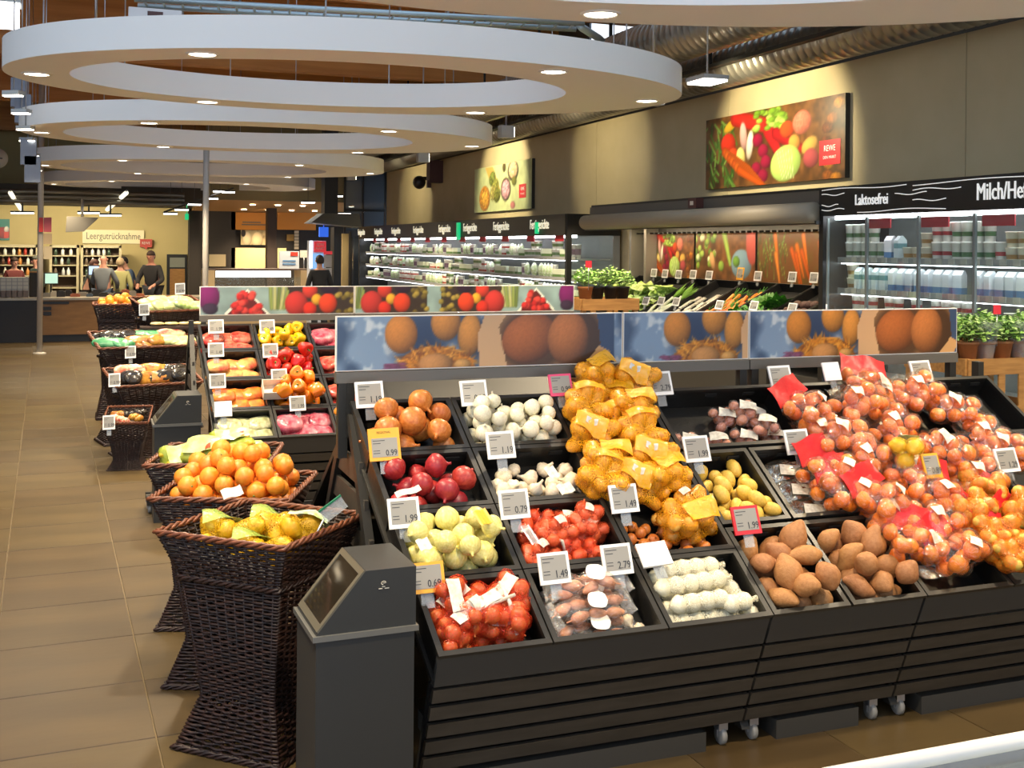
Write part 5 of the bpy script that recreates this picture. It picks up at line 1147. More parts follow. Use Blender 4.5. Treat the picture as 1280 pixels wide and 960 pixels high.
# ================================================================== BAG DISPENSERS
bing = mat('dispenser_grey', '#343432', 0.45, 0.25, bump=.03, bscale=300); mirror = mat('dispenser_window', '#3a342a', 0.08, 0.6, col2='#4a4236', scale=8)
def dispenser(label, loc, rz, s=1.0, detail=True):
    t = thing('bag_dispenser', label, 'bag dispenser', loc, rz, 'grey bag dispensers')
    w, d, zr, zt = .355 * s, .33 * s, .69, .885          # local origin at front-left corner
    g = G(); g.bb((.012, .012, 0), (w - .012, d - .012, zr - .012)); g.build('cabinet', bing, t)
    g = G(); g.bb((0, 0, zr - .018), (w, d, zr)); g.build('rim', mat('dispenser_rim', '#7b7a74', .3, .5), t)
    a = .175 * s
    g = G(); g.prism([(.012, zr), (w - .008, zr), (w - .008, zt), (a, zt)], .010, d - .010); g.build('hood', bing, t)
    # sloping window with frame, on the left face
    n = Vector((-(zt - zr), 0, a - .012)).normalized(); p0, p1 = Vector((.012, 0, zr)), Vector((a, 0, zt))
    def q(f, y, o): p = p0.lerp(p1, f); return p + Vector((0, y, 0)) + n * o
    g = G(); y0, y1 = .03 * s, d - .03 * s; g.hexa([q(.12, y0, -.002), q(.12, y1, -.002), q(.92, y1, -.002), q(.92, y0, -.002), q(.12, y0, .003), q(.12, y1, .003), q(.92, y1, .003), q(.92, y0, .003)]); g.build('window', mirror, t)
    for nm, (f0, f1, ya, yb) in {'a': (.04, .13, .012, d - .012), 'b': (.91, .99, .012, d - .012), 'c': (.13, .91, .012, .034 * s), 'd': (.13, .91, d - .034 * s, d - .012)}.items():
        g = G(); g.hexa([q(f0, ya, 0), q(f0, yb, 0), q(f1, yb, 0), q(f1, ya, 0), q(f0, ya, .006), q(f0, yb, .006), q(f1, yb, .006), q(f1, ya, .006)]); g.build('window_frame', mat('dispenser_frame', '#6a6455', .35, .3), t)
    if detail:
        g = G(); cx, cz = .235, zt - .045; pts = [(cx + .008 * math.cos(k * .5), .008, cz + .006 * math.sin(k * .5)) for k in range(10)]; g.path(pts, .0013, 4); g.tube((cx - .003, .008, cz), (cx + .007, .008, cz), .0012, 4); g.build('cup_mark', white_lbl, t)
        for dx_, dz_, w_ in ((0, -.013, .010), (-.010, -.019, .013), (.011, -.019, .015)): g = G(); g.bb((cx + dx_ - w_ / 2, .0075, cz + dz_), (cx + dx_ + w_ / 2, .0095, cz + dz_ + .0022)); g.build('small_print', white_lbl, t)
    return t
dispenser('large dark grey bag dispenser with sloping window at the front corner', (.672, 3.592, 0), math.radians(1.5))
dispenser('far grey bag dispenser beside the pepper display', (.40, 8.2, 0), 0, .95)
t = thing('trolley_base', 'black castor base standing on the floor below the far dispenser', 'castor base', (.40, 8.55, 0))
g = G(); g.bb((-.02, -.05, .06), (.30, .25, .10)); g.build('plate', dsteel, t)
for x in (0, .28):
    for y in (0, .2): castor(t, x, y)

# ================================================================== PEPPER DISPLAY CONTENTS
P1 = banks2[0]; us2 = [0, .325, .66, 1.0]; ts2 = [0, .24, .50, .755, 1.0]; CB = {}
names2 = {(0, 0): 'pale salad packs', (0, 1): 'mixed small peppers', (0, 2): 'red and yellow snack packs', (0, 3): 'tomato packs', (1, 0): 'pink radicchio bags', (1, 1): 'orange peppers', (1, 2): 'red peppers', (1, 3): 'yellow peppers', (2, 3): 'red cabbage bags', (2, 2): 'tomato bags', (2, 1): 'red packs in the second row', (2, 0): 'red packs in the front row'}
for c in range(3):
    for r_ in range(4): CB[(c, r_)] = P1.crate(us2[c], us2[c + 1], ts2[r_], ts2[r_ + 1], 'black crate holding %s on the pepper display' % names2[(c, r_)], group='crates of the pepper display')
def pfill(key, me, n, r, seed, nm, lab, grp): M, w, d, t = CB[key]; return fill(M, [me], n, r, w, d, seed, nm, lab, 'pepper', grp, hmax=.22, tilt=1.2, parts=[('stem', pstem)])
pfill((1, 3), pep_y, 17, .046, 201, 'yellow_pepper', 'yellow bell pepper in the top crate of the rear display', 'yellow peppers')
pfill((1, 2), pep_r, 17, .048, 202, 'red_pepper', 'red bell pepper in the crate below the yellow peppers', 'red peppers')
pfill((1, 1), pep_o, 19, .048, 203, 'orange_pepper', 'orange bell pepper in the crate below the red peppers', 'orange peppers')
P2 = {'tom': pillow('tomato_pack', mat('pk_tom', '#b02820', .25, col2='#c87a60', scale=18, bump=.3), .18, .13, .06), 'mix': pillow('snack_pack', mat('pk_mix', '#d8b060', .25, col2='#c2443a', scale=12, bump=.3), .18, .13, .06), 'org': pillow('pepper_pack', mat('pk_org', '#d98a2c', .25, col2='#c4502c', scale=14, bump=.3), .18, .13, .06),
      'pale': pillow('salad_pack', mat('pk_pale', '#8a8a58', .3, col2='#c4c098', scale=26, bump=.4), .2, .14, .06), 'rad': pillow('radicchio_bag', mat('pk_rad', '#a02840', .25, col2='#d08088', scale=18, bump=.4), .2, .16, .08)}
for key, kd, lab in (((0, 3), 'tom', 'pack of tomatoes in the top left crate of the pepper display'), ((0, 2), 'mix', 'red and yellow snack pack in the left column of the pepper display'), ((0, 1), 'org', 'pack of small orange peppers left of the loose orange peppers'), ((0, 0), 'pale', 'pale salad pack in the front left crate of the pepper display'), ((1, 0), 'rad', 'pink radicchio bag at the front of the pepper display'), ((2, 3), 'rad', 'red cabbage bag in the top right crate of the pepper display'), ((2, 2), 'tom', 'tomato bag in the right column of the pepper display'), ((2, 1), 'tom', 'red pack in the right column beside the orange peppers'), ((2, 0), 'rad', 'pink bag in the front right crate of the pepper display')):
    M, w, d, t = CB[key]; rr = random.Random(hash(lab) % 1000 if False else len(lab))
    for k in range(7):
        x = (-.12, .0, .12)[k % 3]; y = -.06 if k < 3 else (.06 if k < 6 else 0); z = .035 if k < 6 else .095
        o = link(P2[kd].name.split('.')[0], P2[kd], None, M=M @ Matrix.Translation((x * w / .4, y, z + .01 * (k % 2))) @ Matrix.Rotation(rr.uniform(-.5, .5), 4, 'Z')); tag(o, lab, 'food pack', lab.replace('pack of', 'packs of') + ' group')
M, w, d, t = CB[(1, 1)]
t = thing('open_box', 'small open white box standing in front of the orange peppers', 'box', M=M @ Matrix.Translation((-.16, -.02, .13)))
g = G(); g.bb((-.10, -.07, 0), (.10, .07, .004)); g.bb((-.10, -.07, 0), (.10, -.066, .07)); g.bb((-.10, .066, 0), (.10, .07, .07)); g.bb((-.10, -.07, 0), (-.096, .07, .07)); g.bb((.096, -.07, 0), (.10, .07, .07)); g.build('box_body', mat('box_white', '#d8cdbb', .5), t)

# ================================================================== HERB STANDS
pine = mat('crate_pine', '#a8793f', .6, col2='#8f6330', scale=6, stretch=(1, 8, 8)); terrac = mat('pot_clay', '#a5683a', .7, col2='#b87a48', scale=9); potblk = mat('pot_black', '#222222', .5); foilpot = film('pot_sleeve', '#eaf2e4', .6, .12, .6, 20)
def herb_mesh(cols, n, h, rad, seed):
    rr = random.Random(seed); g = G()
    for k in range(n):
        a = rr.random() * 6.28; q = rad * rr.random() ** .5; x, y = q * math.cos(a), q * math.sin(a); z = h * (1 - .5 * (q / rad) ** 2) * rr.uniform(.35, 1.0); s = rr.uniform(.012, .022); b = rr.random() * 6.28; tl = rr.uniform(-.6, .6)
        u = Vector((math.cos(b), math.sin(b), tl)) * s; v = Vector((-math.sin(b), math.cos(b), .3)) * s * .6; c = Vector((x, y, z)); g.add([c - u, c - v, c + u, c + v], [(0, 1, 2, 3)], rr.randrange(len(cols)))
    for k in range(14): a = k * .7; g.tube((.01 * math.cos(a), .01 * math.sin(a), 0), (rad * .6 * math.cos(a), rad * .6 * math.sin(a), h * .75), .002, 4, 0)
    return g.mesh('foliage', [mat('leaf_' + c[1:], c, .55, rnd=.15) for c in cols])
HB = [herb_mesh(['#6f9a3c', '#8fb658', '#b4cf86'], 300, .20, .10, 1), herb_mesh(['#5f8a34', '#7fa84a', '#a6c474'], 300, .17, .11, 2)]
g = G(); g.lathe([(.0005, 0), (.042, 0), (.06, .105), (.064, .105), (.064, .12), (.054, .12), (.05, .10), (.0005, .10)], 14); POTM = g
POTS = {'clay': POTM.mesh('pot', terrac), 'black': POTM.mesh('pot', potblk)}
g = G(); g.lathe([(.045, .0), (.066, .12), (.10, .24)], 14); SLEEVE = g.mesh('sleeve', foilpot)
def herb(loc, kind, hb, label, group, s=1.0, sleeve=False):
    t = thing('potted_herb', label, 'potted herb', group=group, M=Matrix.Translation(loc) @ Matrix.Scale(s, 4)); link('pot', POTS[kind], t); o = link('foliage', HB[hb], t, (0, 0, .10)); stuff(o)
    if sleeve: link('sleeve', SLEEVE, t)
def herb_rack(label, x0, x1, y0, y1, zt, nlev=2):
    t = thing('wooden_rack', label, 'wooden crate rack', (x0, y0, 0)); w, d = x1 - x0, y1 - y0
    for x in (0, w - .04):
        for y in (0, d - .04): g = G(); g.bb((x, y, 0), (x + .04, y + .04, zt)); g.build('corner_post', pine, t)
    z = zt - .10; lev = 0
    while z > .1 and lev < 6:
        for y in (-.014, d):
            g = G(); g.bb((0, y, z), (w, y + .014, z + .10)); g.build('board', pine, t)
        for x in (-.014, w):
            g = G(); g.bb((x, 0, z), (x + .014, d, z + .10)); g.build('board', pine, t)
        z -= .30 if lev % 2 == 0 else .15; lev += 1
    for k in range(int(d / .09)): g = G(); g.bb((.04, .01 + k * .09, zt - .04), (w - .04, .08 + k * .09, zt - .025)); g.build('shelf_slat', pine, t)
    for k in range(max(2, int(w / .16))):
        x = .08 + k * .16
        if x < w - .06: g = G(); g.bb((x, -.012, .3), (x + .05, .0, zt - .1)); g.build('upright_board', pine, t)
herb_rack('pale wooden crate rack with herb pots at the right edge', 5.02, 5.72, 5.45, 6.0, 1.29)
k = 0
for ix in range(5):
    for iy in range(3):
        k += 1; herb((5.10 + ix * .135 + .03 * (iy % 2), 5.53 + iy * .17, 1.265), 'clay', k % 2, 'potted herb in a clay coloured pot on the right wooden rack, %s row' % ['front', 'middle', 'back'][iy], 'herb pots on the right rack', 1.05, iy == 0 and ix % 2 == 1)
herb_rack('pale wooden crate rack with black herb pots beyond the potato pictures', 4.05, 4.60, 9.05, 9.5, 1.50)
for ix in range(4): herb((4.12 + ix * .125, 9.14 + .02 * (ix % 2), 1.476), 'black' if ix > 0 else 'clay', ix % 2, 'leafy herb in a pot on the far wooden rack, %s' % ['leftmost in a pale pot', 'second from the left', 'third from the left', 'rightmost'][ix], 'herb pots on the far rack', 1.1)
for k_, (x, y) in enumerate(((5.3, 5.5), (4.1, 9.03))):
    t = thing('plant_label', ['small red and cream plant label among the right herbs', 'small red plant label among the far herbs'][k_], 'plant label', (x, y, 1.56 if k_ == 0 else 1.78)); g = G(); g.bb((-.03, -.002, 0), (.03, .002, .06)); g.build('card', mat('promo_red'), t); g = G(); g.tube((0, 0, 0), (0, 0, -.2), .003, 5); g.build('stick', steel, t)

# ================================================================== FREEZER EDGE, LOWER RIGHT
t = thing('chest_freezer', 'white rounded edge of a chest freezer at the lower right corner', 'freezer', (1.40, 1.905, 0), math.radians(0))
g = G(); g.tube((0, 0, .88), (2.4, .0, .88), .018, 12); g.build('edge_rail', mat('freezer_white', '#dcd6cc', .3), t)
g = G(); g.bb((0, -.012, .80), (2.4, .008, .868)); g.build('glass_rim', mat('freezer_grey', '#8f8d90', .25, .5), t)
g = G(); g.bb((.02, -.9, .0), (2.4, -.02, .80)); g.build('freezer_body', mat('freezer_body', '#b5b0a8', .4), t)
g = G(); g.bb((.02, -.88, .84), (2.4, -.02, .846)); g.build('glass_lid', glass, t)
# ================================================================== FAR END: WALLS, CHECKOUT, BAKERY
def W(px, Y): return atY(px, 300, Y).x
def Zp(py, px, Y): return atY(px, py, Y).z
def pbox(g, px0, py0, px1, py1, Y, th=.05, mi=0):
    a, b = atY(px0, py1, Y), atY(px1, py0, Y); g.bb((a.x, Y, a.z), (b.x, Y + th, b.z), mi); return a, b
darkw = mat('dark_wall', '#2a231d', .8); tan = mat('bakery_ceiling', '#b58a50', .8)
g = G(); g.bb((2.46, 31.0, 0), (3.6, 33.2, 3.0)); struct(g.build('wall_bakery_left', darkw))
g = G(); g.bb((3.6, 33.0, 0), (9.5, 33.2, 5.8)); struct(g.build('wall_bakery', mat('bakery_wall', '#2e2620', .8)))
g = G(); g.hexa([(2.46, 27.2, 3.02), (6.9, 27.2, 3.02), (6.9, 33, 2.78), (2.46, 33, 2.78), (2.46, 27.2, 3.12), (6.9, 27.2, 3.12), (6.9, 33, 2.9), (2.46, 33, 2.9)]); struct(g.build('ceiling_bakery', tan))
g = G(); g.bb((2.46, 27.1, 3.02), (7.6, 27.2, 5.9)); struct(g.build('wall_bakery_fascia', mat('fascia_olive', '#8a7c58', .8)))
g = G(); g.bb((2.46, 33.0, 3.0), (9.5, 33.2, 5.9)); struct(g.build('wall_bakery_upper', mat('upper_wall', '#6a5a3c', .8)))
for k in range(9):
    p = Vector((3.7 + (k % 5) * .62, 28.3 + (k // 5) * 1.7, 2.985 - (k // 5) * .07 - .035)); t = thing('bakery_downlight', 'tiny downlight in the tan bakery ceiling', 'downlight', p, 0, 'bakery downlights'); g = G(); g.lathe([(.0005, .0), (.06, .0), (.07, .012)], 12); g.build('lamp', lampdisc, t)
    if k % 3 == 0: spot('beam', t, (0, 0, -.03), (0, 0, -1), 300, 130, (1, .78, .5), .05)
# windows at the far end of the right wall
g = G(); t = struct(thing('window_2', None, None, (0, 0, 0)))
for k, (a, b) in enumerate(((432, 453), (455, 481))):
    g = G(); pbox(g, a, 212, b, 288, 27.0, .02); g.build('pane', film('far_glass', '#b9c2c8', .55, .05, 0, 10, '#7d8894'), t)
for px in (431, 454, 482): g = G(); pbox(g, px - 1, 208, px + 1.5, 292, 26.98, .06); g.build('mullion', blk, t)
g = G(); pbox(g, 430, 262, 482, 264, 26.97, .05); g.build('transom', blk, t)
# ---- checkout counter
CYk = 24.0; t = thing('checkout_counter', 'long checkout counter with black front at left and wood panel at right', 'checkout counter', (0, CYk, 0))
x0, x1, x2 = W(-60, CYk), W(50, CYk), W(255, CYk)
g = G(); g.bb((x0, 0, .0), (x1, .9, .83)); g.build('black_front', mat('counter_black', '#1b1714', .5), t)
g = G(); g.bb((x1 + .02, .02, .14), (x2, .9, .83)); g.build('wood_panel', mat('counter_wood', '#8a6438', .5, col2='#7a5630', scale=3, stretch=(1, 1, 5)), t)
g = G(); g.bb((x1 + .02, .06, 0), (x2, .85, .14)); g.build('kick_board', blk, t)
g = G(); g.bb((x0, -.03, .83), (x2, .95, .875)); g.build('counter_top', mat('counter_top', '#a59a86', .35, .3), t)
g = G(); g.bb((x1, -.01, 0), (x1 + .04, .03, .83)); g.build('edge_strip', steel, t)
g = G(); g.bb((x1 + .06, .0, .75), (W(87, CYk), .02, .80)); g.build('dark_slot', blk, t)
for zz in (.63, .53): g = G(); g.bb((x1 + .07, .0, zz), (x1 + .22, .02, zz + .07)); g.build('socket_plate', blk, t)
# rack and screens on the counter
t = thing('wire_rack', 'white wire grid rack standing on the black checkout counter', 'rack', (0, CYk + .2, .876)); xa, xb = W(-20, CYk + .2), W(36, CYk + .2)
for k in range(9): x = xa + (xb - xa) * k / 8; g = G(); g.bb((x - .006, 0, .0), (x + .006, .012, .40)); g.build('wire', edge, t)
for k in range(4): g = G(); g.bb((xa, 0, .16 + k * .075), (xb, .012, .172 + k * .075)); g.build('wire', edge, t)
g = G(); g.bb((xa, .02, .14), (xb, .20, .40)); g.build('card_stack', mat('rack_cards', '#d9d6c8', .5), t)
g = G(); g.bb((xa, .0, 0), (xb, .25, .14)); g.build('grey_base', mat('rack_base', '#7a6a60', .5), t)
t = thing('partition', 'dark partition panel beside the left pole on the counter', 'partition', (0, CYk + .35, .876)); g = G(); pz = Zp(341, 45, CYk + .35) - .876; g.bb((W(37, CYk + .35), 0, 0), (W(52, CYk + .35), .05, pz)); g.build('panel', mat('partition_dark', '#241f1c', .6), t); g = G(); g.bb((W(37, CYk + .35), -.01, pz), (W(52, CYk + .35), .06, pz + .03)); g.build('wood_cap', pine, t)
def monitor(px, py, Y, w, h, col, label, tilt=.2, rz=.2):
    p = atY(px, py, Y); t = thing('register_screen', label, 'screen', (p.x, p.y, .876), rz); zc = p.z - .876
    g = G(); g.bb((-.10, -.06, 0), (.10, .08, .02)); g.build('foot', blk, t); g = G(); g.tube((0, .03, .02), (0, .03, zc), .02); g.build('neck', blk, t)
    g = G(); g.bb((-w / 2, -.02, zc - h / 2), (w / 2, .02, zc + h / 2)); g.build('case', blk2, t)
    g = G(); g.bb((-w / 2 + .02, -.024, zc - h / 2 + .02), (w / 2 - .02, -.02, zc + h / 2 - .02)); g.build('display', mat('screen_' + col[1:], col, .3, emit=col, es=.7), t)
monitor(64, 348, 24.7, .28, .24, '#a8d0c0', 'register screen showing pale green beside the left pole')
monitor(117, 338, 25.6, .24, .22, '#9ab8e8', 'register screen showing blue in front of the bald man')
rr = random.Random(9)
for k in range(14):
    px = 58 + k * 9; p = atY(px, 366, 24.35); g = G(); w = rr.uniform(.05, .11); hh = rr.uniform(.05, .14); g.bb((-w, -.05, 0), (w, .05, hh * .8)); g.bb((-w * .7, -.04, hh * .8), (w * .7, .04, hh)); c = rr.choice(['#2a2622', '#8a8478', '#c8c0b0', '#a05a3c', '#4a5a6a'])
    tag(g.build('counter_item', mat('citem' + c[1:], c, .5), None, (p.x, 24.4 + (k % 2) * .2, .877)), 'small blurred item lying on the checkout counter', 'item', 'small items on the checkout')
# ---- bottle shelves
for k, (pa, pb) in enumerate(((-40, 48), (62, 99), (101, 152))):
    Y = 30.4; xa, xb = W(pa, Y), W(pb, Y); zt = Zp(306, 60, Y); t = thing('bottle_shelf', 'white framed %s bottle shelf behind the checkout' % ['left', 'middle', 'right'][k], 'shelf', (0, Y, 0), 0, 'bottle shelves')
    for x in (xa, xb - .06): g = G(); g.bb((x, 0, 0), (x + .06, .5, zt)); g.build('upright', mat('shelf_cream', '#9c8f6e', .6), t)
    g = G(); g.bb((xa, 0, zt - .07), (xb, .5, zt)); g.build('top_board', mat('shelf_cream'), t)
    g = G(); g.bb((xa, .45, 0), (xb, .5, zt - .07)); g.build('back_board', mat('shelf_shadow', '#4a3626', .7), t)
    for j, z in enumerate((1.66, 1.42, 1.15, .85)):
        g = G(); g.bb((xa + .06, .05, z - .03), (xb - .06, .45, z)); g.build('shelf_board', mat('shelf_cream'), t)
        x = xa + .14
        while x < xb - .12 and j < 3:
            g = G(); c = rr.choice(['#d8d2c0', '#e4e0d4', '#8a4a22', '#5a3a2a', '#b87a3c', '#6a7a6a', '#a83a2c']) if k == 0 else rr.choice(['#e4e0d4', '#d0ccc0', '#b8b8b4', '#6a5a4a', '#3a4a3a'])
            g.lathe([(.0005, 0), (.04, 0), (.04, .12), (.016, .165), (.016, .20), (.0005, .20)], 8)
            tag(g.build('bottle', mat('bottle' + c[1:], c, .3), None, (x, Y + .16, z)), 'bottle on the %s shelf unit behind the checkout' % ['left', 'middle', 'right'][k], 'bottle', 'bottles behind the checkout'); x += rr.uniform(.12, .2)
# ---- signs on the beige wall
t = thing('wall_sign', 'cream Leergutrücknahme sign board on the beige back wall', 'sign', (0, 31.9, 0)); g = G(); a, b = pbox(g, 103, 288, 180, 304, 0.001 + 31.9); 
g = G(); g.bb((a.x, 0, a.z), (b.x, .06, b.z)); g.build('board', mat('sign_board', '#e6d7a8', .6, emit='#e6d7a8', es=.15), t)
g = G(); text(g, 'Leergutrücknahme', ((a.x + b.x) / 2, -.012, (a.z + b.z) / 2 + .01), .26, .70); g.build('lettering', mat('sign_brown', '#6a5c48', .6), t)
t = thing('speech_sign', 'red speech-bubble sign right of the cream sign board', 'sign', (0, 31.8, 0)); a, b = atY(175, 309, 31.8), atY(190, 299, 31.8); g = G(); g.prism([(a.x, a.z), (b.x, a.z), (b.x, b.z), (a.x, b.z)], 0, .05); g.prism([((a.x + b.x) / 2 - .05, a.z), ((a.x + b.x) / 2 + .04, a.z), ((a.x + b.x) / 2 + .02, a.z - .08)], 0, .05); g.build('bubble', mat('sign_red', '#b83a2a', .5), t)
g = G(); text(g, 'REWE', ((a.x + b.x) / 2, -.01, (a.z + b.z) / 2), .10, .8); g.build('lettering', white_lbl, t)
t = thing('wall_poster', 'small green and red poster on the back wall at the left edge', 'poster', (0, 31.9, 0)); a, b = atY(-14, 300, 31.9), atY(12, 274, 31.9); g = G(); g.bb((a.x, 0, a.z), (b.x, .04, b.z)); o = g.build('backing_board', mat('board_edge'), t)
C = Canvas(b.x - a.x, b.z - a.z, 40, '#2f7a6a'); C.ell(.7 * C.w, .35 * C.h, .25, .15, '#a02a24'); C.ell(.86 * C.w, .5 * C.h, .06, .09, '#e0d4c0'); C.poly([(.75 * C.w, .1 * C.h), (.97 * C.w, .1 * C.h), (.97 * C.w, .4 * C.h), (.75 * C.w, .4 * C.h)], '#d0402c'); C.build('print', t, loc=((a.x + b.x) / 2, -.006, (a.z + b.z) / 2))
t = thing('hanging_monitor', 'grey monitor housing hanging over the checkout', 'monitor', (0, 26.6, 0)); a, b = atY(82, 290, 26.6), atY(123, 271, 26.6); g = G(); g.hexa([(a.x, 0, a.z), (b.x - .3, 0, a.z + .02), (b.x - .3, .4, a.z + .02), (a.x, .4, a.z), (a.x + .02, 0, b.z), (b.x, 0, b.z - .02), (b.x, .4, b.z - .02), (a.x + .02, .4, b.z)]); g.build('housing', mat('monitor_grey', '#6a665e', .5), t); g = G(); g.tube(((a.x + b.x) / 2, .2, b.z), ((a.x + b.x) / 2, .2, 2.96 if True else 3), .03); g.tube(((a.x + b.x) / 2, .2, 2.9), ((a.x + b.x) / 2, 1.2, 2.97), .02); g.build('hanger', steel, t)
t = thing('pole_sign', 'pink and red card sign with two papers hanging on the left pole', 'sign', (0, 21.4, 0))
for nm, (pa, ya, pb, yb), c in (('red_edge', (48.6, 290, 54, 272), '#c8332c'), ('pink_card', (54.5, 290, 64.5, 272), '#b8505a'), ('paper_card', (54.5, 305, 65, 292), '#a08a6a'), ('paper_card', (54.5, 324, 65, 308), '#a39478')):
    a, b = atY(pa, ya, 21.4), atY(pb, yb, 21.4); g = G(); g.bb((a.x, 0, a.z), (b.x, .02, b.z)); g.build(nm, mat('card' + c[1:], c, .5), t)
# tube lamps and pipes over the checkout
for k, (a, b) in enumerate((((13, 241), (26, 261)), ((158, 241), (134, 262)))):
    pa, pb = atY(*a, 26.5), atY(*b, 29.5); t = thing('tube_lamp', 'slanting tube lamp over the checkout, %s one' % ('left' if k == 0 else 'right'), 'lamp', (0, 0, 0)); g = G(); g.tube(pa, pb, .05, 8); g.build('tube', lampmat('dim_tube', '#e8e2c8', 1.2), t); g = G(); g.tube(pa + Vector((0, 0, .05)), pb + Vector((0, 0, .05)), .03, 4); g.build('holder', steel, t)
for k, px in enumerate((28, 111, 138)):
    p = atY(px, 267 + (k == 2) * 3, 28); t = thing('checkout_lamp', 'flat lamp under the dark soffit over the checkout, %s' % ['left', 'middle', 'right'][k], 'lamp', p, 0, 'checkout lamps'); g = G(); g.bb((-.24, -.1, 0), (.24, .1, .02)); g.build('tube', lampmat('strip', '#fff6e0', 8.0), t); g = G(); g.bb((-.25, -.11, .02), (.25, .11, .06)); g.bb((-.02, -.02, .06), (.02, .02, 2.95 - p.z)); g.build('housing', blk2, t)
    spot('beam', t, (0, 0, -.03), (0, .8, -1), 260, 165, (1, .88, .62), .1)
for k, py in enumerate((240, 246, 252)):
    p = atY(60, py, 27.3); g = G(); g.tube((-4, 0, 0), (W(230, 27.3), 0, 0), .05, 8); tag(g.build('ceiling_pipe', mat('pipe_grey', '#7c776c', .4, .5), None, (0, 27.3, p.z)), 'horizontal grey pipe under the ceiling over the checkout, %s' % ['upper', 'middle', 'lower'][k], 'pipe', 'pipes over the checkout')
for k, (px, py) in enumerate(((213, 268), (227, 263), (243, 256.5), (264, 249), (285, 241), (275, 240), (385, 254), (420, 246), (430, 268))):
    p = atY(px, py, 24.5); t = thing('track_lamp', 'white rectangular track lamp near the bakery, %s' % ['first from the left', 'second from the left', 'third from the left', 'fourth from the left', 'fifth from the left', 'small one beside the fifth', 'one above the bakery wall', 'one above the dark hood', 'one low at the hood'][k], 'lamp', p, 0, 'track lamps near the bakery'); s = p.y / 26; g = G(); g.bb((-.14 * s, -.10, 0), (.14 * s, .10, .02)); g.build('diffuser', lampmat('track', '#fff8f0', 7.0), t); g = G(); g.bb((-.15 * s, -.11, .02), (.15 * s, .11, .05)); g.tube((0, 0, .05), (0, 0, 5.9 - p.z), .004, 5); g.build('housing', blk2, t)
# dark columns, doorway, exit signs
def col_(px0, py0, px1, Y, m, label, cat='column', d=.4):
    a, b = atY(px0, 360, Y), atY(px1, py0, Y); g = G(); g.bb((0, 0, 0), (b.x - a.x, d, b.z)); k = thing('column', label, cat, (a.x, Y, 0)); g.build('shaft', m, k); g = G(); g.bb((-.01, -.01, 0), (b.x - a.x + .01, d + .01, .1)); g.build('base', blk, k)
col_(236, 264, 250, 29, darkw, 'dark column right of the beige back wall'); col_(334, 258, 346, 29.5, mat('brown_col', '#3c2e26', .7), 'dark brown column in front of the bakery'); col_(417, 284, 427, 25.7, mat('near_black', '#17171a', .5), 'black column below the extractor hood')
t = struct(thing('door_1', None, None, (0, 31.9, 0)))
for nm, q, m in (('door_frame', (208, 372, 234, 318), blk), ('door_glass', (212, 334, 231, 322), mat('door_pane', '#8a8a7c', .2)), ('door_leaf', (212, 372, 231, 336), pine)):
    a, b = atY(q[0], q[1], 31.9), atY(q[2], q[3], 31.9); g = G(); g.bb((a.x, -.02 - (nm != 'door_frame') * .02, 0 if q[1] > 350 else a.z), (b.x, .0, b.z)); g.build(nm, m, t)
for k, (px, py, Y) in enumerate(((233.5, 271, 28.9), (413, 251, 24.6))):
    p = atY(px, py, Y); g = G(); g.bb((-.045, -.01, -.075), (.045, .03, .075)); g.bb((-.01, 0, .07), (.01, .02, 3.0 - p.z if 3.0 - p.z > .12 else .14)); tag(g.build('exit_sign', mat('exit_green'), None, p), 'small green exit sign %s' % ['on the dark column by the beige wall', 'beside the extractor hood'][k], 'sign')
# ---- bakery
t = thing('bakery_panel_wall', 'bakery wall with orange band, old photo and cream counter front', 'bakery wall', (0, 31.0, 0)); Y = 31.0
for nm, q, m in (('orange_band', (289, 287, 333.5, 266), mat('band_orange', '#c07a1c', .5)), ('orange_band', (346.5, 287, 395, 266), mat('band_orange')), ('dark_niche', (289, 311, 334, 287), mat('niche_dark', '#1e1814', .7)), ('dark_niche', (346, 335, 395, 287), mat('niche_dark')), ('cream_counter', (289, 336, 334, 310), mat('counter_cream', '#d8c08a', .5)), ('cream_counter', (347, 336, 358, 310), mat('counter_cream')), ('menu_board', (359, 301, 368, 293), mat('menu_gold', '#8a6a2c', .5)), ('picture', (261, 333, 282, 318), mat('small_picture', '#9a8a6a', .5))):
    a, b = atY(q[0], q[1], Y), atY(q[2], q[3], Y); yy = {'dark_niche': .1, 'menu_board': .05}.get(nm, 0) if nm != 'picture' else -.06; g = G(); g.bb((a.x, yy, a.z), (b.x, yy + .05, b.z)); g.build(nm, m, t)
g = G(); a, b = atY(289, 411, Y), atY(400, 336, Y); g.bb((a.x, .05, 0), (b.x, .4, b.z)); g.build('base_wall', darkw, t)
for py, pa, pb in ((277.5, 303, 326), (280.5, 302, 333)): a, b = atY(pa, py + 1, Y), atY(pb, py - .2, Y); g = G(); g.bb((a.x, -.012, a.z), (b.x, -.002, b.z)); g.build('small_lettering_line', mat('sign_brown'), t)
a, b = atY(301, 306, Y), atY(333, 288, Y); C = Canvas(b.x - a.x, b.z - a.z, 50, '#a89468'); C.noise(.8, 9, 2, '#4a3c28'); C.ell(.25 * C.w, .4 * C.h, .12, .2, '#d8c49a'); C.ell(.65 * C.w, .35 * C.h, .15, .22, '#cdb88c'); C.ell(.1 * C.w, .8 * C.h, .06, .1, '#332a20'); C.build('old_photo', t, loc=((a.x + b.x) / 2, .02, (a.z + b.z) / 2))
for k in range(6): g = G(); p = atY(371, 290 + k * 4, 31.0); g.bb((p.x - .06, .03, p.z - .035), (p.x + .06, .06, p.z + .035)); g.build('menu_letter_tile', mat('menu_tile', '#b8a88c', .5), t)
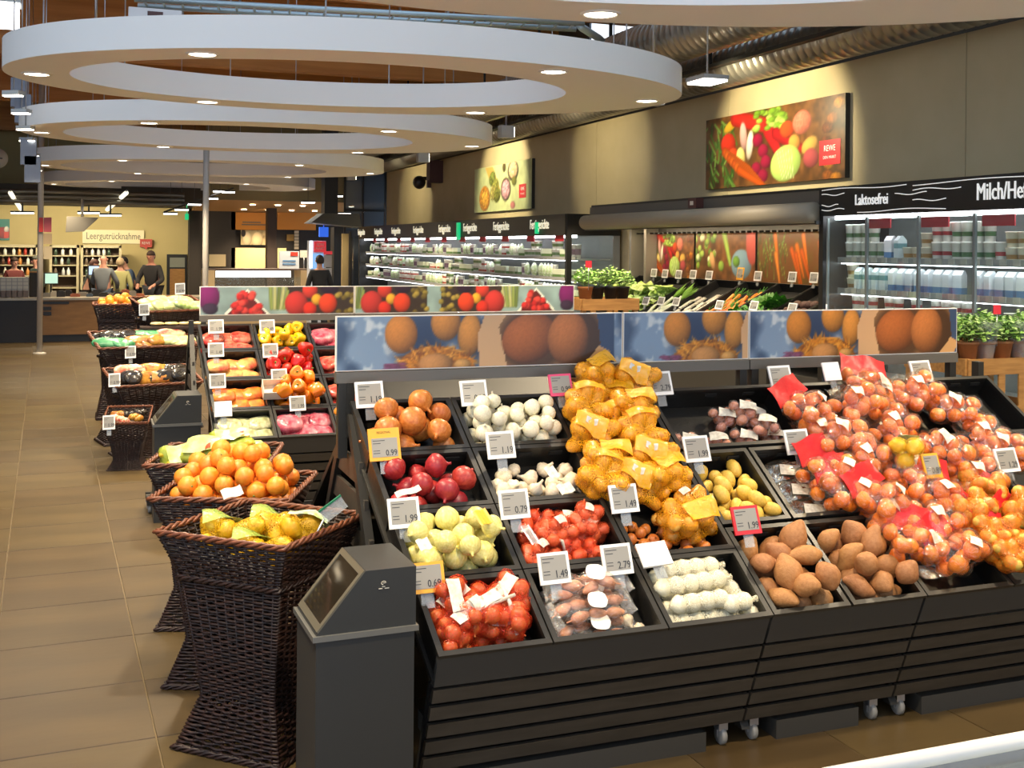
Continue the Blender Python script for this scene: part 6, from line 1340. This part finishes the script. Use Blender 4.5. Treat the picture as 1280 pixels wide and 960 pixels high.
# glass serving counter
Y = 26.0; a, b = atY(256, 336, Y), atY(388, 336, Y); zt = a.z; t = thing('serving_counter', 'glass serving counter with bright light strip in front of the bakery', 'counter', (0, Y, 0))
g = G(); g.bb((a.x, 0, zt - .03), (b.x, .9, zt)); g.build('top_board', mat('counter_trim', '#5a4a44', .4), t)
g = G(); g.bb((a.x + .25, .02, zt - .19), (b.x - .45, .10, zt - .05)); g.build('light_strip', lampmat('counter_light', '#fffdf6', 3.0), t)
for x in (a.x, b.x - .22): g = G(); g.bb((x, .0, .0), (x + .22, .9, zt - .03)); g.build('side_panel', mat('counter_beige', '#b39b74', .5), t)
g = G(); g.bb((a.x + .22, .0, .0), (b.x - .22, .9, .8)); g.build('base_front', mat('counter_beige'), t); g = G(); g.bb((a.x + .22, .02, .8), (b.x - .22, .03, zt - .19)); g.build('glass_front', glass, t)
for k in range(8):
    g = G(); x = a.x + .4 + k * .22; g.ball(lambda v: Vector((v.x * .10, v.y * .08, v.z * .06 + .06)), 10, 6); tag(g.build('bread_loaf', mat('loaf', '#b5813f', .6, rnd=.2), None, (x, Y + .4, .802)), 'bread loaf behind the glass of the serving counter', 'bread', 'loaves in the serving counter')
t = thing('info_board', 'white and pale blue info board on the serving counter', 'sign', (0, 26.3, zt)); a, b = atY(349, 333, 26.3), atY(374, 314, 26.3); hh = b.z - zt; g = G(); g.bb((a.x, 0, .0), (b.x, .04, hh)); g.build('board', mat('info_blue', '#c4ccd4', .4), t)
for k, f in enumerate((.22, .4)): g = G(); g.bb((a.x + .08, -.01, hh * f), (b.x - .08, 0, hh * f + .035)); g.build('text_line', mat('info_text', '#5a84b0', .5), t)
g = G(); g.bb((b.x - .2, -.01, hh * .72), (b.x - .03, 0, hh * .95)); g.build('red_corner', mat('sign_red'), t)
t = thing('price_card', 'small white card beside the info board', 'card', (0, 26.3, zt)); a, b = atY(375, 322, 26.3), atY(385, 313, 26.3); g = G(); g.bb((a.x, 0, a.z - zt), (b.x, .02, b.z - zt)); g.build('card', white_lbl, t); g = G(); g.tube(((a.x + b.x) / 2, .01, 0), ((a.x + b.x) / 2, .01, a.z - zt), .012); g.build('stem', steel, t)
# kiosk
Y = 25.2; t = thing('info_kiosk', 'lit kiosk with red REWE PUNKT head and blue screen', 'kiosk', (0, Y, 0))
for nm, q, m, yy in (('cabinet', (387, 300, 408, 300), mat('kiosk_white', '#d8dce4', .4), .05), ):
    a, b = atY(387, 360, Y), atY(408, 301, Y); g = G(); g.bb((a.x, .05, 0), (b.x, .35, b.z)); g.build(nm, m, t)
for nm, q, m in (('lit_edge', (387, 335, 391, 301), lampmat('kiosk_glow', '#e8ecff', 1.6)), ('red_head', (393, 315, 408, 302), mat('kiosk_red', '#c8323a', .4, emit='#c8323a', es=.5)), ('blue_screen', (389, 336, 404.5, 317), mat('kiosk_blue', '#7aa8dc', .3, emit='#7aa8dc', es=.7)), ('red_bar', (405, 318, 415.5, 314), mat('kiosk_red')), ('paper_panel', (405, 334, 415, 319), mat('kiosk_paper', '#b0aca8', .5)), ('paper_panel', (405, 345, 415, 335), mat('kiosk_paper'))):
    a, b = atY(q[0], q[1], Y), atY(q[2], q[3], Y); g = G(); g.bb((a.x, .02, a.z), (b.x, .05, b.z)); g.build(nm, m, t)
a, b = atY(393, 315, Y), atY(408, 302, Y); g = G(); text(g, 'REWE', ((a.x + b.x) / 2, .012, b.z - .07), .085, .75); text(g, 'PUNKT', ((a.x + b.x) / 2, .012, a.z + .08), .085, .75); g.build('lettering', white_lbl, t)
p = atY(404, 290, Y); p.y = Y - .1; g = G(); g.bb((-.10, 0, -.11), (.10, .1, .11)); g.bb((-.01, .04, .11), (.01, .06, 5.9 - p.z)); tag(g.build('blue_sign', mat('sign_blue', '#2a5ac8', .4, emit='#2a5ac8', es=.8), None, p), 'small glowing blue sign above the kiosk', 'sign')
# extractor hood
Y = 24.0; t = thing('extractor_hood', 'dark grey trapezoid hood with black chimney above the kiosk', 'hood', (0, Y, 0)); a, b = atY(389, 283, Y), atY(452, 267, Y); 
g = G(); g.hexa([(a.x, 0, a.z + .08), (b.x, 0, a.z), (b.x, .9, a.z), (a.x, .9, a.z + .08), (a.x + .3, .2, b.z), (b.x, .2, b.z), (b.x, .9, b.z), (a.x + .3, .9, b.z)]); g.build('canopy', mat('hood_grey', '#767a77', .45, .2), t)
p, q = atY(409, 267, Y), atY(426, 246, Y); g = G(); g.bb((p.x, .3, b.z), (q.x, .7, 5.9)); g.build('chimney', blk, t)
t = thing('entrance_frame', 'pale glazed entrance frame left of the ready-meal case', 'entrance', (0, 26.4, 0))
for q, m in (((427, 360, 436, 292), mat('ent_cream', '#a89468', .6)), ((437, 360, 440, 290), blk2), ((441, 360, 449, 296), film('far_glass'))): a, b = atY(q[0], q[1], 26.4), atY(q[2], q[3], 26.4); g = G(); g.bb((a.x, 0, 0), (b.x, .06, b.z)); g.build('panel', m, t)

# ================================================================== PEOPLE
def skinned(name, verts, edges, radii, m, parent, root=0, sub=2):
    me = bpy.data.meshes.new(name); me.from_pydata(verts, edges, []); me.materials.append(m); o = link(name, me, parent)
    md = o.modifiers.new('Skin', 'SKIN'); md.use_smooth_shade = True
    if not me.skin_vertices: 
        bm = bmesh.new(); bm.from_mesh(me); bm.verts.layers.skin.verify(); bm.to_mesh(me); bm.free()
    sv = me.skin_vertices[0].data
    for i, r_ in enumerate(radii): sv[i].radius = (r_, r_) if not isinstance(r_, tuple) else r_; sv[i].use_root = (i == root)
    s_ = o.modifiers.new('Subd', 'SUBSURF'); s_.levels = 1; s_.render_levels = sub; return o
def person(label, loc, rz, h, jacket, trousers, hair, skinc='#c4917a', lean=0.0, arms=None, seated=False):
    t = thing('person', label, 'person', loc, rz); s = h / 1.75; V = []; E_ = []; Rr = []
    def L(p, up=True):
        p = Vector(p)
        if up and lean: q = p - Vector((0, 0, .95)); p = Matrix.Rotation(lean, 3, 'X') @ q + Vector((0, 0, .95))
        return p * s
    def add(p, r_, par=None, up=True, Vv=None):
        V.append(L(p, up)); Rr.append((r_ * s) if not isinstance(r_, tuple) else (r_[0] * s, r_[1] * s))
        if par is not None: E_.append((par, len(V) - 1))
        return len(V) - 1
    pel = add((0, 0, .95), (.15, .11), None, False); sp = add((0, 0, 1.14), (.14, .105), pel); ch = add((0, 0, 1.34), (.17, .115), sp); nk = add((0, -.005, 1.49), .058, ch); hb = add((0, -.015, 1.57), (.062, .07), nk); hd = add((0, -.02, 1.65), (.078, .098), hb); add((0, -.01, 1.725), (.06, .075), hd)
    arms = arms or {}
    jv = []
    for sx, key in ((-1, 'l'), (1, 'r')):
        el, wr = arms.get(key, ((sx * .25, .03, 1.12), (sx * .24, -.06, .88))); sh_ = add((sx * .165, 0, 1.41), .056, ch); e_ = add(el, .045, sh_); w_ = add(wr, .030, e_); d = (Vector(wr) - Vector(el)).normalized(); side = d.cross(Vector((0, 0, 1))).normalized() if abs(d.z) < .9 else Vector((1, 0, 0)); pm = add(Vector(wr) + d * .06, .032, w_)
        for f in range(4): k = add(Vector(wr) + d * (.12 + .01 * (f in (1, 2))) + side * (-.024 + .016 * f), .0085, pm); add(Vector(wr) + d * (.15 + .012 * (f in (1, 2))) + side * (-.026 + .017 * f) + Vector((0, 0, -.02)), .007, k)
        k = add(Vector(wr) + d * .06 - side * .04, .010, w_); add(Vector(wr) + d * .10 - side * .05, .008, k); jv.append((sh_, e_, w_))
    nb = len(V)
    for sx in (-1, 1):
        kn = ((sx * .10, -.40, .52) if seated else (sx * .10, -.02, .52)); an = ((sx * .10, -.40, .10) if seated else (sx * .10, .02, .09)); hp = add((sx * .09, -.02, .90), .088, pel, False); k = add(kn, .062, hp, False); a = add(an, .042, k, False); add((an[0], an[1] - .15, .04), .038, a, False)
    skinned('body', V, E_, Rr, mat('skin' + skinc[1:], skinc, .55), t)
    jm = mat('jacket' + jacket[1:], jacket, .8, col2=jacket, bump=.3, bscale=20)
    JV = [V[i] for i in (pel, sp, ch, nk)] + [V[i] for a in jv for i in a]; JV[0] = JV[0] - Vector((0, 0, .06 * s)); JV[3] = JV[2].lerp(JV[3], .75)
    JE = [(0, 1), (1, 2), (2, 3), (2, 4), (4, 5), (5, 6), (2, 7), (7, 8), (8, 9)]; skinned('jacket', JV, JE, [(.165 * s, .13 * s), (.16 * s, .125 * s), (.175 * s, .13 * s), .075 * s] + [.072 * s, .056 * s, .044 * s] * 2, jm, t)
    TV = [V[pel] - Vector((0, 0, .02)), *V[nb:nb + 3], *V[nb + 4:nb + 7]]; skinned('trousers', TV, [(0, 1), (1, 2), (2, 3), (0, 4), (4, 5), (5, 6)], [.155 * s, .105 * s, .08 * s, .062 * s, .105 * s, .08 * s, .062 * s], mat('trousers' + trousers[1:], trousers, .8), t)
    for i in (nb + 2, nb + 6): g = G(); p = V[i]; g.ball(lambda v: Vector((p.x + v.x * .05, p.y - .06 + v.y * .14, .045 + v.z * .045)), 10, 6); g.build('shoe', blk, t)
    c = V[hd]; Mh = Matrix.Translation(c) @ Matrix.Rotation(lean, 4, 'X')
    if hair:
        g = G(); g.ball(lambda v: Vector((v.x * .093 * s, (v.y * .115 + .012) * s, (v.z * .118 + .012) * s)) if (v.z > .15 + (-.75 if v.y > .0 else 0)) else Vector((v.x * .05, v.y * .05 + .02, v.z * .05)), 14, 10, M=Mh); g.build('hair', mat('hair' + hair[1:], hair, .7), t)
    for sx in (-1, 1):
        g = G(); g.ball(lambda v: Vector((sx * .082 * s + v.x * .012, v.y * .02, v.z * .028)), 6, 5, M=Mh); g.build('ear', mat('skin' + skinc[1:]), t)
        g = G(); g.ball(lambda v: Vector((sx * .033 * s + v.x * .011, -.094 * s + v.y * .008, .0 + v.z * .008)), 6, 5, M=Mh); g.build('eye', mat('eye_dark', '#241a16', .3), t)
    g = G(); g.add([(-.014, -.092 * s, -.035), (.014, -.092 * s, -.035), (0, -.122 * s, -.032), (0, -.098 * s, .012)], [(0, 1, 2), (0, 2, 3), (1, 3, 2), (0, 3, 1)]); g.bb((-.026, -.094 * s, -.062), (.026, -.086 * s, -.055)); g.v = [tuple(Mh @ Vector(p)) for p in g.v]; g.build('nose_and_mouth', mat('lip', '#a0645a', .6), t)
    return t
def at_floor(px, Y): return (W(px, Y), Y, 0)
fwd = {'l': ((-.27, -.10, 1.15), (-.18, -.34, 1.08)), 'r': ((.27, -.10, 1.15), (.18, -.34, 1.08))}
person('bald man in a grey hooded jacket seen from behind at the checkout', at_floor(129.5, 25.4), math.radians(160), 1.72, '#6d7276', '#3a4656', None, '#c08a74', -.0, {'l': ((-.27, -.10, 1.15), (-.20, -.30, 1.02)), 'r': fwd['r']})
person('person in a pale green jacket seen from behind at the checkout', at_floor(150.5, 25.7), math.radians(170), 1.64, '#a5a068', '#33363a', '#a08a68')
person('person in a blue jacket with dark hair bending over the checkout', at_floor(168, 26.3), math.radians(-70), 1.70, '#34465e', '#23262c', '#1e1814', lean=.35, arms=fwd)
person('man in a dark jacket with short hair looking down near the checkout', at_floor(191, 25.8), math.radians(-25), 1.80, '#1d1a1a', '#22242a', '#3c2a20', '#b98068', lean=.12, arms=fwd)
person('seated cashier in a grey-green top reaching forward behind the counter', (W(108, 26.2), 26.2, .0), math.radians(80), 1.62, '#5a605a', '#2a2a2c', '#4a2a20', lean=.25, arms={'l': ((-.25, -.22, 1.16), (-.16, -.48, 1.08)), 'r': ((.25, -.22, 1.16), (.16, -.48, 1.08))})
person('man in black clothes seen from behind beside the lit kiosk', at_floor(400, 23.2), math.radians(175), 1.74, '#15161a', '#1a1c22', '#2a2220')
person('dark-haired person partly hidden behind the rack at the far left', at_floor(18, 27.2), math.radians(20), 1.62, '#6a2e2a', '#2a2a2c', '#3a2a1e')
person('person in dark green hidden behind the left pole', at_floor(46, 27.4), math.radians(-60), 1.66, '#33463c', '#23262a', '#4a4a3e')

t = thing('lamp_rail', 'thin dark rail carrying the row of track lamps', 'rail', (0, 0, 0)); g = G(); g.tube(atY(205, 265, 24.5), atY(292, 235, 24.5), .02, 6); g.build('rail_bar', blk2, t); g = G(); q = atY(260, 246, 24.5); g.tube(q, (q.x, q.y, 5.9), .008, 5); g.build('hanger', steel, t)

# ---- small fittings high up
p = atY(-3, 198, 24); t = thing('wall_clock', 'round pale clock cut by the left picture edge', 'clock', p); g = G(); g.lathe([(.0005, 0), (.19, 0), (.19, .04), (.0005, .04)], 20, M=Matrix.Rotation(math.pi / 2, 4, 'X')); g.build('face', mat('clock_face', '#b9b8b0', .4), t); g = G(); g.tube((0, 0, .19), (0, 0, 5.9 - p.z), .012, 6); g.build('rod', steel, t); g = G(); g.bb((-.01, -.05, 0), (.01, -.042, .13)); g.bb((0, -.05, -.01), (.09, -.042, .01)); g.build('hands', blk, t)
for k, (px, py) in enumerate(((524, 228), (537, 213))):
    p = atX(px, py, 6.35); t = thing('security_camera', ['dark dome camera low on the far right wall', 'dark red wall box above the dome camera'][k], ['camera', 'wall box'][k], p); g = G()
    if k == 0: g.ball(lambda v: v * .14, 12, 8); g.bb((-.02, -.04, .05), (.26, .04, .12))
    else: g.bb((-.03, -.12, -.25), (.25, .12, .2)); g.bb((-.05, -.06, -.35), (.02, .06, -.2))
    g.build('housing', mat('cam_dark', '#2a2523', .4) if k == 0 else mat('box_darkred', '#4a2a26', .5), t)
p = atX(884, 104, 5.35); t = thing('panel_lamp', 'bright panel lamp between the largest ring and the right wall', 'lamp', p); g = G(); g.bb((-.12, -.16, 0), (.12, .16, .02)); g.build('diffuser', lampmat('panel_glow', '#fff8ea', 5.0), t); g = G(); g.bb((-.13, -.17, .02), (.13, .17, .06)); g.tube((0, 0, .06), (0, 0, 5.9 - p.z), .008, 6); g.build('housing', mat('grey_metal'), t)
p = atX(868, 254, 5.74); t = thing('sensor_box', 'small dark red sensor box on the cooling wall canopy', 'sensor', p); g = G(); g.bb((-.03, -.08, -.05), (.06, .08, .05)); g.build('case', mat('box_darkred'), t); g = G(); g.bb((-.035, -.03, -.02), (-.03, .03, .02)); g.build('lens', white_lbl, t)
p = atZ(194, 24, 3.47); t = thing('exit_lamp', 'small white emergency lamp standing on the largest ceiling ring', 'lamp', (p.x, 7.95, 3.471)); g = G(); g.bb((-.17, -.03, 0), (.17, .03, .07)); g.build('case', mat('lamp_case', '#cfcac6', .4), t); g = G(); g.bb((-.05, -.034, .02), (.05, -.03, .05)); g.build('print', mat('box_darkred'), t)
# price tags on the shelf edges of the dairy case are part of its rails
for z in (1.61, 1.87):
    y = 5.6
    while y < 7.8:
        g = G(); g.bb(((4.4 + 7.98) / 2 - y - .03, .122, z - .018), ((4.4 + 7.98) / 2 - y + .03, .13, z + .028)); g.build('shelf_price_card', mat('card_grey', '#c2beb4', .4), milk); y += .125
# ================================================================== PRICE TAGS
tag_white = mat('tag_frame', '#e9e7e2', .35); lcd = mat('tag_screen', '#8f8b82', .3); ink = mat('tag_ink', '#26262c', .5)
def price_tag(p, n, w, h, price, label, frame_m=tag_white, head=None, stem=.05, xdir=(1, 0, 0), group='price tags on the displays', glare=False):
    """tag at point p facing along n"""
    z = Vector((0, 0, 1)); nn = Vector(n).normalized(); x = Vector(xdir); x = (x - nn * x.dot(nn)).normalized(); up = nn.cross(x)
    M = Matrix((x, -nn, up)).transposed().to_4x4(); M.translation = p; t = thing('price_tag', label, 'price tag', M=M, group=group)
    hh = h / 2; ex = h * .30 if head else 0
    g = G(); g.bb((-w / 2, 0, -hh), (w / 2, .010, hh + ex)); g.build('frame', frame_m, t)
    if not glare:
        g = G(); g.bb((-w * .41, -.0015, -hh * .72), (w * .41, 0, hh * .80)); g.build('screen', lcd, t)
        for k, (f, l) in enumerate(((.58, .55), (.36, .35), (-.22, .3), (-.42, .3))): g = G(); g.bb((-w * .37, -.0022, hh * f), (-w * .37 + w * .7 * l, -.0015, hh * f + h * .022)); g.build('text_line', ink, t)
        g = G(); text(g, price, (w * .20, -.0025, -hh * .42), h * .34, .80); text(g, price, (w * .205, -.0027, -hh * .42), h * .34, .80); g.build('price', ink, t)
    else:
        g = G(); g.bb((-w * .41, -.0015, -hh * .78), (w * .41, 0, hh * .82)); g.build('screen', mat('tag_glare_white', '#f6f4ee', .15), t)  # reflected glare put into the colour: blank near-white screen
    if head: g = G(); text(g, head, (0, -.002, hh + ex * .42), h * .13, .9); g.build('heading', mat('tag_head_ink', '#5a4a10', .5), t)
    g = G(); g.bb((-w * .18, .010, -hh - stem), (w * .18, .014, -hh * .4)); g.build('clip', film('clip_clear', '#eef2f2', .6, .1, 0), t)
    return t
yel = mat('tag_yellow', '#dfa024', .4); redf = mat('tag_red', '#c8242c', .35); pinkf = mat('tag_pink', '#d83a6a', .35)
NT = Vector((-.08, -1, .42))
TAGS = [(462, 493, '1.19', None, 'in front of the upper left picture post'), (592.5, 491, '0.99', None, 'hanging above the white onions'), (626, 556, '1.19', None, 'below the white onions'), (505, 641, '1.99', None, 'below the red onions'), (643, 630, '0.79', None, 'below the garlic'), (693, 710, '1.49', None, 'left of two below the red netted shallots'), (771.5, 699, '2.79', None, 'right of two below the red netted shallots'), (780, 623, '1.49', None, 'below the orange potato nets'),
        (871, 561, '1.99', None, 'left of two below the red potato packs'), (997, 552, '2.99', None, 'right of two below the red potato packs'), (825, 479, '2.79', None, 'above the empty part of the wide crate'), (976, 471, '2.49', None, 'behind the upper left potato bag'), (1152, 464, '1.79', None, 'at the right end of the picture rail'), (1259, 575, '1.29', None, 'at the right edge of the photo')]
for px, py, pr, hd_, where in TAGS:
    B = BK; hgt = .06; p = B.hit(px, py, hgt); price_tag(p, NT, .118, .112, pr, 'white electronic price tag reading %s %s' % (pr, where))
price_tag(BK.hit(481, 560, .06), NT, .125, .10, '0.99', 'orange framed price tag headed REGIONAL below the brown onions', yel, 'REGIONAL'); price_tag(BK.hit(533, 722, .06), NT, .13, .105, '0.69', 'yellow framed price tag below the yellow onions', yel)
price_tag(BK.hit(701, 481, .08), NT, .105, .10, '0.99', 'pink framed price tag beside the top potato net', pinkf); price_tag(BK.hit(933, 650, .07), NT, .118, .112, '1.99', 'red framed price tag below the yellow potatoes', redf, ' ' if False else None); price_tag(BK.hit(1165, 582, .12), NT, .085, .11, '0.89', 'yellow price card beside the lemon net on the potato bags', yel)
price_tag(BK.hit(818, 692, .08), Vector((-.1, -.8, .9)), .12, .10, '', 'price tag with glare painted white above the stringed white onions', glare=True); price_tag(BK.hit(1040, 464, .12), NT, .09, .09, '', 'price tag with glare painted white behind the potato bags', glare=True)
for px, py, pr, wh in ((270, 408, '1.99', 'above the tomato packs'), (334, 408, '2.49', 'above the yellow peppers'), (270, 437, '1.49', 'below the tomato packs'), (338, 438, '1.99', 'left of the red peppers'), (272, 476, '1.79', 'below the snack packs'), (349, 470, '2.99', 'below the red peppers'), (372, 504, '1.99', 'below the orange peppers')):
    price_tag(P1.hit(px, py, .07), NT, .115, .11, pr, 'white price tag reading %s on the pepper display %s' % (pr, wh))
price_tag(P1.hit(279, 511, .07), NT, .12, .11, '', 'price tag with glare painted white on the pepper display above the pale salad packs', glare=True)
for px, py, Y, wh in ((163, 440, 11.4, 'on the middle far wicker basket'), (180, 387, 12.0, 'at the front of the highest far wicker basket'), (225, 361, 12.1, 'on the lettuce bags of the far row'), (143, 475, 10.6, 'on the second far wicker basket'), (136, 528, 10.1, 'at the lowest far wicker basket')):
    price_tag(atY(px, py, Y), (-.25, -1, .25), .10, .12, '0.99', 'small white price tag %s' % wh)
# tags along the vegetable cooling wall
for k, (px, py) in enumerate(((817, 341), (831, 342), (848, 343), (866, 343), (886, 344), (947, 345), (990, 346), (1017, 347))): price_tag(atX(px, py, 6.36), (-1, -.25, .2), .095, .10, '1.99', 'white price tag on the upper rail of the vegetable wall, %s from the left' % ['first', 'second', 'third', 'fourth', 'fifth', 'seventh', 'eighth', 'last'][k], xdir=(.2, -1, 0))
price_tag(atX(925, 342, 6.36), (-1, -.25, .2), .09, .13, '1.49', 'yellow price tag on the upper rail of the vegetable wall', yel, xdir=(.2, -1, 0))
for k, (px, py) in enumerate(((807, 376), (826, 376), (845, 377), (899, 381), (942, 382), (990, 385))): price_tag(atX(px, py, 5.62), (-1, -.3, .4), .09, .09, '0.99', 'white price tag on the lower rail of the vegetable wall, %s from the left' % ['first', 'second', 'third', 'fourth', 'fifth', 'last'][k], xdir=(.2, -1, 0))
# paper labels lying on the produce
for px, py, hh, w_, h_, m_, lab in ((510, 614, .10, .10, .028, white_lbl, 'white paper tie label lying on the red onions'), (604, 646, .13, .05, .07, yel, 'small orange tag standing in the yellow onions'), (530, 680, .13, .045, .05, white_lbl, 'small net label on the yellow onions'), (663, 668, .12, .035, .09, film('clip_clear'), 'clear plastic tag on the red shallots'), (690, 590, .12, .04, .06, white_lbl, 'folded net label on the garlic'), (707, 610, .12, .06, .05, white_lbl, 'second net label on the garlic'), (290, 615, .0, .08, .05, white_lbl, 'small white label on the oranges')):
    p = BK.hit(px, py, hh) if px > 400 else atZ(px, py, .97)
    g = G(); n = 5; vs = [(w_ * (i / n - .5), h_ * (j - .5), .006 * math.sin(i * 1.3)) for j in (0, 1) for i in range(n + 1)]; vs += [(a, b, c - .002) for a, b, c in vs]; q = [(i, i + 1, n + 2 + i, n + 1 + i) for i in range(n)]; g.add(vs, q + [tuple(k + 2 * n + 2 for k in reversed(f)) for f in q], smooth=True)
    o = g.build('produce_label', m_, None); o.matrix_basis = frame(p, (1, .1, .25), (-.1, -.6, .8)); tag(o, lab, 'label')
# packets seen through the gap under the picture panels (rear side of the display)
for k, (px, py, c) in enumerate(((434, 494, '#d9822c'), (505, 489, '#8f8a86'), (540, 489, '#7a766f'), (630, 486, '#c8c2b8'), (735, 481, '#b9b4a8'), (845, 473, '#6a3a3a'), (880, 486, '#b5c07a'), (960, 470, '#b08a80'), (1020, 468, '#c8302a'), (1075, 468, '#6a2a22'), (1120, 465, '#7a3a2c'))):
    p = atY(px, py, 4.86); g = G(); g.ball(lambda v: Vector((math.copysign(abs(v.x) ** .7, v.x) * .06, v.y * .05, v.z * .025 + .0)), 12, 7); p.z = 1.225; o = g.build('rear_pack', mat('rear' + c[1:], c, .25, bump=.4, bscale=24), None, p); tag(o, 'packet seen through the gap below the pictures, %s from the left' % ['first', 'second', 'third', 'fourth', 'fifth', 'sixth', 'seventh', 'eighth', 'ninth', 'tenth', 'last'][k], 'food pack', 'packets on the rear of the display')
